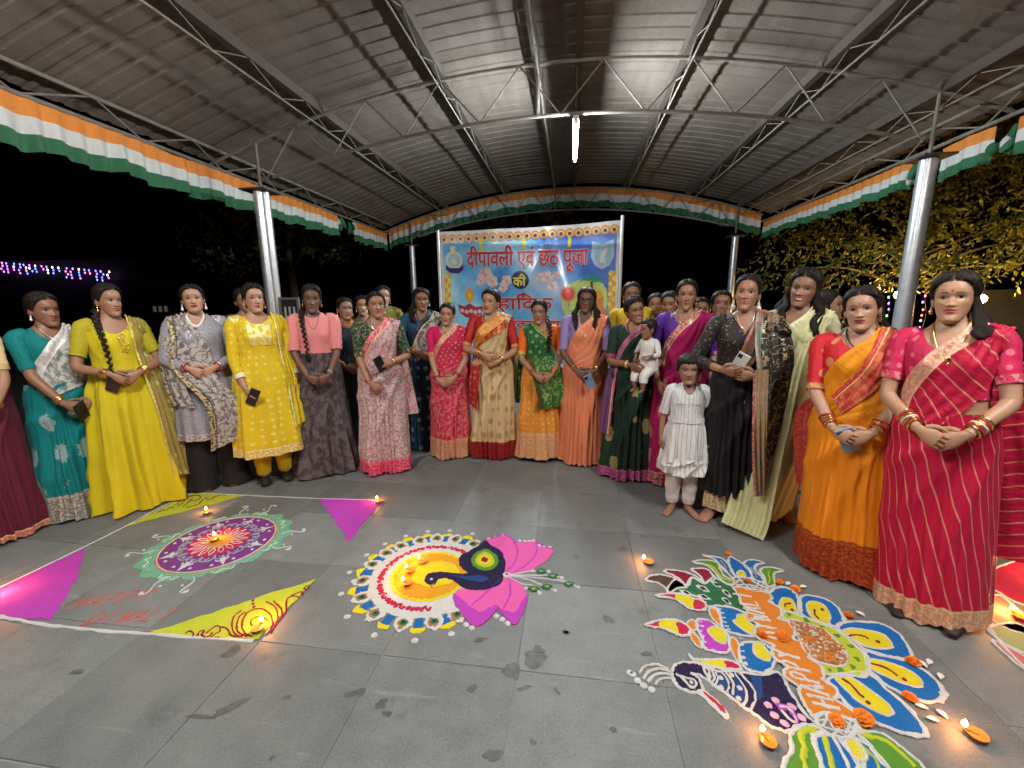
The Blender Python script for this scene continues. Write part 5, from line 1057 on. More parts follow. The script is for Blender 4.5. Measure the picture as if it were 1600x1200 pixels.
# head rings: z above chin, half width, front, back, y of widest point
_H = np.array([(-.004, .006, -.068, -.052, -.060), (.0, .024, -.082, -.036, -.058), (.010, .037, -.090, -.016, -.046), (.024, .047, -.089, .008, -.030), (.040, .0545, -.087, .034, -.015), (.055, .059, -.087, .055, -.006), (.075, .0635, -.086, .074, .0), (.095, .067, -.084, .086, .002), (.112, .0685, -.083, .092, .004), (.130, .070, -.088, .096, .005), (.150, .0705, -.087, .097, .006), (.170, .067, -.079, .092, .007), (.188, .057, -.062, .079, .008), (.202, .041, -.040, .058, .009), (.211, .022, -.016, .034, .010), (.2145, .004, .004, .016, .010)])
def hring(z): return tuple(np.interp(z, _H[:, 0], _H[:, i]) for i in (1, 2, 3, 4))
def hfeat(x, z, sm):
    ax = np.abs(x); e = np.exp
    nz = np.clip((.120 - z) / .042, 0, 1); ridge = .0185 * nz ** 1.15 * sstep(.066, .078, z)
    d = ridge * e(-(x / (.0065 + .0065 * nz)) ** 2) + .0062 * e(-((ax - .0118) / .0055) ** 2 - ((z - .0765) / .006) ** 2)
    d = d - .0085 * e(-((ax - .030) / .016) ** 2 - ((z - .112) / .0105) ** 2) * .85 + .0018 * e(-((ax - .03) / .02) ** 2 - ((z - .130) / .006) ** 2)
    zl = z - sm * .007 * (ax / .024) ** 2
    d = d + .0060 * e(-(x / .018) ** 2) * (e(-((zl - .0585) / .0045) ** 2) + 1.1 * e(-((zl - .0470) / .0052) ** 2)) - .003 * e(-(x / .02) ** 2 - ((zl - .0527) / .0018) ** 2)
    d = d - .003 * e(-(x / .02) ** 2 - ((z - .036) / .005) ** 2) + .006 * e(-(x / .017) ** 2 - ((z - .016) / .011) ** 2) + (.004 + .004 * sm) * e(-((ax - .040) / .018) ** 2 - ((z - .085) / .017) ** 2)
    return d
def hsurf(th, z, sm):
    w_, yf, yb, ym = hring(z); s, c = np.sin(th), np.cos(th); p = .90
    x = w_ * np.sign(s) * np.abs(s) ** p
    y = np.where(c > 0, ym - (ym - yf) * np.abs(c) ** p, ym + (yb - ym) * np.abs(c) ** p)
    y = y - sstep(.15, .5, c) * hfeat(x, z, sm)
    return np.stack([x, y, z + 0 * x], -1)
def hfront(x, z, sm):
    w_, yf, yb, ym = hring(z); q = np.clip(np.abs(x) / w_, 0, .999) ** (1 / .90); c = np.sqrt(1 - q * q)
    return ym - (ym - yf) * c ** .90 - hfeat(x, z, sm)
def bone(S, W, l1, l2, pole):
    S, W = np.array(S, float), np.array(W, float); d = W - S; L = np.linalg.norm(d)
    if L > (l1 + l2) * .985: W = S + d / L * (l1 + l2) * .985; d = W - S; L = np.linalg.norm(d)
    u = d / L; a = (l1 * l1 - l2 * l2 + L * L) / (2 * L); h = math.sqrt(max(1e-6, l1 * l1 - a * a)); p = np.array(pole, float); p = nrm(p - u * (p @ u))
    return S + u * a + p * h, W
def arm_path(P, sd, spec):
    f = 1 + (P['fat'] - 1) * .55; S = np.array((sd * .162 * f, .008, 1.312)); W = np.array(spec['w'], float)
    E, W = bone(S, W, .272, .238, spec.get('pole', (sd * .85, .55, -.35)))
    r = math.sqrt(P['fat'])
    pts = [(sd * .105, .006, 1.326), S, S * .55 + E * .45, S * .12 + E * .88, E * .9 + W * .1, E * .45 + W * .55, W]
    rad = np.array([.043, .0460, .0395, .0335, .033, .0285, .0205]) * r
    Q = catmull(pts, 6); t = np.linspace(0, len(pts) - 1, len(Q))
    return Q, np.interp(t, range(len(pts)), rad), E, W
def hand(b, W, hd, pn, curl, sd, skin, n=8, spread=1.0, r=1.0):
    """palm, four unequal fingers with knuckle bends, and a thumb from the side of the palm"""
    hd = nrm(hd); pn = np.array(pn, float); pn = nrm(pn - hd * (pn @ hd)); ac = np.cross(hd, pn) * sd
    K = W + hd * .082
    b.tube([W - hd * .012, W + hd * .012, W + hd * .035, W + hd * .062, K, K + hd * .008], np.array([.019, .021, .031, .037, .037, .030]) * r, 12, 0, ac, True, 1, skin, np.array([.017, .016, .0145, .0135, .012, .008]) * r)
    for i, (o, L) in enumerate(((-.0275, .066), (-.009, .076), (.0095, .070), (.0265, .055))):
        p = K - hd * .012 + ac * o; d = nrm(hd + ac * o * 3.0 * spread); pts = [p]; ang = curl * (.55 + .07 * i)
        for q, fr in enumerate((.46, .31, .23)):
            d = nrm(d * math.cos(ang) + pn * math.sin(ang)); pts.append(pts[-1] + d * L * fr); ang = curl * (.75 if q == 0 else .5)
        b.tube(catmull(pts, 3), np.interp(np.linspace(0, 1, 10), [0, .4, .8, 1], [.0088, .0082, .0072, .0045]) * r, n, 0, pn, True, 1, skin)
    p = W + hd * .022 - ac * .022; d0 = nrm(hd * .75 - ac * .75 + pn * .25); pts = [p, p + d0 * .03, p + d0 * .03 + nrm(hd * .95 - ac * .25 + pn * .35) * .03, p + d0 * .03 + nrm(hd * .95 - ac * .22 + pn * .35) * .03 + nrm(hd + pn * .3) * .024]
    b.tube(catmull(pts, 3), np.interp(np.linspace(0, 1, 10), [0, .4, .8, 1], [.0115, .0102, .0088, .0055]) * r, n, 0, pn, True, 1, skin)
def head_xf(P):
    yaw, pit, rol = [math.radians(a) for a in P['head']]
    R = np.array((Matrix.Rotation(yaw, 3, 'Z') @ Matrix.Rotation(pit, 3, 'X') @ Matrix.Rotation(rol, 3, 'Y'))); hs = P['hs']; piv = np.array((0, .012, 1.405))
    fx, fz, jt, ck = P['face']
    def shape(V):
        V = np.array(V, float); z = V[..., 2]; k = fx * (1 + jt * np.clip(.085 - z, 0, .09) / .085 + ck * np.exp(-((z - .085) / .03) ** 2)); V[..., 0] = V[..., 0] * k; V[..., 2] = (z - .1) * fz + .1
        return V
    return lambda V: ((shape(V) * hs + np.array((0, -.004, 1.388))) - piv) @ R.T + piv
def make_body(P, root, arms):
    b = MB(); sk = np.array(P['skin']); lo = P['lo']
    zz = np.concatenate([np.linspace(.74, 1.28, 14), np.linspace(1.29, 1.47, 16)]); th = np.linspace(-PI, PI, 41)
    b.grid(surf(P, th[None, :], zz[:, None]), 0, None, np.broadcast_to(sk, (30, 41, 3)), True)
    for sd in (-1, 1):
        Q, r, E, W = arms[sd]; sp = P['arms'][sd]
        b.tube(Q, r, 14 if not lo else 8, 0, None, True, 1, sk)
        hand(b, W, sp.get('hd', (0, -.1, -1)), sp.get('pn', (-sd, 0, 0)), sp.get('curl', .5), sd, sk, 7 if lo else 8)
        lx = .085 * (1 + (P['fat'] - 1) * .7)
        LP = P['legs'].get(sd) if P.get('legs') else None
        pts = LP or [(sd * lx, .0, .80), (sd * lx, -.008, .62), (sd * lx * .96, -.008, .46), (sd * lx * .95, .018, .30), (sd * lx * .92, .025, .10), (sd * lx * .92, .022, .05)]
        b.tube(catmull(pts, 4), np.interp(np.linspace(0, 1, 21), [0, .25, .42, .6, .88, 1], np.array([.088, .075, .052, .053, .034, .034]) * math.sqrt(P['fat'])), 10 if lo else 14, 0, None, True, 1, sk)
        if not LP:
            x = sd * lx * .92; ft = P.get('feet', 0); out = sd * (.10 if ft else .02); ky = 1 if ft else .62
            b.tube([(x, .062, .028), (x, .045, .034), (x, .0, .045), (x + out * .3, -.06 * ky, .036), (x + out * .6, -.12 * ky, .024), (x + out * .8, -.155 * ky, .017), (x + out * .9, -.170 * ky, .013)], [.018, .029, .032, .036, .041, .036, .02], 12, 0, (1, 0, 0), True, 1, sk, [.016, .026, .036, .031, .021, .015, .009])
            if ft == 1:
                for i in range(5):
                    tx = x + out * .85 + sd * (i - 2) * .0155; ty = -.160 + (abs(i - .7) * .006); rr_ = .0125 if i == 0 else .0085
                    b.tube([(tx, ty, .016), (tx + out * .06, ty - .014, .014), (tx + out * .12, ty - .027, .010)], [rr_, rr_ * 1.05, rr_ * .6], 7, 0, (1, 0, 0), True, 1, sk)
        else:
            A = np.array(pts[-1]); b.tube([A + (0, .02, 0), A + (0, 0, -.005), A + (0, -.05, -.02), A + (0, -.10, -.04), A + (0, -.125, -.048)], [.022, .03, .034, .036, .018], 10, 0, (1, 0, 0), True, 1, sk, [.02, .03, .026, .018, .01])
    # head
    nl, nv = (49, 44) if lo else (81, 76)
    t = np.linspace(-1, 1, nl); th = PI * (.42 * t + .58 * t ** 3)
    k = np.linspace(0, 1, nv); z = np.interp(k, [0, .05, .72, .90, 1], [-.004, .002, .140, .196, .2145]); sm = P['smile']
    TH, Z = np.meshgrid(th, z); G = hsurf(TH, Z, sm); x = G[..., 0]; ax = np.abs(x); fr = (np.cos(TH) > .15)
    c = np.broadcast_to(sk, G.shape).copy()
    def paint(m, col): 
        nonlocal c
        m = np.clip(m * fr, 0, 1)[..., None]; c = c * (1 - m) + np.array(col) * m
    lipc = np.array(P['lips']); zl = Z - sm * .007 * (ax / .024) ** 2
    paint(.22 * np.exp(-((ax - .042) / .016) ** 2 - ((Z - .085) / .014) ** 2), sk * (1.15, .72, .66))
    tp = .0618 - .0075 * (ax / .0245) ** 2 - .0012 * np.exp(-(x / .0035) ** 2); bt = .0425 + .0095 * (ax / .0245) ** 2
    paint(sstep(.0255, .0228, ax) * sstep(-.0008, .0008, tp - zl) * sstep(-.0008, .0008, zl - bt), lipc)
    if sm > .6: paint(sstep(.0175, .0145, ax) * np.exp(-((zl - .0530 + .0015) / .0026) ** 4), (.78, .74, .68))
    else: paint(.85 * sstep(.025, .02, ax) * np.exp(-((zl - .0527) / .0011) ** 2), lipc * .25)
    bz = .1275 + .0058 * np.cos(np.clip((ax - .030) / .026, -1, 1) * PI / 2) - .05 * np.clip(ax - .036, 0, 1); bt_ = .0027 * sstep(.052, .030, ax) + .0006
    paint(.92 * sstep(.010, .014, ax) * sstep(.0545, .049, ax) * np.exp(-((Z - bz) / bt_) ** 4), (.012, .009, .008))
    ee = np.sqrt(((ax - .0305) / .0185) ** 2 + ((Z - .1118) / .0080) ** 2); paint(.88 * np.exp(-((ee - .84) / .16) ** 2), (.014, .010, .010))
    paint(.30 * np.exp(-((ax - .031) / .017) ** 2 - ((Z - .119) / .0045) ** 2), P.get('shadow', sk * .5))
    paint(.45 * np.exp(-((ax - .0075) / .0030) ** 2 - ((Z - .0728) / .0018) ** 2), sk * .2)
    X = head_xf(P); b.grid(X(G.reshape(-1, 3)).reshape(G.shape), 0, None, c, True)
    for sd in (-1, 1):
        b.ell(X(np.array([(sd * .0705, .010, .098)]))[0], (.010 * P['hs'], .018 * P['hs'], .030 * P['hs']), 10, 8, 0, np.array(Euler((.2, 0, -sd * .35 + math.radians(P['head'][0]))).to_matrix()), sk * .95)
    b.build('body', M['skin'], root)
    for sd in (-1, 1):
        if lo: s_, t_ = np.linspace(-1, 1, 9), np.linspace(-1, 1, 5)
        else: s_, t_ = np.linspace(-1, 1, 17), np.linspace(-1, 1, 9)
        S_, T_ = np.meshgrid(s_, t_); xx = sd * .0305 + .0152 * S_; op = P.get('eye', 1.0) * (1 - .35 * (sm > .6)); hh = .0047 * op * np.clip(1 - S_ ** 2, 0, 1) ** .75; zz = .1118 + hh * T_ + .0008 * S_ * sd
        yy = hfront(xx, zz, sm) - .0012 - .0018 * (1 - S_ ** 2) * (1 - .5 * T_ ** 2)
        G = np.stack([xx, yy, zz], -1); cen = (G[:-1, :-1] + G[1:, 1:]) / 2; gz = P.get('gaze', 0.0) * .004
        mi = (((cen[..., 0] - sd * .0305 - gz) ** 2 + (cen[..., 2] - .1125) ** 2) < .0069 ** 2).astype(int).reshape(-1)
        e = MB(); V_ = X(G.reshape(-1, 3)); n, m = G.shape[:2]; a = np.arange(n * m).reshape(n, m)
        e.add(V_, np.stack([a[:-1, :-1], a[:-1, 1:], a[1:, 1:], a[1:, :-1]], -1).reshape(-1, 4).tolist(), mi.tolist()); e.build('eye', [M['sclera'], M['iris']], root)
    if P.get('bindi', True):
        z0 = .1385; bm_ = MB(); r_ = .0048 if not lo else .005
        V_ = [(0, float(hfront(0, z0, sm)) - .002, z0)] + [(r_ * math.cos(q), float(hfront(r_ * math.cos(q), z0 + r_ * math.sin(q), sm)) - .0012, z0 + r_ * math.sin(q)) for q in np.linspace(0, 2 * PI, 12, endpoint=False)]
        bm_.add(X(np.array(V_)), [(0, 1 + (i + 1) % 12, 1 + i) for i in range(12)]).build('bindi', M['bindi'], root)
    return X
_HL = ([0, 22, 40, 55, 66, 76, 84, 96, 108, 122, 145, 180], [.1815, .180, .173, .158, .136, .112, .097, .100, .086, .052, .030, .020])
def make_hair(P, root, X):
    lo = P['lo']; st = P['hair']; nl, nv = (61, 36) if lo else (97, 56)
    th = np.linspace(-PI, PI, nl); z = np.interp(np.linspace(0, 1, nv), [0, .75, 1], [.012, .19, .2146]); TH, Z = np.meshgrid(th, z)
    G = hsurf(TH, Z, 0.0); hl = np.interp(np.degrees(np.abs(TH)), *_HL) + P.get('hl', 0); f = Z - hl
    if st == 'short': hl = hl - .012 * np.exp(-(TH / .7) ** 2) + .0035 * np.sin(TH * 17); f = Z - hl
    thick = .002 + (.0125 if st != 'short' else .016) * sstep(0, .022, f) + P.get('vol', 0) * sstep(0, .06, f)
    thick += .0016 * np.sin(TH * 23 + Z * 40) * sstep(0, .02, f)
    if st != 'short': thick -= .007 * np.exp(-(G[..., 0] / .0035) ** 2) * (G[..., 1] < .05)
    c = np.array((0, .006, .112)); D = G - c; L = np.linalg.norm(D, axis=-1, keepdims=True); H_ = G + D / L * thick[..., None]
    V_, F, UV = clip(H_.reshape(-1, 3), gridfaces(nv, nl), np.stack([TH * .08, Z], -1).reshape(-1, 2), f.reshape(-1))
    b = MB(); b.add(X(V_), F, 0, UV)
    rr_ = random.Random(P['seed'])
    def strand(pts, r0, r1, n=7, wob=.0): 
        Q = catmull(pts, 7); t = np.linspace(0, 1, len(Q)); Q = Q + wob * np.stack([np.sin(t * 19 + rr_.uniform(0, 6)), np.cos(t * 17 + rr_.uniform(0, 6)), 0 * t], -1) * sstep(.1, .5, t)[:, None]
        b.tube(Q, np.interp(t, [0, .15, .8, 1], [r0 * .7, r0, r0 * .85, r1]), n, 0, None, True, 3)
    def hp(*p): return X(np.array([p]))[0]
    if st in ('bun', 'braid', 'gajra'):
        b.ell(hp(0, .112, .075), (.046, .036, .042), 16, 10, 0)
    if st in ('loose', 'curls', 'half'):
        n = 9 if not lo else 5
        sides = (-1, 1) if st != 'half' else (P.get('hairside', 1),)
        for sd in sides:
            for i in range(n):
                u = i / (n - 1); ln = P.get('hlen', .20) * rr_.uniform(.8, 1.1)
                p0 = hp(sd * (.066 - .01 * u), -.004 + .085 * u, .13 - .03 * u); p1 = hp(sd * (.083 - .004 * u), -.002 + .075 * u, .055)
                p2 = np.array((sd * (.098 + .02 * u + rr_.uniform(-.012, .012)), -.060 + .13 * u, 1.37 + .01 * u)); p3 = np.array((sd * (.092 + .05 * u + rr_.uniform(-.02, .02)), -.108 + .18 * u, 1.37 - ln * .55)); p4 = np.array((sd * (.085 + .06 * u + rr_.uniform(-.03, .03)), -.128 + .19 * u, 1.37 - ln))
                strand([p0, p1, p2, p3, p4], .021, .004, 7, .012 if st == 'curls' else .003)
        strand([hp(0, .09, .13), hp(0, .10, .05), (0, .10, 1.34), (0, .125, 1.2), (0, .12, 1.37 - P.get('hlen', .2))], .055, .02, 10)
    if st != 'short':
        for i in range(26 if lo else 64):
            sd = rr_.choice((-1, 1)); t0 = rr_.uniform(.06, 1.15); t1 = rr_.uniform(2.2, 3.0); q = np.linspace(0, 1, 9); tt = t0 + (t1 - t0) * q ** .9; z0 = np.interp(math.degrees(t0), *_HL) + rr_.uniform(.004, .02); zq = z0 + (rr_.uniform(.05, .10) - z0) * q + .035 * np.sin(q * PI) * (.2135 - z0) / .03 * .5
            zq = np.clip(zq, .05, .206); p_ = hsurf(sd * tt, zq, 0.0); d_ = p_ - c; l_ = np.linalg.norm(d_, axis=-1, keepdims=True); p_ = p_ + d_ / l_ * (.0125 + .9 * P.get('vol', 0) * sstep(0, .06, zq - np.interp(np.degrees(tt), *_HL)) + .003 * rr_.random() * np.sin(q * PI))[..., None]
            b.tube(X(p_), np.interp(q, [0, .3, 1], [.0008, .0022, .0016]), 4, 0, None, False, 3)
        for i in range(5 if lo else 12):
            sd = rr_.choice((-1, 1)); a0 = rr_.uniform(.3, 1.5); z0 = rr_.uniform(.10, .19); p_ = hsurf(np.array(sd * a0), np.array(max(z0, np.interp(math.degrees(a0), *_HL))), 0.0); p_ = np.asarray(p_).reshape(3)
            e_ = np.array((sd * rr_.uniform(.004, .02), rr_.uniform(-.012, .01), rr_.uniform(-.05, .012))); b.tube(X(catmull([p_, p_ + e_ * .5 + np.array((sd * .006, -.004, 0)), p_ + e_], 3)), [.0007] * 4 + [.0005] * 2 + [.0003], 3, 0, None, False, 3)
    b.build('hair', M['hair'], root)
    if st == 'braid':
        sd = P.get('hairside', -1); e = MB()
        Q = catmull([hp(sd * .055, .085, .055), hp(sd * .078, .03, .02), (sd * .085, -.045, 1.385), (sd * .085, -.118, 1.31), (sd * .075, -.150, 1.22), (sd * .068, -.150, 1.12), (sd * .066, -.145, 1.37 - P.get('hlen', .3))], 12)
        L = np.r_[0, np.cumsum(np.linalg.norm(np.diff(Q, axis=0), axis=1))]; n = int(L[-1] / .021)
        for i in range(n):
            s = (i + .5) / n; p = np.array([np.interp(s * L[-1], L, Q[:, k]) for k in range(3)]); t = nrm(np.array([np.interp(min(1, s + .02) * L[-1], L, Q[:, k]) for k in range(3)]) - p + 1e-6)
            r_ = .024 * (1 - .45 * s); sx = np.cross(t, (0, -1, 0)); sx = nrm(sx); o = sx * (r_ * .42) * (1 if i % 2 else -1)
            fw_ = np.cross(sx, t); Rm = np.stack([nrm(sx * .8 + t * (.6 if i % 2 else -.6)), fw_, nrm(t * .8 - sx * (.6 if i % 2 else -.6))], 1)
            e.ell(p + o, (r_ * .72, r_ * .62, r_ * 1.05), 8, 6, 0, Rm)
        for q in range(6): e.tube(catmull([Q[-1], Q[-1] + np.array((rr_.uniform(-.02, .02), -.004, -.03)), Q[-1] + np.array((rr_.uniform(-.03, .03), .0, -.07))], 4), [.010] * 4 + [.008] * 4 + [.002], 6)
        e.build('braid', M['hair'], root)
def prange(P, zb, zt, nz, nt, off): 
    th = np.linspace(-PI, PI, nt); z = np.linspace(zb, zt, nz); TH, Z = np.meshgrid(th, z); return TH, Z, surf(P, TH, Z, off)
def gridfaces(nv, nl): 
    a = np.arange(nl * nv).reshape(nv, nl); return [tuple(q) for q in np.stack([a[:-1, :-1], a[:-1, 1:], a[1:, 1:], a[1:, :-1]], -1).reshape(-1, 4).tolist()]
def sleeves(b, P, arms, frac, off, mi_cuff=None, puff=0.0, cuff=.035, mi=0, flare=0.0):
    for sd in (-1, 1):
        Q, r, E, W = arms[sd]; L = np.r_[0, np.cumsum(np.linalg.norm(np.diff(Q, axis=0), axis=1))]; tot = L[-1]; end = .055 + frac * (tot - .055); n = 18 if not P['lo'] else 10
        s = np.linspace(0, end, n); pts = np.stack([np.interp(s, L, Q[:, k]) for k in range(3)], 1); rad = np.interp(s, L, r) + off + puff * np.sin(np.clip(s / end, 0, 1) * PI) ** .7 + flare * sstep(.5, 1, s / end) + .0022 * np.sin(s * 130 + sd)
        rad[0] *= .9
        b.tube(pts, rad, 16 if not P['lo'] else 10, mi, None, False)
        if mi_cuff is not None:
            s = np.linspace(end - cuff, end, 4); pts = np.stack([np.interp(s, L, Q[:, k]) for k in range(3)], 1); b.tube(pts, np.interp(s, L, r) + off + flare + .002, 16, mi_cuff, None, False)
def blouse(P, root, arms, mat_, frac=.42, cuff=None, zb=1.06, nw=.088, nd=.11, off=.007, puff=0.0, name='blouse', vshape=False, back=.06):
    nz, nt = (30, 65) if not P['lo'] else (20, 41); TH, Z, G = prange(P, zb, 1.415, nz, nt, off); x = G[..., 0]; fr = np.cos(TH) > 0
    d = np.where(fr, nd, back)
    if vshape: f = np.abs(x) / nw + np.clip(1.40 - Z, -.05, 1) / d - 1
    else: f = np.sqrt((x / nw) ** 2 + (np.clip(1.395 - Z, 0, 1) / d) ** 2) - 1
    f = np.where(Z > 1.399, -1, f)
    V_, F, UV = clip(G.reshape(-1, 3), gridfaces(nz, nt), np.stack([TH * .15, Z - zb + .2], -1).reshape(-1, 2), f.reshape(-1))
    b = MB(); b.add(V_, F, 0, UV); sleeves(b, P, arms, frac, off, 1 if cuff else None, puff)
    return b.build(name, [mat_, cuff or mat_], root)
def skirt(P, root, mat_, zt=1.0, zb=.012, ha=.23, hb=.19, pleat=.028, npl=6, fold=.015, name='saree_skirt', pc=-.12, pw=.62, sweep=0.0, off=.016, knee=None, nfold=14):
    nz, nt = (46, 161) if not P['lo'] else (26, 81); r_ = random.Random(P['seed'] + 5); th = np.linspace(-PI, PI, nt); z = np.linspace(zt, zb, nz); TH, Z = np.meshgrid(th, z)
    t = np.clip((.86 - Z) / (.86 - zb), 0, 1); G0 = surf(P, TH, np.maximum(Z, .86), off); s, c = np.sin(TH), np.cos(TH)
    H_ = np.stack([ha * np.sign(s) * np.abs(s) ** .95, np.where(c > 0, -hb, hb * .85) * np.abs(c) ** .95, Z], -1)
    tt = t ** (1.25 if knee is None else knee); G = G0 * (1 - tt[..., None]) + H_ * tt[..., None]; G[..., 2] = Z
    ph = npl * (TH - pc) / pw * PI + .9 * np.sin(t * 2.5 + P['seed']) + 1.1 * np.sin(3.1 * TH + P['seed'] * 1.7); tri = np.arcsin(np.clip(np.sin(ph), -1, 1)) / (PI / 2)
    amp = pleat * (.15 + .85 * t ** .8) * np.exp(-((TH - pc) / pw) ** 4)
    ang = np.arctan2((zt + .03 - Z), (1.25 - TH) * .17); rad = np.hypot(zt + .03 - Z, (1.25 - TH) * .17)
    dv = fold * 1.25 * (1 - 2 * np.abs(np.sin(nfold * .5 * ang + P['seed'] + .5 * np.sin(3 * TH))) ** .7) * sstep(0, .25, rad) * sstep(.0, .12, t + .06) * (np.cos(TH * .5) ** 2)
    a = [r_.uniform(0, 6.28) for _ in range(6)]
    dv += fold * .9 * t * (np.sin(5 * TH + a[0] + 2 * t) + .7 * np.sin(9 * TH + a[1] - 3 * t) + .5 * np.sin(15 * TH + a[2] + 4 * t))
    N = G * (1, 1, 0); N = N / (np.linalg.norm(N, axis=-1, keepdims=True) + 1e-6); G = G + N * (amp * tri + dv)[..., None]
    G[..., 0] += sweep * t ** 1.5
    G[-1, :, 2] += .008 * (1 + np.sin(7 * th + a[3])) * (zb < .1); G[-1, :, 2] = np.maximum(G[-1, :, 2], zb)
    U = TH * .24 + 0 * Z
    return MB().grid(G, 0, np.stack([U, Z - zb], -1)).build(name, mat_, root)
def dress(P, root, mat_, arms, hem=.45, ha=.25, hb=.2, waist=.0, frac=.8, nw=.085, nd=.10, fold=.010, nf=13, cuff=None, puff=0.0, off=.012, name='kurta', yoke=None, flare=1.0, lowfold=1.0, sleeve=True):
    nz, nt = (60, 129) if not P['lo'] else (34, 65); th = np.linspace(-PI, PI, nt); z = np.linspace(hem, 1.415, nz); TH, Z = np.meshgrid(th, z); r_ = random.Random(P['seed'] + 9); a = [r_.uniform(0, 6.28) for _ in range(6)]
    zw = 1.06; t = np.clip((zw - Z) / (zw - hem), 0, 1); s, c = np.sin(TH), np.cos(TH); G0 = surf(P, TH, np.maximum(Z, .86), off + waist * sstep(1.2, 1.0, Z)); H_ = np.stack([ha * np.sign(s) * np.abs(s) ** .95, np.where(c > 0, -hb, hb) * np.abs(c) ** .95, Z], -1)
    tt = (t ** flare)[..., None]; G = G0 * (1 - tt) + H_ * tt; G[..., 2] = Z
    N = G * (1, 1, 0); N = N / (np.linalg.norm(N, axis=-1, keepdims=True) + 1e-6)
    dv = fold * (t ** lowfold) * (1.2 * (1 - 2 * np.abs(np.sin(.5 * nf * TH + a[0] + .6 * np.sin(3 * t))) ** .75) + .45 * np.sin(nf * 1.7 * TH + a[1]) + .5 * np.sin(5 * TH + a[2])) + .0025 * np.sin(TH * 9 + Z * 30) * (1 - t)
    G = G + N * dv[..., None]; x = G[..., 0]; fr = c > 0
    f = np.sqrt((x / nw) ** 2 + (np.clip(1.395 - Z, 0, 1) / np.where(fr, nd, .05)) ** 2) - 1; f = np.where(Z > 1.399, -1, f)
    V_, F, UV = clip(G.reshape(-1, 3), gridfaces(nz, nt), np.stack([TH * .2, Z - hem], -1).reshape(-1, 2), f.reshape(-1))
    b = MB(); b.add(V_, F, 0, UV)
    if sleeve: sleeves(b, P, arms, frac, off * .8, 1 if cuff else None, puff)
    o = b.build(name, [mat_, cuff or mat_], root)
    if yoke:
        X_, Z_ = np.meshgrid(np.linspace(-.085, .085, 24), np.linspace(1.15, 1.335, 20)); kp = (np.sqrt((X_ / (nw + .004)) ** 2 + (np.clip(1.395 - Z_, 0, 1) / (nd + .004)) ** 2) - 1)
        Y_ = fronty(dict(P), X_, Z_, off + .0045); V_, F, UV = clip(np.stack([X_, Y_, Z_], -1).reshape(-1, 3), gridfaces(20, 24), np.stack([X_ + .1, Z_ - 1.0], -1).reshape(-1, 2), kp.reshape(-1)); MB().add(V_, F, 0, UV).build('yoke', yoke, root)
    return o
def sheet(P, root, mat_, st, name='pallu', mir=1, n=7, npl=5, amp=.007, off=.017, nt=26, vd=True, thick=0.0):
    """a draped cloth strip. st: stations of edge pairs (A, B); a y of None lies on the front of the torso"""
    A = np.array([[s[0][0], 99 if s[0][1] is None else s[0][1], s[0][2]] for s in st]); B = np.array([[s[1][0], 99 if s[1][1] is None else s[1][1], s[1][2]] for s in st])
    fa = np.array([s[0][1] is None for s in st], float)
    for M_ in (A, B):
        for i in range(len(st)):
            if M_[i, 1] == 99: M_[i, 1] = float(fronty(P, np.array(M_[i, 0]), np.array(M_[i, 2]), off))
    if P['lo']: n = 4; nt = 14
    A2, B2 = catmull(A, n), catmull(B, n); k = len(A2); sp = np.linspace(0, len(st) - 1, k); onb = np.interp(sp, range(len(st)), fa)
    t = np.linspace(0, 1, nt); G = A2[:, None] * (1 - t[:, None]) + B2[:, None] * t[:, None]
    yf = fronty(P, G[..., 0], G[..., 2], off); w_ = sstep(.35, 1.0, onb)[:, None]; G[..., 1] = yf * w_ + G[..., 1] * (1 - w_)
    wd = np.linalg.norm(B2 - A2, axis=1); ph = t[None] * npl * 2 * PI + .5 * np.sin(sp * 1.3)[:, None]; tri = np.arcsin(np.clip(np.sin(ph), -1, 1)) / (PI / 2)
    T = np.gradient(G, axis=0); S = np.gradient(G, axis=1); N = np.cross(T, S); N /= np.linalg.norm(N, axis=-1, keepdims=True) + 1e-9
    sg = np.sign(np.sum(N * np.array((0, -1., .25)), -1, keepdims=True)); sg[sg == 0] = 1
    N = np.where(w_[..., None] > .5, N * sg, N)
    rs = np.random.RandomState(P['seed']); wig = 1 + .35 * np.sin(sp * 2.1 + rs.uniform(0, 6))[:, None]
    G = G + N * (amp * tri * wig)[..., None] * np.clip(np.linspace(.6, 1, k), 0, 1)[:, None, None]
    G[..., 2] += sstep(0, 1, 0) * 0
    G[..., 0] *= mir
    L = np.r_[0, np.cumsum(np.linalg.norm(np.diff((A2 + B2) / 2, axis=0), axis=1))]
    UV = np.stack([np.broadcast_to(L[:, None], G.shape[:2]), np.minimum(t, 1 - t * 0)[None] * np.maximum(wd, .12)[:, None]], -1)
    return MB().grid(G, 0, UV, flip=mir < 0).build(name, mat_, root)
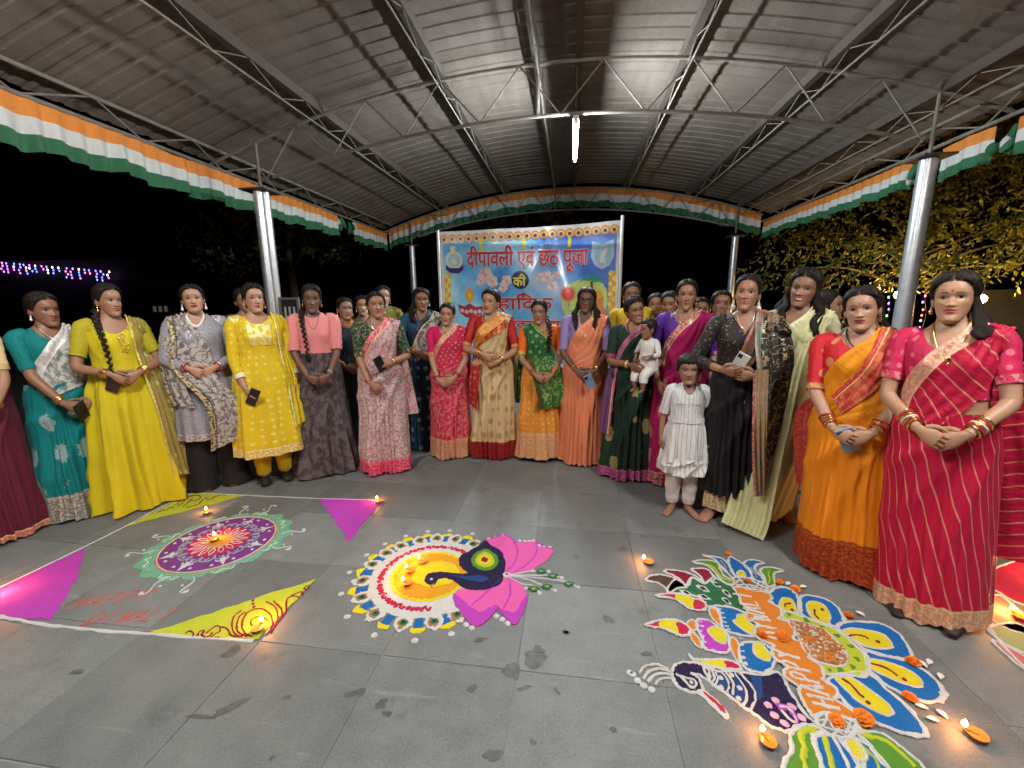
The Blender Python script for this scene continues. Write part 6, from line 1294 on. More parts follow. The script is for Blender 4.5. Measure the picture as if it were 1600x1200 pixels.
def pallu_st(P, cover=True, hang=.55, hx=(.04, .24), hy=.13, up=0.0, hang_y2=None, wide=0.0):
    k = 1 + (P['fat'] - 1) * .8
    s = [((-.150 * k, None, 1.00), (-.10 * k, None, .90)), ((-.142 * k, None, 1.10 + up), (-.01, None, .94)), ((-.105 * k, None, 1.20 + up), (.10 * k, None, .98 if cover else 1.06)),
         ((-.045, None, 1.285 + up * .6), (.142 * k, None, 1.09 if cover else 1.15)), ((.022, None, 1.340), (.155 * k, None, 1.23)), ((.060, None, 1.385), (.172 * k, None, 1.312))]
    s += [((.068, -.01, shz(.068) + .016), (.195 * k, -.01, shz(.19) + .018)), ((.064, .085, 1.345), (.205 * k, .062, 1.30))]
    z = 1.15
    y2 = hy if hang_y2 is None else hang_y2
    s += [((.05, hy, 1.20), (.215 * k + wide * .3, hy * .8, 1.18))]
    for q in np.linspace(.25, 1, 4):
        z = 1.2 + (hang - 1.2) * q; s.append(((hx[0] + (.05 - hx[0]) * (1 - q), hy + (y2 - hy) * q, z), (hx[1] + (.215 * k - hx[1]) * (1 - q), hy * .8 + (y2 - hy * .8) * q, z + .01)))
    return s
def necklace(P, root, mat_, wdt=.062, dep=.10, r=.0035, pend=0.0, off=.012, beads=False):
    t = np.linspace(0, PI, 28); x = -wdt * np.cos(t); z = 1.385 - dep * np.sin(t) ** 1.3; y = fronty(P, x, z, off); y = np.where(z > 1.37, np.minimum(y, -.035), y)
    x = np.r_[x[0] * .85, x, x[-1] * .85]; z = np.r_[1.400, z, 1.400]; y = np.r_[.01, y, .01]
    b = MB(); b.tube(np.stack([x, y, z], -1), r, 6)
    if beads:
        for q in range(3, 27): b.ell((x[q], y[q], z[q]), (r * 1.9,) * 3, 6, 5)
    if pend: i = 15; b.ell((0, y[i] - .006, z[i] - pend * .9), (pend * .85, .006, pend), 12, 8); b.ell((0, y[i] - .008, z[i] - pend * 2.0), (pend * .4, .005, pend * .5), 8, 6)
    b.build('necklace', mat_, root)
def bangles(P, root, arms, mats, n=3, sides=(-1, 1)):
    for sd in sides:
        Q, r, E, W = arms[sd]; ax = nrm(W - E); u = nrm(np.cross(ax, (.3, .5, .8))); v = np.cross(ax, u)
        for i in range(n):
            c = W - ax * (.022 + i * .0105); rr_ = .029 * math.sqrt(P['fat']) + i * .0008; t = np.linspace(0, 2 * PI, 21); b = MB(); b.tube(c + np.cos(t)[:, None] * u * rr_ + np.sin(t)[:, None] * v * rr_ + ax * .004 * np.sin(t + i)[:, None], .0042, 6, 0, ax, False)
            b.build('bangle', mats[i % len(mats)], root)
def earrings(P, root, X, mat_, L=.03, w_=.008):
    for sd in (-1, 1):
        p = X(np.array([(sd * .0775, .004, .070)]))[0]; b = MB(); b.ell(p, (.005, .005, .005), 8, 6); b.ell(p - np.array((0, 0, L * .35)), (w_ * .55, w_ * .5, L * .3), 8, 6); b.ell(p - np.array((0, 0, L * .75)), (w_, w_ * .8, L * .32), 10, 6); b.build('earring', mat_, root)
def clasp(z=.93, dy=0.0, dx=0.0):
    return {-1: dict(w=(-.082 + dx, -.215 - dy, z + .012), hd=(.84, -.22, -.50), pn=(.25, .9, -.2), curl=.62), 1: dict(w=(.088 + dx, -.205 - dy, z + .004), hd=(-.86, -.12, -.46), pn=(-.25, .95, -.2), curl=.55)}
def side_arm(sd, z=.80, x=.235, y=-.03, curl=.45): return dict(w=(sd * x, y, z), hd=(0, -.12, -1), pn=(-sd * .9, .3, 0), curl=curl, pole=(sd * .5, .9, 0))
PEOPLE_GROUP = 'people lined up behind the rangolis'
LIGHT, MED, TAN, DARK = (.45, .250, .155), (.34, .175, .103), (.265, .132, .076), (.150, .073, .046)
def person(label, pos, h=1.58, rot=0.0, face=1.0, fat=1.0, bust=.022, belly=.0, skin=MED, head=(0, 0, 0), hs=1.0, smile=None, lips=(.33, .05, .06), hair='bun', arms=None, lo=False, seed=1, dress_fn=None, cat='person', group=PEOPLE_GROUP, z=0.0, **kw):
    az = abs(math.atan2(pos[0] + .14 * pos[1], pos[1])); sl = .975 - .10 * float(sstep(.15, .95, az)); root = empty('person', (pos[0], pos[1], z), math.atan2(-pos[0], pos[1]) * face + math.radians(rot + random.Random(seed).uniform(-7, 7))); s = h / 1.60; sl = kw.pop('slim', sl); root.scale = (s * sl, s * sl, s); root.rotation_euler[1] = math.radians(kw.pop('lean', 0.0)); tag(root, label, cat, group)
    P = dict(fat=fat, bust=bust, belly=belly, skin=skin, head=head, hs=hs, smile=smile, lips=lips, hair=hair, lo=lo, seed=seed, arms=arms or clasp()); P.update(kw); rj = random.Random(seed * 17 + 3)
    P['smile'] = rj.uniform(.05, .62) if smile is None else smile; P['vol'] = kw.get('vol', rj.uniform(0, .007)); P['face'] = kw.get('face_shape', (rj.uniform(.92, 1.03), rj.uniform(.97, 1.04), rj.uniform(-.16, .10), rj.uniform(-.03, .06))); P['head'] = tuple(a + rj.uniform(-q, q) for a, q in zip(head, (8, 4, 5)))
    if arms is None:
        c_ = clasp(rj.uniform(.86, .97), 0, rj.uniform(-.02, .02)); c_[-1]['curl'] = rj.uniform(.45, .7); P['arms'] = c_
    AR = {sd: arm_path(P, sd, P['arms'][sd]) for sd in (-1, 1)}
    X = make_body(P, root, AR)
    if hair: make_hair(P, root, X)
    if dress_fn: dress_fn(P, root, AR, X)
    bpy.context.view_layer.update()
    return root, P, AR, X
def to_world(root, p): return Matrix.LocRotScale(root.location, root.rotation_euler, root.scale) @ Vector([float(q) for q in p])
def phone(root, AR, sd, label, mat_=None, up=False, off=(0, 0, 0)):
    W = AR[sd][3]; p = to_world(root, W + np.array(off)); o = empty('phone', tuple(p), root.rotation_euler.z + (.3 * sd)); o.rotation_euler.x = .35 if not up else 1.2; o.rotation_euler.y = -.5 * sd
    tag(o, label, 'phone'); b = MB(); b.box((0, 0, 0), (.072, .010, .148)); b.build('case', mat_ or M['phone'], o, smooth=False); MB().box((0, .0057, 0), (.066, .0012, .140)).build('screen', M['blackbead'], o, smooth=False); MB().box((-.018, -.0062, .052), (.026, .003, .026)).build('camera_bump', M['blackbead'], o, smooth=False)
G_, S_, PR, RB = M['gold'], M['silver'], M['pearl'], M['glassred']

# ------------------------------------------------------------------ who stands where
def saree(sk, bl, dr=None, cuff=None, frac=.45, cover=True, hang=.55, hx=(.04, .24), hy=.13, ha=.225, hb=.18, neck=G_, bng=(G_,), nb=3, ear=G_, nw=.088, nd=.105, mir=1, npl=5, pleat=.028, sweep=0.0, wide=0.0, fold=.016, off=.017, dep=.10, pend=.0, up=0.0, hang_y2=None, amp=.007, el=.03, puff=0.0, nfold=14):
    def fn(P, root, AR, X):
        blouse(P, root, AR, bl, frac, cuff, nw=nw, nd=nd, puff=puff); skirt(P, root, sk, ha=ha, hb=hb, pleat=pleat, sweep=sweep, fold=fold, nfold=nfold)
        sheet(P, root, dr or sk, pallu_st(P, cover, hang, hx, hy, up, hang_y2, wide), mir=mir, npl=npl, off=off, amp=amp)
        if not P['lo'] or True:
            if neck: necklace(P, root, neck, dep=dep, pend=pend)
            if ear: earrings(P, root, X, ear, el)
        if bng and not P['lo']: bangles(P, root, AR, bng, nb)
    return fn
gold_b, peach_b, silver_b, maroon_b, red_b = (.55, .33, .10), (.62, .26, .13), (.34, .35, .33), (.30, .012, .018), (.50, .03, .04)
# -- left wing
person('woman in plain maroon saree and cream blouse, half cut off at the left edge', (-3.70, 2.02), 1.60, 12, skin=MED, fat=1.12, hair='bun', seed=1, dress_fn=saree(cloth((.105, .010, .028), border=(.40, .16, .12), bh=.05, key='a'), cloth((.60, .47, .24)), cuff=cloth((.55, .36, .16)), ha=.25))
rt, P, AR, X = person('woman in teal saree with silver grey pallu and pale border', (-3.56, 2.41), 1.585, 14, slim=.97, fat=1.02, skin=TAN, head=(8, 2, 0), arms=clasp(.86), seed=2, smile=.1, dress_fn=saree(cloth((.0, .175, .185), pat='motif', pc=(.28, .38, .36), ps=.6, border=(.20, .22, .20), b2=(.50, .47, .40), bh=.20), cloth((.0, .17, .17)), cloth((.23, .27, .25), pat='brocade', pc=(.58, .56, .53), border=(.55, .54, .52), b2=(.7, .68, .66), bh=.06, ps=.5), ha=.25, neck=S_, dep=.085, ear=PR, cover=True))
phone(rt, AR, 1, 'dark phone in the hands of the woman in teal', off=(-.10, -.055, -.06))
def ygown(P, root, AR, X):
    dress(P, root, cloth((.60, .50, .012), rough=.6), AR, hem=.015, ha=.285, hb=.27, frac=.40, nw=.10, nd=.12, fold=.048, nf=9, lowfold=.8, name='gown', flare=.85)
    blouse(P, root, AR, cloth((.42, .36, .02)), .40, nw=.10, nd=.12, off=.0135, zb=1.30, name='shoulder_panel')
    sheet(P, root, cloth((.30, .235, .055), rough=.85, pat='dots', pc=(.55, .45, .2), border=(.5, .4, .12), bh=.015), [((.085, .10, 1.30), (.20, .08, 1.28)), ((.085, -.01, 1.402), (.195, -.01, 1.362)), ((.09, None, 1.33), (.19, None, 1.29)), ((.10, None, 1.18), (.205, -.06, 1.15)), ((.12, -.15, .98), (.26, -.06, .96)), ((.15, -.20, .75), (.30, -.06, .72)), ((.17, -.235, .42), (.35, -.08, .36)), ((.18, -.25, .22), (.37, -.10, .14))], name='dupatta', npl=4, amp=.010)
    b = MB(); rr = random.Random(4)
    for i in range(46):
        u, v = rr.uniform(-1, 1), rr.uniform(0, 1); x = .035 + u * .035 * (1 - abs(v - .55)); z = 1.28 - v * .14; b.ell((x, float(fronty(P, np.array(x), np.array(z), .016)), z), (.005, .003, .005), 6, 4)
    b.build('brooch', G_, root); earrings(P, root, X, G_, .04); bangles(P, root, AR, (G_, G_), 4)
rt, P, AR, X = person('woman in long bright yellow gown with olive dupatta and dark braid', (-3.28, 2.60), 1.645, 10, fat=1.04, skin=MED, head=(24, 0, 2), arms=clasp(1.0), hair='braid', hairside=-1, hlen=.34, seed=3, smile=.45, gaze=1, dress_fn=ygown)
phone(rt, AR, -1, 'dark phone under the hands of the yellow gown woman', off=(.02, .02, -.06))
def grey(P, root, AR, X):
    for sd in (-1, 1):
        MB().tube(catmull([(sd * .09, 0, .84), (sd * .10, 0, .5), (sd * .125, .0, .02)], 8), np.r_[np.linspace(.10, .115, 16), .12] + .005 * np.sin(np.arange(17) * 1.2), 20, 0, None, False).build('trouser_leg', cloth((.014, .013, .016)), root)
    dress(P, root, cloth((.30, .30, .33), rough=.5, pat='sequin', pc=(.62, .62, .68), pm=.6, border=(.28, .22, .3), b2=(.6, .5, .45), bh=.05), AR, hem=.44, ha=.255, hb=.20, frac=.92, nw=.075, nd=.10, fold=.010)
    dm = cloth((.46, .42, .38), rough=.8, pat='floral', pc=(.035, .032, .04), ps=.55, border=(.50, .40, .22), b2=(.07, .06, .06), bh=.05)
    sheet(P, root, dm, [((-.20, .08, 1.26), (-.09, .10, 1.30)), ((-.195, -.01, 1.366), (-.07, -.01, 1.405)), ((-.19, None, 1.29), (-.02, None, 1.32)), ((-.19, -.13, 1.16), (.06, None, 1.18)), ((-.21, -.16, 1.02), (.08, -.165, 1.04)), ((-.13, -.225, .90), (.10, -.235, .92)), ((-.02, -.25, .74), (.20, -.25, .78)), ((.0, -.26, .56), (.25, -.25, .60)), ((-.02, -.25, .36), (.27, -.24, .46))], name='dupatta', npl=4, amp=.013, off=.02)
    sheet(P, root, dm, [((-.23, .02, 1.33), (-.10, .04, 1.36)), ((-.265, -.02, 1.20), (-.15, -.14, 1.20)), ((-.29, -.03, 1.02), (-.14, -.185, 1.02)), ((-.28, -.06, .86), (-.12, -.21, .86)), ((-.24, -.08, .72), (-.08, -.21, .70))], name='dupatta_fold', npl=3, amp=.012, off=.02)
    necklace(P, root, PR, .058, .085, .006, beads=True); earrings(P, root, X, PR, .04, .010); bangles(P, root, AR, (RB, S_), 3)
person('woman in silver kurta with black and cream printed dupatta and black trousers', (-2.92, 2.94), 1.655, 0, fat=1.16, skin=LIGHT, head=(-4, -3, 0), arms=clasp(.99), seed=4, smile=.05, lips=(.22, .01, .03), dress_fn=grey)
person('woman in dark dress half hidden between the silver kurta and the yellow kurta', (-3.19, 3.78), 1.655, 0, skin=MED, head=(10, 0, -3), seed=5, lo=True, bindi=False, dress_fn=lambda P, r, A, X: (dress(P, r, cloth((.10, .05, .06)), A, hem=.40, ha=.24), skirt(P, r, cloth((.03, .02, .025)), zt=.6, ha=.2)))
def ykurta(P, root, AR, X):
    for sd in (-1, 1): MB().tube(catmull([(sd * .085, 0, .84), (sd * .085, -.005, .46), (sd * .085, .02, .12), (sd * .083, .022, .075)], 8), np.interp(np.linspace(0, 1, 25), [0, .5, .85, 1], [.10, .072, .050, .047]) + .003 * np.sin(np.arange(25) * 1.9), 18, 0, None, False).build('trouser_leg', cloth((.62, .46, .02)), root)
    dress(P, root, cloth((.70, .50, .014), rough=.75, pat='dots', pc=(.78, .62, .16), ps=1.3, border=(.66, .48, .10), b2=(.82, .70, .34), bh=.065), AR, hem=.28, ha=.30, hb=.235, frac=.86, nw=.092, nd=.085, fold=.017, nf=9, cuff=cloth((.80, .74, .52)), yoke=cloth((.72, .55, .05), pat='brocade', pc=(.85, .76, .42), ps=.5, pm=.3))
    sheet(P, root, cloth((.66, .49, .02), border=(.72, .6, .25), bh=.02), [((.11, .11, 1.26), (.20, .08, 1.25)), ((.10, -.01, 1.396), (.19, -.01, 1.366)), ((.12, None, 1.33), (.19, None, 1.30)), ((.135, None, 1.16), (.20, -.03, 1.14)), ((.15, -.10, .95), (.25, -.02, .94)), ((.17, -.15, .70), (.29, -.04, .70)), ((.18, -.19, .48), (.31, -.06, .50))], name='dupatta', npl=3, amp=.008)
    for sd in (-1, 1): MB().tube([(sd * .088, .088, .03), (sd * .088, .05, .040), (sd * .089, -.03, .036), (sd * .089, -.09, .028), (sd * .090, -.125, .018)], [.026, .038, .044, .047, .026], 14, 0, (1, 0, 0), True, 1, None, [.026, .036, .034, .026, .014]).build('shoe', M['shoe'], root)
    earrings(P, root, X, G_, .03); bangles(P, root, AR, (G_,), 2, (1,))
A_ = {-1: dict(w=(-.155, -.17, .80), hd=(.35, -.3, -.9), pn=(.9, .4, .2), curl=.6, pole=(-.8, .5, 0)), 1: side_arm(1, .82, .245)}
rt, P, AR, X = person('woman in bright yellow kurta with embroidered neck and yellow trousers', (-2.52, 3.09), 1.655, 0, fat=1.14, skin=LIGHT, head=(4, -2, 3), arms=A_, seed=6, smile=.55, dress_fn=ykurta)
phone(rt, AR, -1, 'dark phone in the right hand of the yellow kurta woman', off=(.05, -.05, -.07))
def pinktop(P, root, AR, X):
    skirt(P, root, cloth((.060, .045, .050), pat='brocade', pc=(.135, .105, .10), ps=.35), zt=1.055, ha=.31, hb=.27, pleat=.020, npl=11, pw=2.2, pc=0, fold=.02, off=.026, name='skirt')
    blouse(P, root, AR, cloth((.74, .255, .25), rough=.85), .50, cloth((.70, .23, .225)), zb=1.0, nw=.068, nd=.05, off=.012, puff=.010, name='top'); necklace(P, root, M['blackbead'], .05, .13, .0022); earrings(P, root, X, G_, .022)
    bangles(P, root, AR, (S_,), 2, (1,))
person('young woman in pink puff sleeve top and long dark patterned skirt with braid in front', (-2.22, 3.39), 1.655, 0, fat=.97, skin=DARK, head=(2, 0, 0), arms=clasp(.87), hair='braid', hairside=-1, hlen=.31, seed=7, bindi=False, lips=(.14, .04, .035), dress_fn=pinktop)
person('woman in dark teal dress standing behind the pink top', (-2.24, 3.95), 1.56, 14, skin=MED, head=(6, 0, 2), seed=8, smile=.5, lo=True, arms=clasp(.92), dress_fn=lambda P, r, A, X: (dress(P, r, cloth((.028, .05, .058)), A, hem=.62, ha=.25, nw=.10, nd=.09, fold=.012), skirt(P, r, cloth((.04, .07, .09)), zt=.75, ha=.24), sheet(P, r, cloth((.35, .36, .40), pat='dots', pc=(.7, .7, .72)), [((.10, None, 1.05), (.18, None, 1.04)), ((.10, -.19, .9), (.22, -.15, .9)), ((.10, -.2, .6), (.24, -.16, .6))], name='dupatta'), earrings(P, r, X, G_, .04, .01), necklace(P, r, M['marigold'], .05, .06, .006), bangles(P, r, A, (G_, RB), 3)))
person('woman in black and yellow whose face shows left of the floral saree woman', (-2.24, 4.33), 1.58, 0, skin=LIGHT, head=(-6, 0, 0), seed=9, lo=True, dress_fn=saree(cloth((.03, .03, .03)), cloth((.35, .25, .02)), neck=None))
person('tall woman whose face shows just above the floral saree woman', (-2.13, 4.60), 1.69, 0, skin=LIGHT, head=(4, 0, 0), seed=10, lo=True, dress_fn=saree(cloth((.20, .16, .02)), cloth((.32, .25, .02)), neck=None))
A_ = {-1: dict(w=(-.10, -.20, .84), hd=(.75, -.2, -.62), pn=(.3, .9, 0), curl=.6), 1: dict(w=(.085, -.215, 1.02), hd=(-.97, -.15, .05), pn=(-.1, .95, -.2), curl=.75)}
fl_ = cloth((.58, .46, .43), pat='floral', pc=(.27, .060, .085), ps=.9, border=(.66, .035, .15), b2=(.72, .22, .26), bh=.13)
rt, P, AR, X = person('woman in cream and maroon floral saree with pink border and dark green blouse', (-1.66, 3.44), 1.59, 2, fat=1.08, skin=MED, head=(0, -2, -3), arms=A_, seed=11, smile=.5, dress_fn=saree(fl_, cloth((.012, .05, .035), pat='jaal', pc=(.38, .27, .10), ps=1.3), cloth((.58, .42, .40), pat='floral', pc=(.40, .08, .11), ps=.9, border=(.66, .05, .16), b2=(.68, .42, .22), bh=.055), cloth((.03, .05, .03), pat='brocade', pc=(.5, .36, .12), ps=.5, pm=.5), .52, True, .50, (.12, .33), .06, ha=.235, neck=S_, ear=S_, hang_y2=.0, bng=(G_, RB), nb=2, wide=.05))
phone(rt, AR, 1, 'black phone held at the waist by the floral saree woman', off=(-.09, -.035, .0))
person('woman in navy and white saree standing behind between the floral and the rose sarees', (-1.50, 4.12), 1.645, 6, skin=TAN, head=(6, -1, -3), hair='half', hairside=-1, hlen=.10, seed=12, arms=clasp(1.0), dress_fn=saree(cloth((.015, .060, .10), pat='dots', pc=(.30, .36, .4), ps=.7), cloth((.015, .085, .15)), cloth((.52, .49, .42), pat='floral', pc=(.02, .03, .06), ps=.4, border=(.02, .03, .06), bh=.06), ear=PR, el=.02, neck=M['blackbead']))
# -- centre
person('short woman in rose red brocade saree with peach border left of the cream saree', (-1.16, 3.87), 1.50, -4, fat=1.06, skin=LIGHT, head=(-3, 0, 4), arms={-1: dict(w=(-.09, -.205, .86), hd=(.82, -.2, -.52), pn=(.3, .9, 0), curl=.6), 1: clasp(.88)[1]}, seed=13, smile=.4, lips=(.45, .03, .07), dress_fn=saree(cloth((.56, .022, .085), pat='brocade', pc=(.66, .20, .16), ps=.6, border=peach_b, b2=(.68, .42, .26), bh=.21), cloth((.62, .010, .105)), cloth((.55, .028, .085), pat='dots', pc=(.66, .34, .20), ps=1.6, border=(.60, .24, .15), b2=(.68, .45, .3), bh=.05), cloth((.58, .15, .06), rough=.4, pat='brocade', pc=(.62, .30, .12)), .50, True, .55, (.05, .22), ha=.22, bng=(RB,), nb=2, neck=G_, dep=.07))
A_ = {-1: dict(w=(-.04, -.225, 1.035), hd=(.86, -.12, -.40), pn=(.2, .95, -.1), curl=.55, pole=(-.9, .3, -.4)), 1: dict(w=(.10, -.20, .965), hd=(-.93, -.15, -.2), pn=(-.2, .95, 0), curl=.7)}
rgold = cloth((.46, .020, .018), rough=.42, pat='brocade', pc=(.60, .28, .06), ps=.30, pm=.4, border=(.60, .22, .06), b2=(.68, .36, .10), bh=.10)
def cream(P, root, AR, X):
    saree(cloth((.63, .475, .25), rough=.55, pat='motif', pc=(.40, .17, .06), ps=1.25, border=(.26, .012, .016), b2=(.34, .03, .02), bh=.17), cloth((.42, .016, .014), rough=.5), cloth((.62, .47, .25), rough=.55, pat='motif', pc=(.40, .17, .06), ps=1.25), cloth((.55, .18, .06), rough=.4, pat='brocade', pc=(.62, .3, .1)), .52, True, .52, (.06, .24), ha=.235, neck=G_, dep=.09, bng=(G_, RB), nb=3)(P, root, AR, X)
    k = 1.05; sheet(P, root, rgold, [((-.155, None, 1.16), (-.15, None, 1.04)), ((-.11, None, 1.245), (-.055, None, 1.13)), ((-.045, None, 1.305), (.03, None, 1.175)), ((.02, None, 1.350), (.10, None, 1.215)), ((.058, None, 1.387), (.165, None, 1.27)), ((.068, -.01, 1.408), (.195, -.01, 1.368)), ((.06, .09, 1.34), (.20, .07, 1.29))], name='pallu_border', off=.026, npl=2, amp=.004)
    sheet(P, root, cloth((.40, .016, .022), pat='dots', pc=(.5, .2, .08), ps=1.2), [((-.165, None, 1.16), (-.10, None, 1.14)), ((-.175, None, 1.0), (-.07, None, .98)), ((-.195, -.13, .8), (-.09, -.19, .78)), ((-.20, -.13, .55), (-.12, -.19, .50))], name='side_panel', npl=3)
    earrings(P, root, X, G_, .02)
person('woman in cream saree with wide red and gold border at the centre of the row', (-.745, 3.92), 1.62, -6, fat=1.10, skin=LIGHT, head=(-10, 0, 2), arms=A_, seed=14, smile=0, lips=(.40, .04, .07), dress_fn=cream)
A_ = clasp(.90)
def green(P, root, AR, X):
    P2 = dict(P)
    skirt(P, root, cloth((.74, .27, .035), rough=.5, pat='dots', pc=(.72, .52, .20), ps=1.4, border=(.66, .30, .12), b2=(.70, .44, .26), bh=.27), zt=1.02, zb=.04, ha=.275, hb=.20, pleat=.018, npl=6, pw=1.2, pc=0, fold=.010, name='skirt')
    skirt(P, root, cloth((.012, .014, .012)), zt=.3, zb=.004, ha=.225, hb=.145, pleat=.002, fold=.001, name='petticoat'); blouse(P, root, AR, cloth((.78, .14, .008), rough=.6), .48, cloth((.66, .36, .08), rough=.4), nw=.09, nd=.10)
    gz = cloth((.012, .12, .035), rough=.48, pat='dots', pc=(.30, .34, .10), ps=1.0, border=(.14, .20, .03), b2=(.30, .30, .08), bh=.03)
    sheet(P, root, gz, pallu_st(P, True, .55, (.05, .24)), mir=-1, npl=5)
    sheet(P, root, cloth((.035, .13, .03), rough=.42, pat='jaal', pc=(.40, .44, .14), ps=1.0, border=(.05, .055, .012), b2=(.09, .09, .02), bh=.05), [((-.13, None, 1.06), (.12, None, 1.08)), ((-.12, -.18, .95), (.17, -.15, .98)), ((-.08, -.215, .80), (.20, -.16, .85)), ((-.05, -.22, .66), (.22, -.17, .72)), ((-.05, -.22, .56), (.22, -.17, .60))], name='drape_panel', npl=3, amp=.008, off=.022)
    sheet(P, root, cloth((.02, .085, .022), pat='brocade', pc=(.16, .22, .05)), [((.15, -.06, 1.02), (.20, .06, 1.02)), ((.20, -.08, .8), (.28, .05, .8)), ((.22, -.08, .55), (.31, .04, .55)), ((.22, -.06, .33), (.29, .04, .36))], name='drape_tail', npl=2, amp=.012)
    necklace(P, root, G_, dep=.06); bangles(P, root, AR, (G_, RB), 4); earrings(P, root, X, G_, .03)
person('short young woman in green drape over orange skirt and orange blouse', (-.28, 3.91), 1.515, 2, fat=.98, skin=MED, head=(-14, 4, 0), arms=A_, hair='braid', hairside=1, hlen=.10, seed=15, smile=.0, eye=.6, dress_fn=green)
def peachy(P, root, AR, X):
    pch = cloth((.73, .235, .115), rough=.50, pat=None, border=(.70, .25, .12), b2=(.76, .32, .17), bh=.03)
    saree(pch, cloth((.30, .215, .47), rough=.55), pch, None, .52, True, .50, (.05, .22), ha=.235, neck=PR, dep=.17, pend=.012, bng=(G_,), nb=1, ear=PR, el=.035, fold=.010)(P, root, AR, X)
    g = MB()
    for sd in (-1, 1):
        t = np.linspace(0, 2 * PI, 21); xx = sd * .032 + .022 * np.cos(t); zz = .1085 + .0165 * np.sin(t); yy = np.minimum(hfront(xx, zz, 0) - .006, -.088); g.tube(X(np.stack([xx, yy, zz], -1)), .0016, 6, 0, None, False)
        g.tube(X(np.array([(sd * .054, -.086, .111), (sd * .074, -.05, .113), (sd * .077, .0, .112)])), .0016, 6)
    g.tube(X(np.array([(-.011, -.098, .110), (0, -.101, .112), (.011, -.098, .110)])), .0016, 6); g.build('glasses', M['blackbead'], root)
rt, P, AR, X = person('woman in plain peach saree with lilac blouse, glasses and long loose hair', (.135, 3.86), 1.615, 2, fat=1.07, skin=DARK, head=(-4, -4, 0), arms=clasp(.90), hair='loose', hlen=.15, seed=16, lips=(.16, .045, .04), dress_fn=peachy)
phone(rt, AR, 1, 'pale blue phone in the hands of the peach saree woman', M['phoneblue'], off=(-.04, -.045, -.085))
# -- right of centre
A_ = {-1: dict(w=(-.02, -.225, 1.05), hd=(.95, -.22, .05), pn=(.0, .6, .8), curl=.5), 1: dict(w=(.10, -.275, 1.0), hd=(-.75, -.45, .25), pn=(-.4, .6, .7), curl=.5, pole=(.9, .3, -.5))}
def paisley(P, root, AR, X):
    m = cloth((.010, .030, .018), rough=.6, pat='paisley', pc=(.36, .31, .12), ps=.62, border=(.33, .05, .19), b2=(.45, .14, .30), bh=.10)
    saree(m, cloth((.012, .03, .02)), cloth((.012, .03, .02), pat='paisley', pc=(.48, .30, .30), ps=.8, border=(.40, .10, .22), b2=(.5, .2, .3), bh=.045), cloth((.30, .04, .12)), .5, True, .50, (-.24, -.12), .06, ha=.285, hb=.23, neck=M['blackbead'], dep=.12, ear=G_, el=.02, bng=(G_, PR), nb=3)(P, root, AR, X)
    sheet(P, root, cloth((.14, .055, .15), pat=None, border=(.42, .10, .20), bh=.03), [((-.13, None, 1.10), (-.17, None, 1.10)), ((-.14, None, .95), (-.22, -.04, .95)), ((-.16, -.15, .7), (-.26, -.06, .7)), ((-.18, -.16, .40), (-.28, -.08, .42))], name='pallu_tail', npl=2)
rt, P, AR, X = person('woman in dark green paisley saree with magenta hem carrying a baby', (.53, 3.60), 1.535, 0, fat=1.05, skin=TAN, head=(16, 3, -8), arms=A_, hair='bun', seed=17, smile=.75, dress_fn=paisley)
def babyd(P, root, AR, X):
    dress(P, root, cloth((.72, .69, .66), pat='floral', pc=(.62, .56, .50), ps=.8), AR, hem=.74, ha=.22, hb=.19, frac=.75, nw=.075, nd=.05, name='shirt', off=.018)
    for sd in (-1, 1): MB().tube(catmull(P['legs'][sd][:4], 6), np.linspace(.115, .085, 19), 14, 0, None, False).build('trouser_leg', cloth((.72, .69, .64)), root)
    t = np.linspace(0, 2 * PI, 33); V_ = np.stack([.079 * np.sin(t), .006 - .098 * np.cos(t), .158 + .014 * np.cos(t)], -1); MB().tube(X(V_), .008, 6, 0, (0, 0, 1), False, 1, None, .003).build('headband', cloth((.66, .42, .32)), root)
LG = {sd: [(sd * .09, .0, .80), (sd * .11, -.10, .74), (sd * .12, -.22, .66), (sd * .12, -.24, .52), (sd * .11, -.235, .42), (sd * .11, -.235, .37)] for sd in (-1, 1)}
person('baby in white with a pale headband held by the paisley saree woman', (.61, 3.36), .62, -38, fat=1.25, bust=0, belly=.02, skin=TAN, head=(-22, 8, 0), hs=1.70, arms={-1: dict(w=(-.16, -.20, 1.02), hd=(.2, -.8, -.5), pn=(.6, .2, -.8), curl=.7), 1: dict(w=(.16, -.22, 1.05), hd=(-.3, -.8, -.4), pn=(-.6, .2, -.8), curl=.7)}, hair='short', legs=LG, seed=18, bindi=False, lips=(.25, .09, .07), z=.685, dress_fn=babyd, lo=True)
person('woman in yellow whose face shows behind the paisley saree woman', (.60, 4.33), 1.68, 0, skin=MED, head=(6, 0, 0), seed=19, lo=True, dress_fn=saree(cloth((.60, .42, .02)), cloth((.6, .42, .02)), cloth((.62, .45, .03), border=(.5, .2, .02), bh=.05), neck=None))
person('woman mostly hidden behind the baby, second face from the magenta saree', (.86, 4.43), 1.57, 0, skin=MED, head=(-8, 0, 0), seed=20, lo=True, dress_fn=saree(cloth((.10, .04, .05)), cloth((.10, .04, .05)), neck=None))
person('smiling woman in dark clothes right beside the magenta saree, half hidden', (.905, 4.06), 1.575, -6, skin=MED, head=(4, 0, 3), seed=21, smile=.5, lo=True, dress_fn=saree(cloth((.06, .03, .05)), cloth((.06, .03, .05)), neck=None))
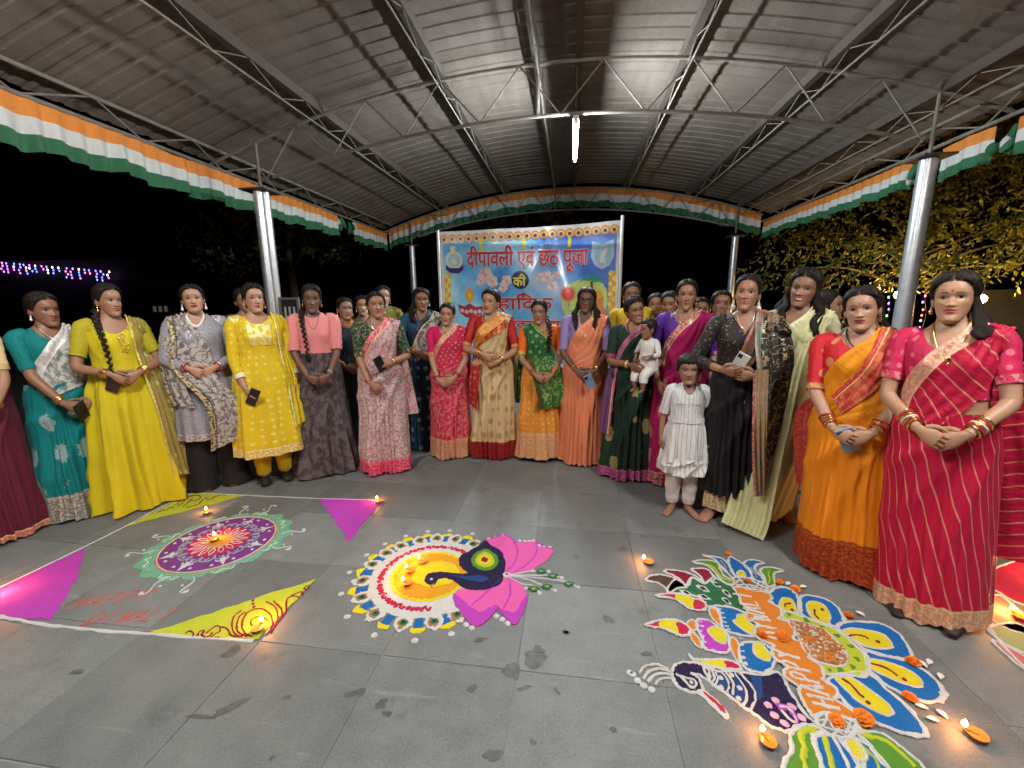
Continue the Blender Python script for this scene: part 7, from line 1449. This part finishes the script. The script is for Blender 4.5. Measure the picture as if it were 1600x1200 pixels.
def magenta(P, root, AR, X):
    m = cloth((.37, .006, .095), rough=.6, pat='motif', pc=(.50, .22, .20), ps=.7, border=(.34, .03, .09), b2=(.55, .34, .26), bh=.11)
    saree(m, cloth((.085, .018, .24), rough=.55), cloth((.37, .006, .095), border=(.42, .08, .08), b2=(.6, .42, .28), bh=.05), cloth((.16, .03, .2), pat='brocade', pc=(.6, .3, .32), ps=.4), .55, True, .5, ha=.26, neck=S_, dep=.11, nd=.12, bng=None, ear=G_)(P, root, AR, X)
person('woman in magenta saree with purple blouse behind the child in white', (.89, 3.46), 1.65, -4, fat=1.08, skin=MED, head=(-4, -2, 2), arms={-1: dict(w=(-.17, -.13, .86), hd=(.3, -.2, -.9), pn=(.8, .5, 0), curl=.5), 1: side_arm(1, .84, .22)}, seed=22, smile=.3, dress_fn=magenta)
def kid(P, root, AR, X):
    st = cloth((.68, .68, .67), rough=.8, pat='stripes', pc=(.27, .29, .34), ps=1.9)
    for sd in (-1, 1): MB().tube(catmull([(sd * .085, 0, .84), (sd * .088, -.005, .46), (sd * .084, .02, .14), (sd * .082, .022, .085)], 8), np.interp(np.linspace(0, 1, 25), [0, .5, .85, 1], [.10, .078, .054, .05]) + .004 * np.sin(np.arange(25) * 1.7), 18, 0, None, False).build('legging', cloth((.70, .66, .65)), root)
    dress(P, root, st, AR, hem=.585, ha=.225, hb=.19, frac=.50, nw=.070, nd=.10, fold=.020, nf=10, off=.024, name='frock', flare=1.3, cuff=None)
    skirt(P, root, st, zt=.64, zb=.46, ha=.245, hb=.20, pleat=.016, npl=10, pw=3, pc=0, fold=.012, name='frill', off=.06)
    b = MB(); t = np.linspace(-PI, PI, 49)
    G = np.stack([surf(P, t, np.full(49, zz), .030 + .006) for zz in (1.005, 1.03, 1.055)], 0); MB().grid(G, 0, np.stack(np.broadcast_arrays(t[None] * .2, np.array([0, .02, .04])[:, None]), -1)).build('waistband', st, root)
    for sd in (-1, 1):
        sheet(P, root, st, [((sd * .02, None, 1.30), (sd * .085, None, 1.355)), ((sd * .055, None, 1.35), (sd * .105, None, 1.36)), ((sd * .062, -.03, 1.405), (sd * .12, -.02, 1.375))], name='collar', npl=1, amp=.001, off=.034)
        X_, Z_ = np.meshgrid(np.linspace(sd * .045, sd * .115, 8), np.linspace(1.20, 1.225, 4)); MB().grid(np.stack([X_, fronty(P, X_, Z_, .034), Z_], -1), 0, np.stack([X_, Z_], -1)).build('pocket_flap', st, root)
    for i in range(4): b.ell((0, float(fronty(P, np.array(0.), np.array(1.26 - i * .055), .030)), 1.26 - i * .055), (.006, .003, .006), 8, 5)
    b.build('button_row', PR, root)
person('barefoot child with short hair in white striped frock and white leggings', (.815, 2.955), 1.09, 2, fat=.98, bust=0, belly=.006, skin=(.30, .155, .10), slim=.98, face_shape=(1.04, .97, .04, .06), feet=1, head=(-2, 0, 0), hs=1.34, arms={-1: side_arm(-1, .78, .25), 1: side_arm(1, .78, .25)}, hair='short', hl=-.010, vol=.004, seed=23, bindi=False, smile=0, eye=.75, lips=(.17, .06, .05), dress_fn=kid)
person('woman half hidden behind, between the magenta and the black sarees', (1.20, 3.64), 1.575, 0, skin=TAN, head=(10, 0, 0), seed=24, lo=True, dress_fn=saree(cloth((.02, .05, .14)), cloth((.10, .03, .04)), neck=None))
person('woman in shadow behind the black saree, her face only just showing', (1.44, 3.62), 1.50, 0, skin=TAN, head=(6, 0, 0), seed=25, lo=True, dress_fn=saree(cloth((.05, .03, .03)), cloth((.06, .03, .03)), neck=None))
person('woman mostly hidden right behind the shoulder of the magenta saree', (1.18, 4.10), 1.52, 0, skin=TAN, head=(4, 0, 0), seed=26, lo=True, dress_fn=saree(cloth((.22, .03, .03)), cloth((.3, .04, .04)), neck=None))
A_ = {-1: dict(w=(-.13, -.21, 1.045), hd=(.8, -.5, -.12), pn=(.3, .7, .5), curl=.6), 1: dict(w=(.075, -.23, 1.02), hd=(-.95, -.2, -.05), pn=(-.1, .9, .3), curl=.6)}
def black(P, root, AR, X):
    bk = cloth((.010, .009, .012), rough=.65)
    sq = cloth((.020, .015, .016), rough=.55, pat='sequin', pc=(.42, .32, .17), pm=.45, ps=.8)
    vn = cloth((.012, .010, .012), rough=.55, pat='jaal', pc=(.42, .33, .17), pm=.3, ps=1.2, border=(.30, .17, .11), b2=(.14, .30, .27), bh=.05)
    bd = cloth((.33, .22, .12), rough=.6, pat='paisley', pc=(.08, .22, .22), ps=1.9, border=(.38, .06, .11), b2=(.5, .36, .2), bh=.03)
    skirt(P, root, bk, zb=.20, ha=.205, hb=.17, name='skirt'); blouse(P, root, AR, bk, .35, zb=1.0, nw=.095, nd=.15, vshape=True); blouse(P, root, AR, sq, .86, nw=.10, nd=.16, vshape=True, off=.011, zb=1.05, name='sequin_shawl')
    sheet(P, root, cloth((.16, .10, .08), pat='floral', pc=(.42, .26, .14), ps=.9, border=(.30, .18, .1), b2=(.36, .10, .10), bh=.05), [((-.04, None, 1.06), (-.02, None, 1.0)), ((-.02, None, 1.14), (.05, None, 1.06)), ((.01, None, 1.24), (.10, None, 1.15)), ((.045, None, 1.33), (.15, None, 1.24)), ((.066, None, 1.388), (.18, None, 1.31)), ((.072, -.01, 1.41), (.20, -.01, 1.37)), ((.064, .09, 1.34), (.20, .07, 1.29))], name='pallu', npl=2, amp=.004, off=.028)
    sheet(P, root, vn, [((.07, -.01, 1.415), (.225, .02, 1.36)), ((.055, None, 1.35), (.265, -.03, 1.27)), ((.05, -.215, 1.20), (.295, -.05, 1.15)), ((.07, -.275, 1.05), (.305, -.06, .98)), ((.09, -.28, .78), (.295, -.07, .76)), ((.11, -.265, .5), (.27, -.09, .52)), ((.13, -.245, .28), (.235, -.12, .34))], name='pallu_fall', npl=4, amp=.011, off=.03)
    sheet(P, root, bd, [((.045, -.295, 1.06), (.13, -.275, 1.065)), ((.055, -.30, .9), (.14, -.28, .9)), ((.07, -.30, .7), (.155, -.28, .7)), ((.10, -.285, .45), (.18, -.265, .46)), ((.135, -.265, .27), (.20, -.245, .28))], name='pallu_border', npl=3, amp=.015)
    sheet(P, root, cloth((.02, .08, .16), border=(.45, .36, .22), bh=.3), [((-.15, -.05, .30), (-.03, -.10, .30)), ((-.155, -.06, .2), (-.02, -.11, .2)), ((-.165, -.08, .08), (-.015, -.13, .07))], name='underskirt', npl=3)
    earrings(P, root, X, PR, .062, .017); necklace(P, root, S_, .05, .10, .0018, .006)
rt, P, AR, X = person('barefoot woman in black sequined saree with large drop earrings and coloured border', (1.12, 2.92), 1.65, 4, fat=.98, skin=MED, head=(-4, -2, 2), arms=A_, hair='bun', feet=1, seed=27, smile=.4, bindi=False, lips=(.30, .06, .06), dress_fn=black)
phone(rt, AR, -1, 'pale edged phone held by the woman in the black sequined saree', M['batten'], off=(.10, -.03, .045))
lm = cloth((.60, .60, .32), rough=.8, border=(.62, .60, .36), b2=(.70, .66, .42), bh=.02)
def lime(P, root, AR, X):
    skirt(P, root, lm, ha=.24, hb=.22, pleat=.018, npl=7, sweep=-.16, fold=.012, pw=.9, nfold=18); blouse(P, root, AR, cloth((.58, .60, .36), pat='brocade', pc=(.66, .68, .46), ps=.6), .45, nw=.10, nd=.12)
    sheet(P, root, lm, pallu_st(P, True, .35, (.02, .24)), npl=6, amp=.008)
    sheet(P, root, cloth((.58, .58, .32), rough=.85), [((-.10, None, 1.18), (.08, None, 1.20)), ((-.14, -.20, 1.0), (.05, -.22, 1.02)), ((-.20, -.21, .70), (.03, -.25, .75)), ((-.25, -.26, .40), (.0, -.34, .44)), ((-.28, -.36, .15), (-.02, -.42, .12)), ((-.30, -.42, .04), (-.04, -.47, .015))], name='pleat_fall', npl=5, amp=.022, off=.022)
    earrings(P, root, X, G_, .045, .012); bangles(P, root, AR, (G_,), 2)
person('smiling woman in pale lime saree with long curly hair', (1.47, 2.97), 1.68, 5, fat=1.0, skin=TAN, head=(-14, 0, 6), arms={-1: side_arm(-1, .86, .20, .02), 1: side_arm(1, .86, .21, .02)}, hair='curls', hlen=.20, vol=.012, seed=28, smile=.9, dress_fn=lime)
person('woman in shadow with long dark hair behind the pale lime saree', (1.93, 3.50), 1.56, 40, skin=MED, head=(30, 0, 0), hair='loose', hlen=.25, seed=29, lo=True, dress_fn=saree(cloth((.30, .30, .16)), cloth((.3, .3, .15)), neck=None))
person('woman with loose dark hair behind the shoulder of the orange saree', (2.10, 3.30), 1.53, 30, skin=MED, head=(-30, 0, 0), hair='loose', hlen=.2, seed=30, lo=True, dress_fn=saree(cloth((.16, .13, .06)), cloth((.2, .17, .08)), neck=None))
om = cloth((.76, .24, .008), rough=.58, border=(.30, .03, .012), b2=(.44, .10, .02), bh=.23)
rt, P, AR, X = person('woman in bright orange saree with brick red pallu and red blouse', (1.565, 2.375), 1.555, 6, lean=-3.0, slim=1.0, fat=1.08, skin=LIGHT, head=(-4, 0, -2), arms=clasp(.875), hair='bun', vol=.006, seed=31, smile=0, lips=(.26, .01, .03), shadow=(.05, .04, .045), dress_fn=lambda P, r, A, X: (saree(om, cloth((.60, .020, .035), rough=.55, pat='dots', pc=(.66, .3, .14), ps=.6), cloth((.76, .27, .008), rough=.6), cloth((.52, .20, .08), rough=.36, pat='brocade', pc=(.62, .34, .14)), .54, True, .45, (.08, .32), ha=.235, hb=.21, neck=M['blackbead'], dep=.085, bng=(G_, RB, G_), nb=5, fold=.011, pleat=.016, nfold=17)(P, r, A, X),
    sheet(P, r, cloth((.46, .055, .032), rough=.55, pat='brocade', pc=(.58, .15, .08), ps=.4, border=(.5, .06, .04), bh=.03), [((-.10, None, 1.04), (-.05, None, .95)), ((-.06, None, 1.10), (.01, None, 1.01)), ((-.0, None, 1.18), (.075, None, 1.085)), ((.045, None, 1.28), (.13, None, 1.19)), ((.07, None, 1.36), (.175, None, 1.28)), ((.085, -.01, 1.408), (.205, -.01, 1.362)), ((.08, .09, 1.34), (.21, .07, 1.28)), ((.10, .15, .9), (.30, .10, .9)), ((.10, .16, .35), (.32, .10, .36))], name='pallu_border', off=.028, npl=3, amp=.006),
    sheet(P, r, cloth((.34, .025, .02), rough=.6, pat='brocade', pc=(.46, .08, .05)), [((-.13, .05, 1.02), (-.19, .08, 1.02)), ((-.20, .06, .88), (-.29, .10, .88)), ((-.19, .04, .66), (-.29, .10, .66)), ((-.17, .02, .42), (-.26, .08, .44))], name='pallu_tail', npl=2, amp=.012), earrings(P, r, X, G_, .03)))
phone(rt, AR, 1, 'teal edged phone under the hands of the orange saree woman', M['phoneblue'], off=(-.10, .005, -.055))
rm = cloth((.47, .006, .042), rough=.56, pat='diag', pc=(.62, .26, .18), ps=1.0, border=(.60, .30, .18), b2=(.72, .48, .30), bh=.10)
person('woman in crimson saree with fine gold lines, gold necklace and stacked bangles', (1.775, 2.085), 1.61, 8, lean=-4.0, slim=.90, fat=1.10, skin=LIGHT, head=(-6, -2, 4), arms=clasp(.93, .02), hair='half', hairside=1, hlen=.05, vol=.010, seed=32, smile=.45, lips=(.36, .03, .04), dress_fn=lambda P, r, A, X: (saree(rm, cloth((.58, .020, .085), rough=.55, pat='dots', pc=(.66, .2, .24), ps=1.1), cloth((.47, .006, .042), rough=.58, pat='diag', pc=(.62, .26, .18), ps=1.0, border=(.62, .30, .20), b2=(.74, .46, .32), bh=.062), cloth((.58, .05, .11), pat='brocade', pc=(.66, .3, .26), ps=.5), .40, False, .30, (-.04, .47), .10, ha=.235, hb=.21, neck=G_, dep=.135, pend=.018, bng=(G_, RB, G_, PR), nb=7, wide=.12, fold=.009, pleat=.014, nd=.13, nw=.10, amp=.006, nfold=18)(P, r, A, X), earrings(P, r, X, G_, .02),
    [MB().tube([(sd * .09, .07, .02), (sd * .09, .03, .03), (sd * .093, -.06, .028), (sd * .10, -.16, .02), (sd * .10, -.225, .012)], [.03, .04, .046, .05, .02], 14, 0, (1, 0, 0), True, 1, None, [.02, .03, .026, .02, .01]).build('sandal', M['shoe'], r) for sd in (-1, 1)]))
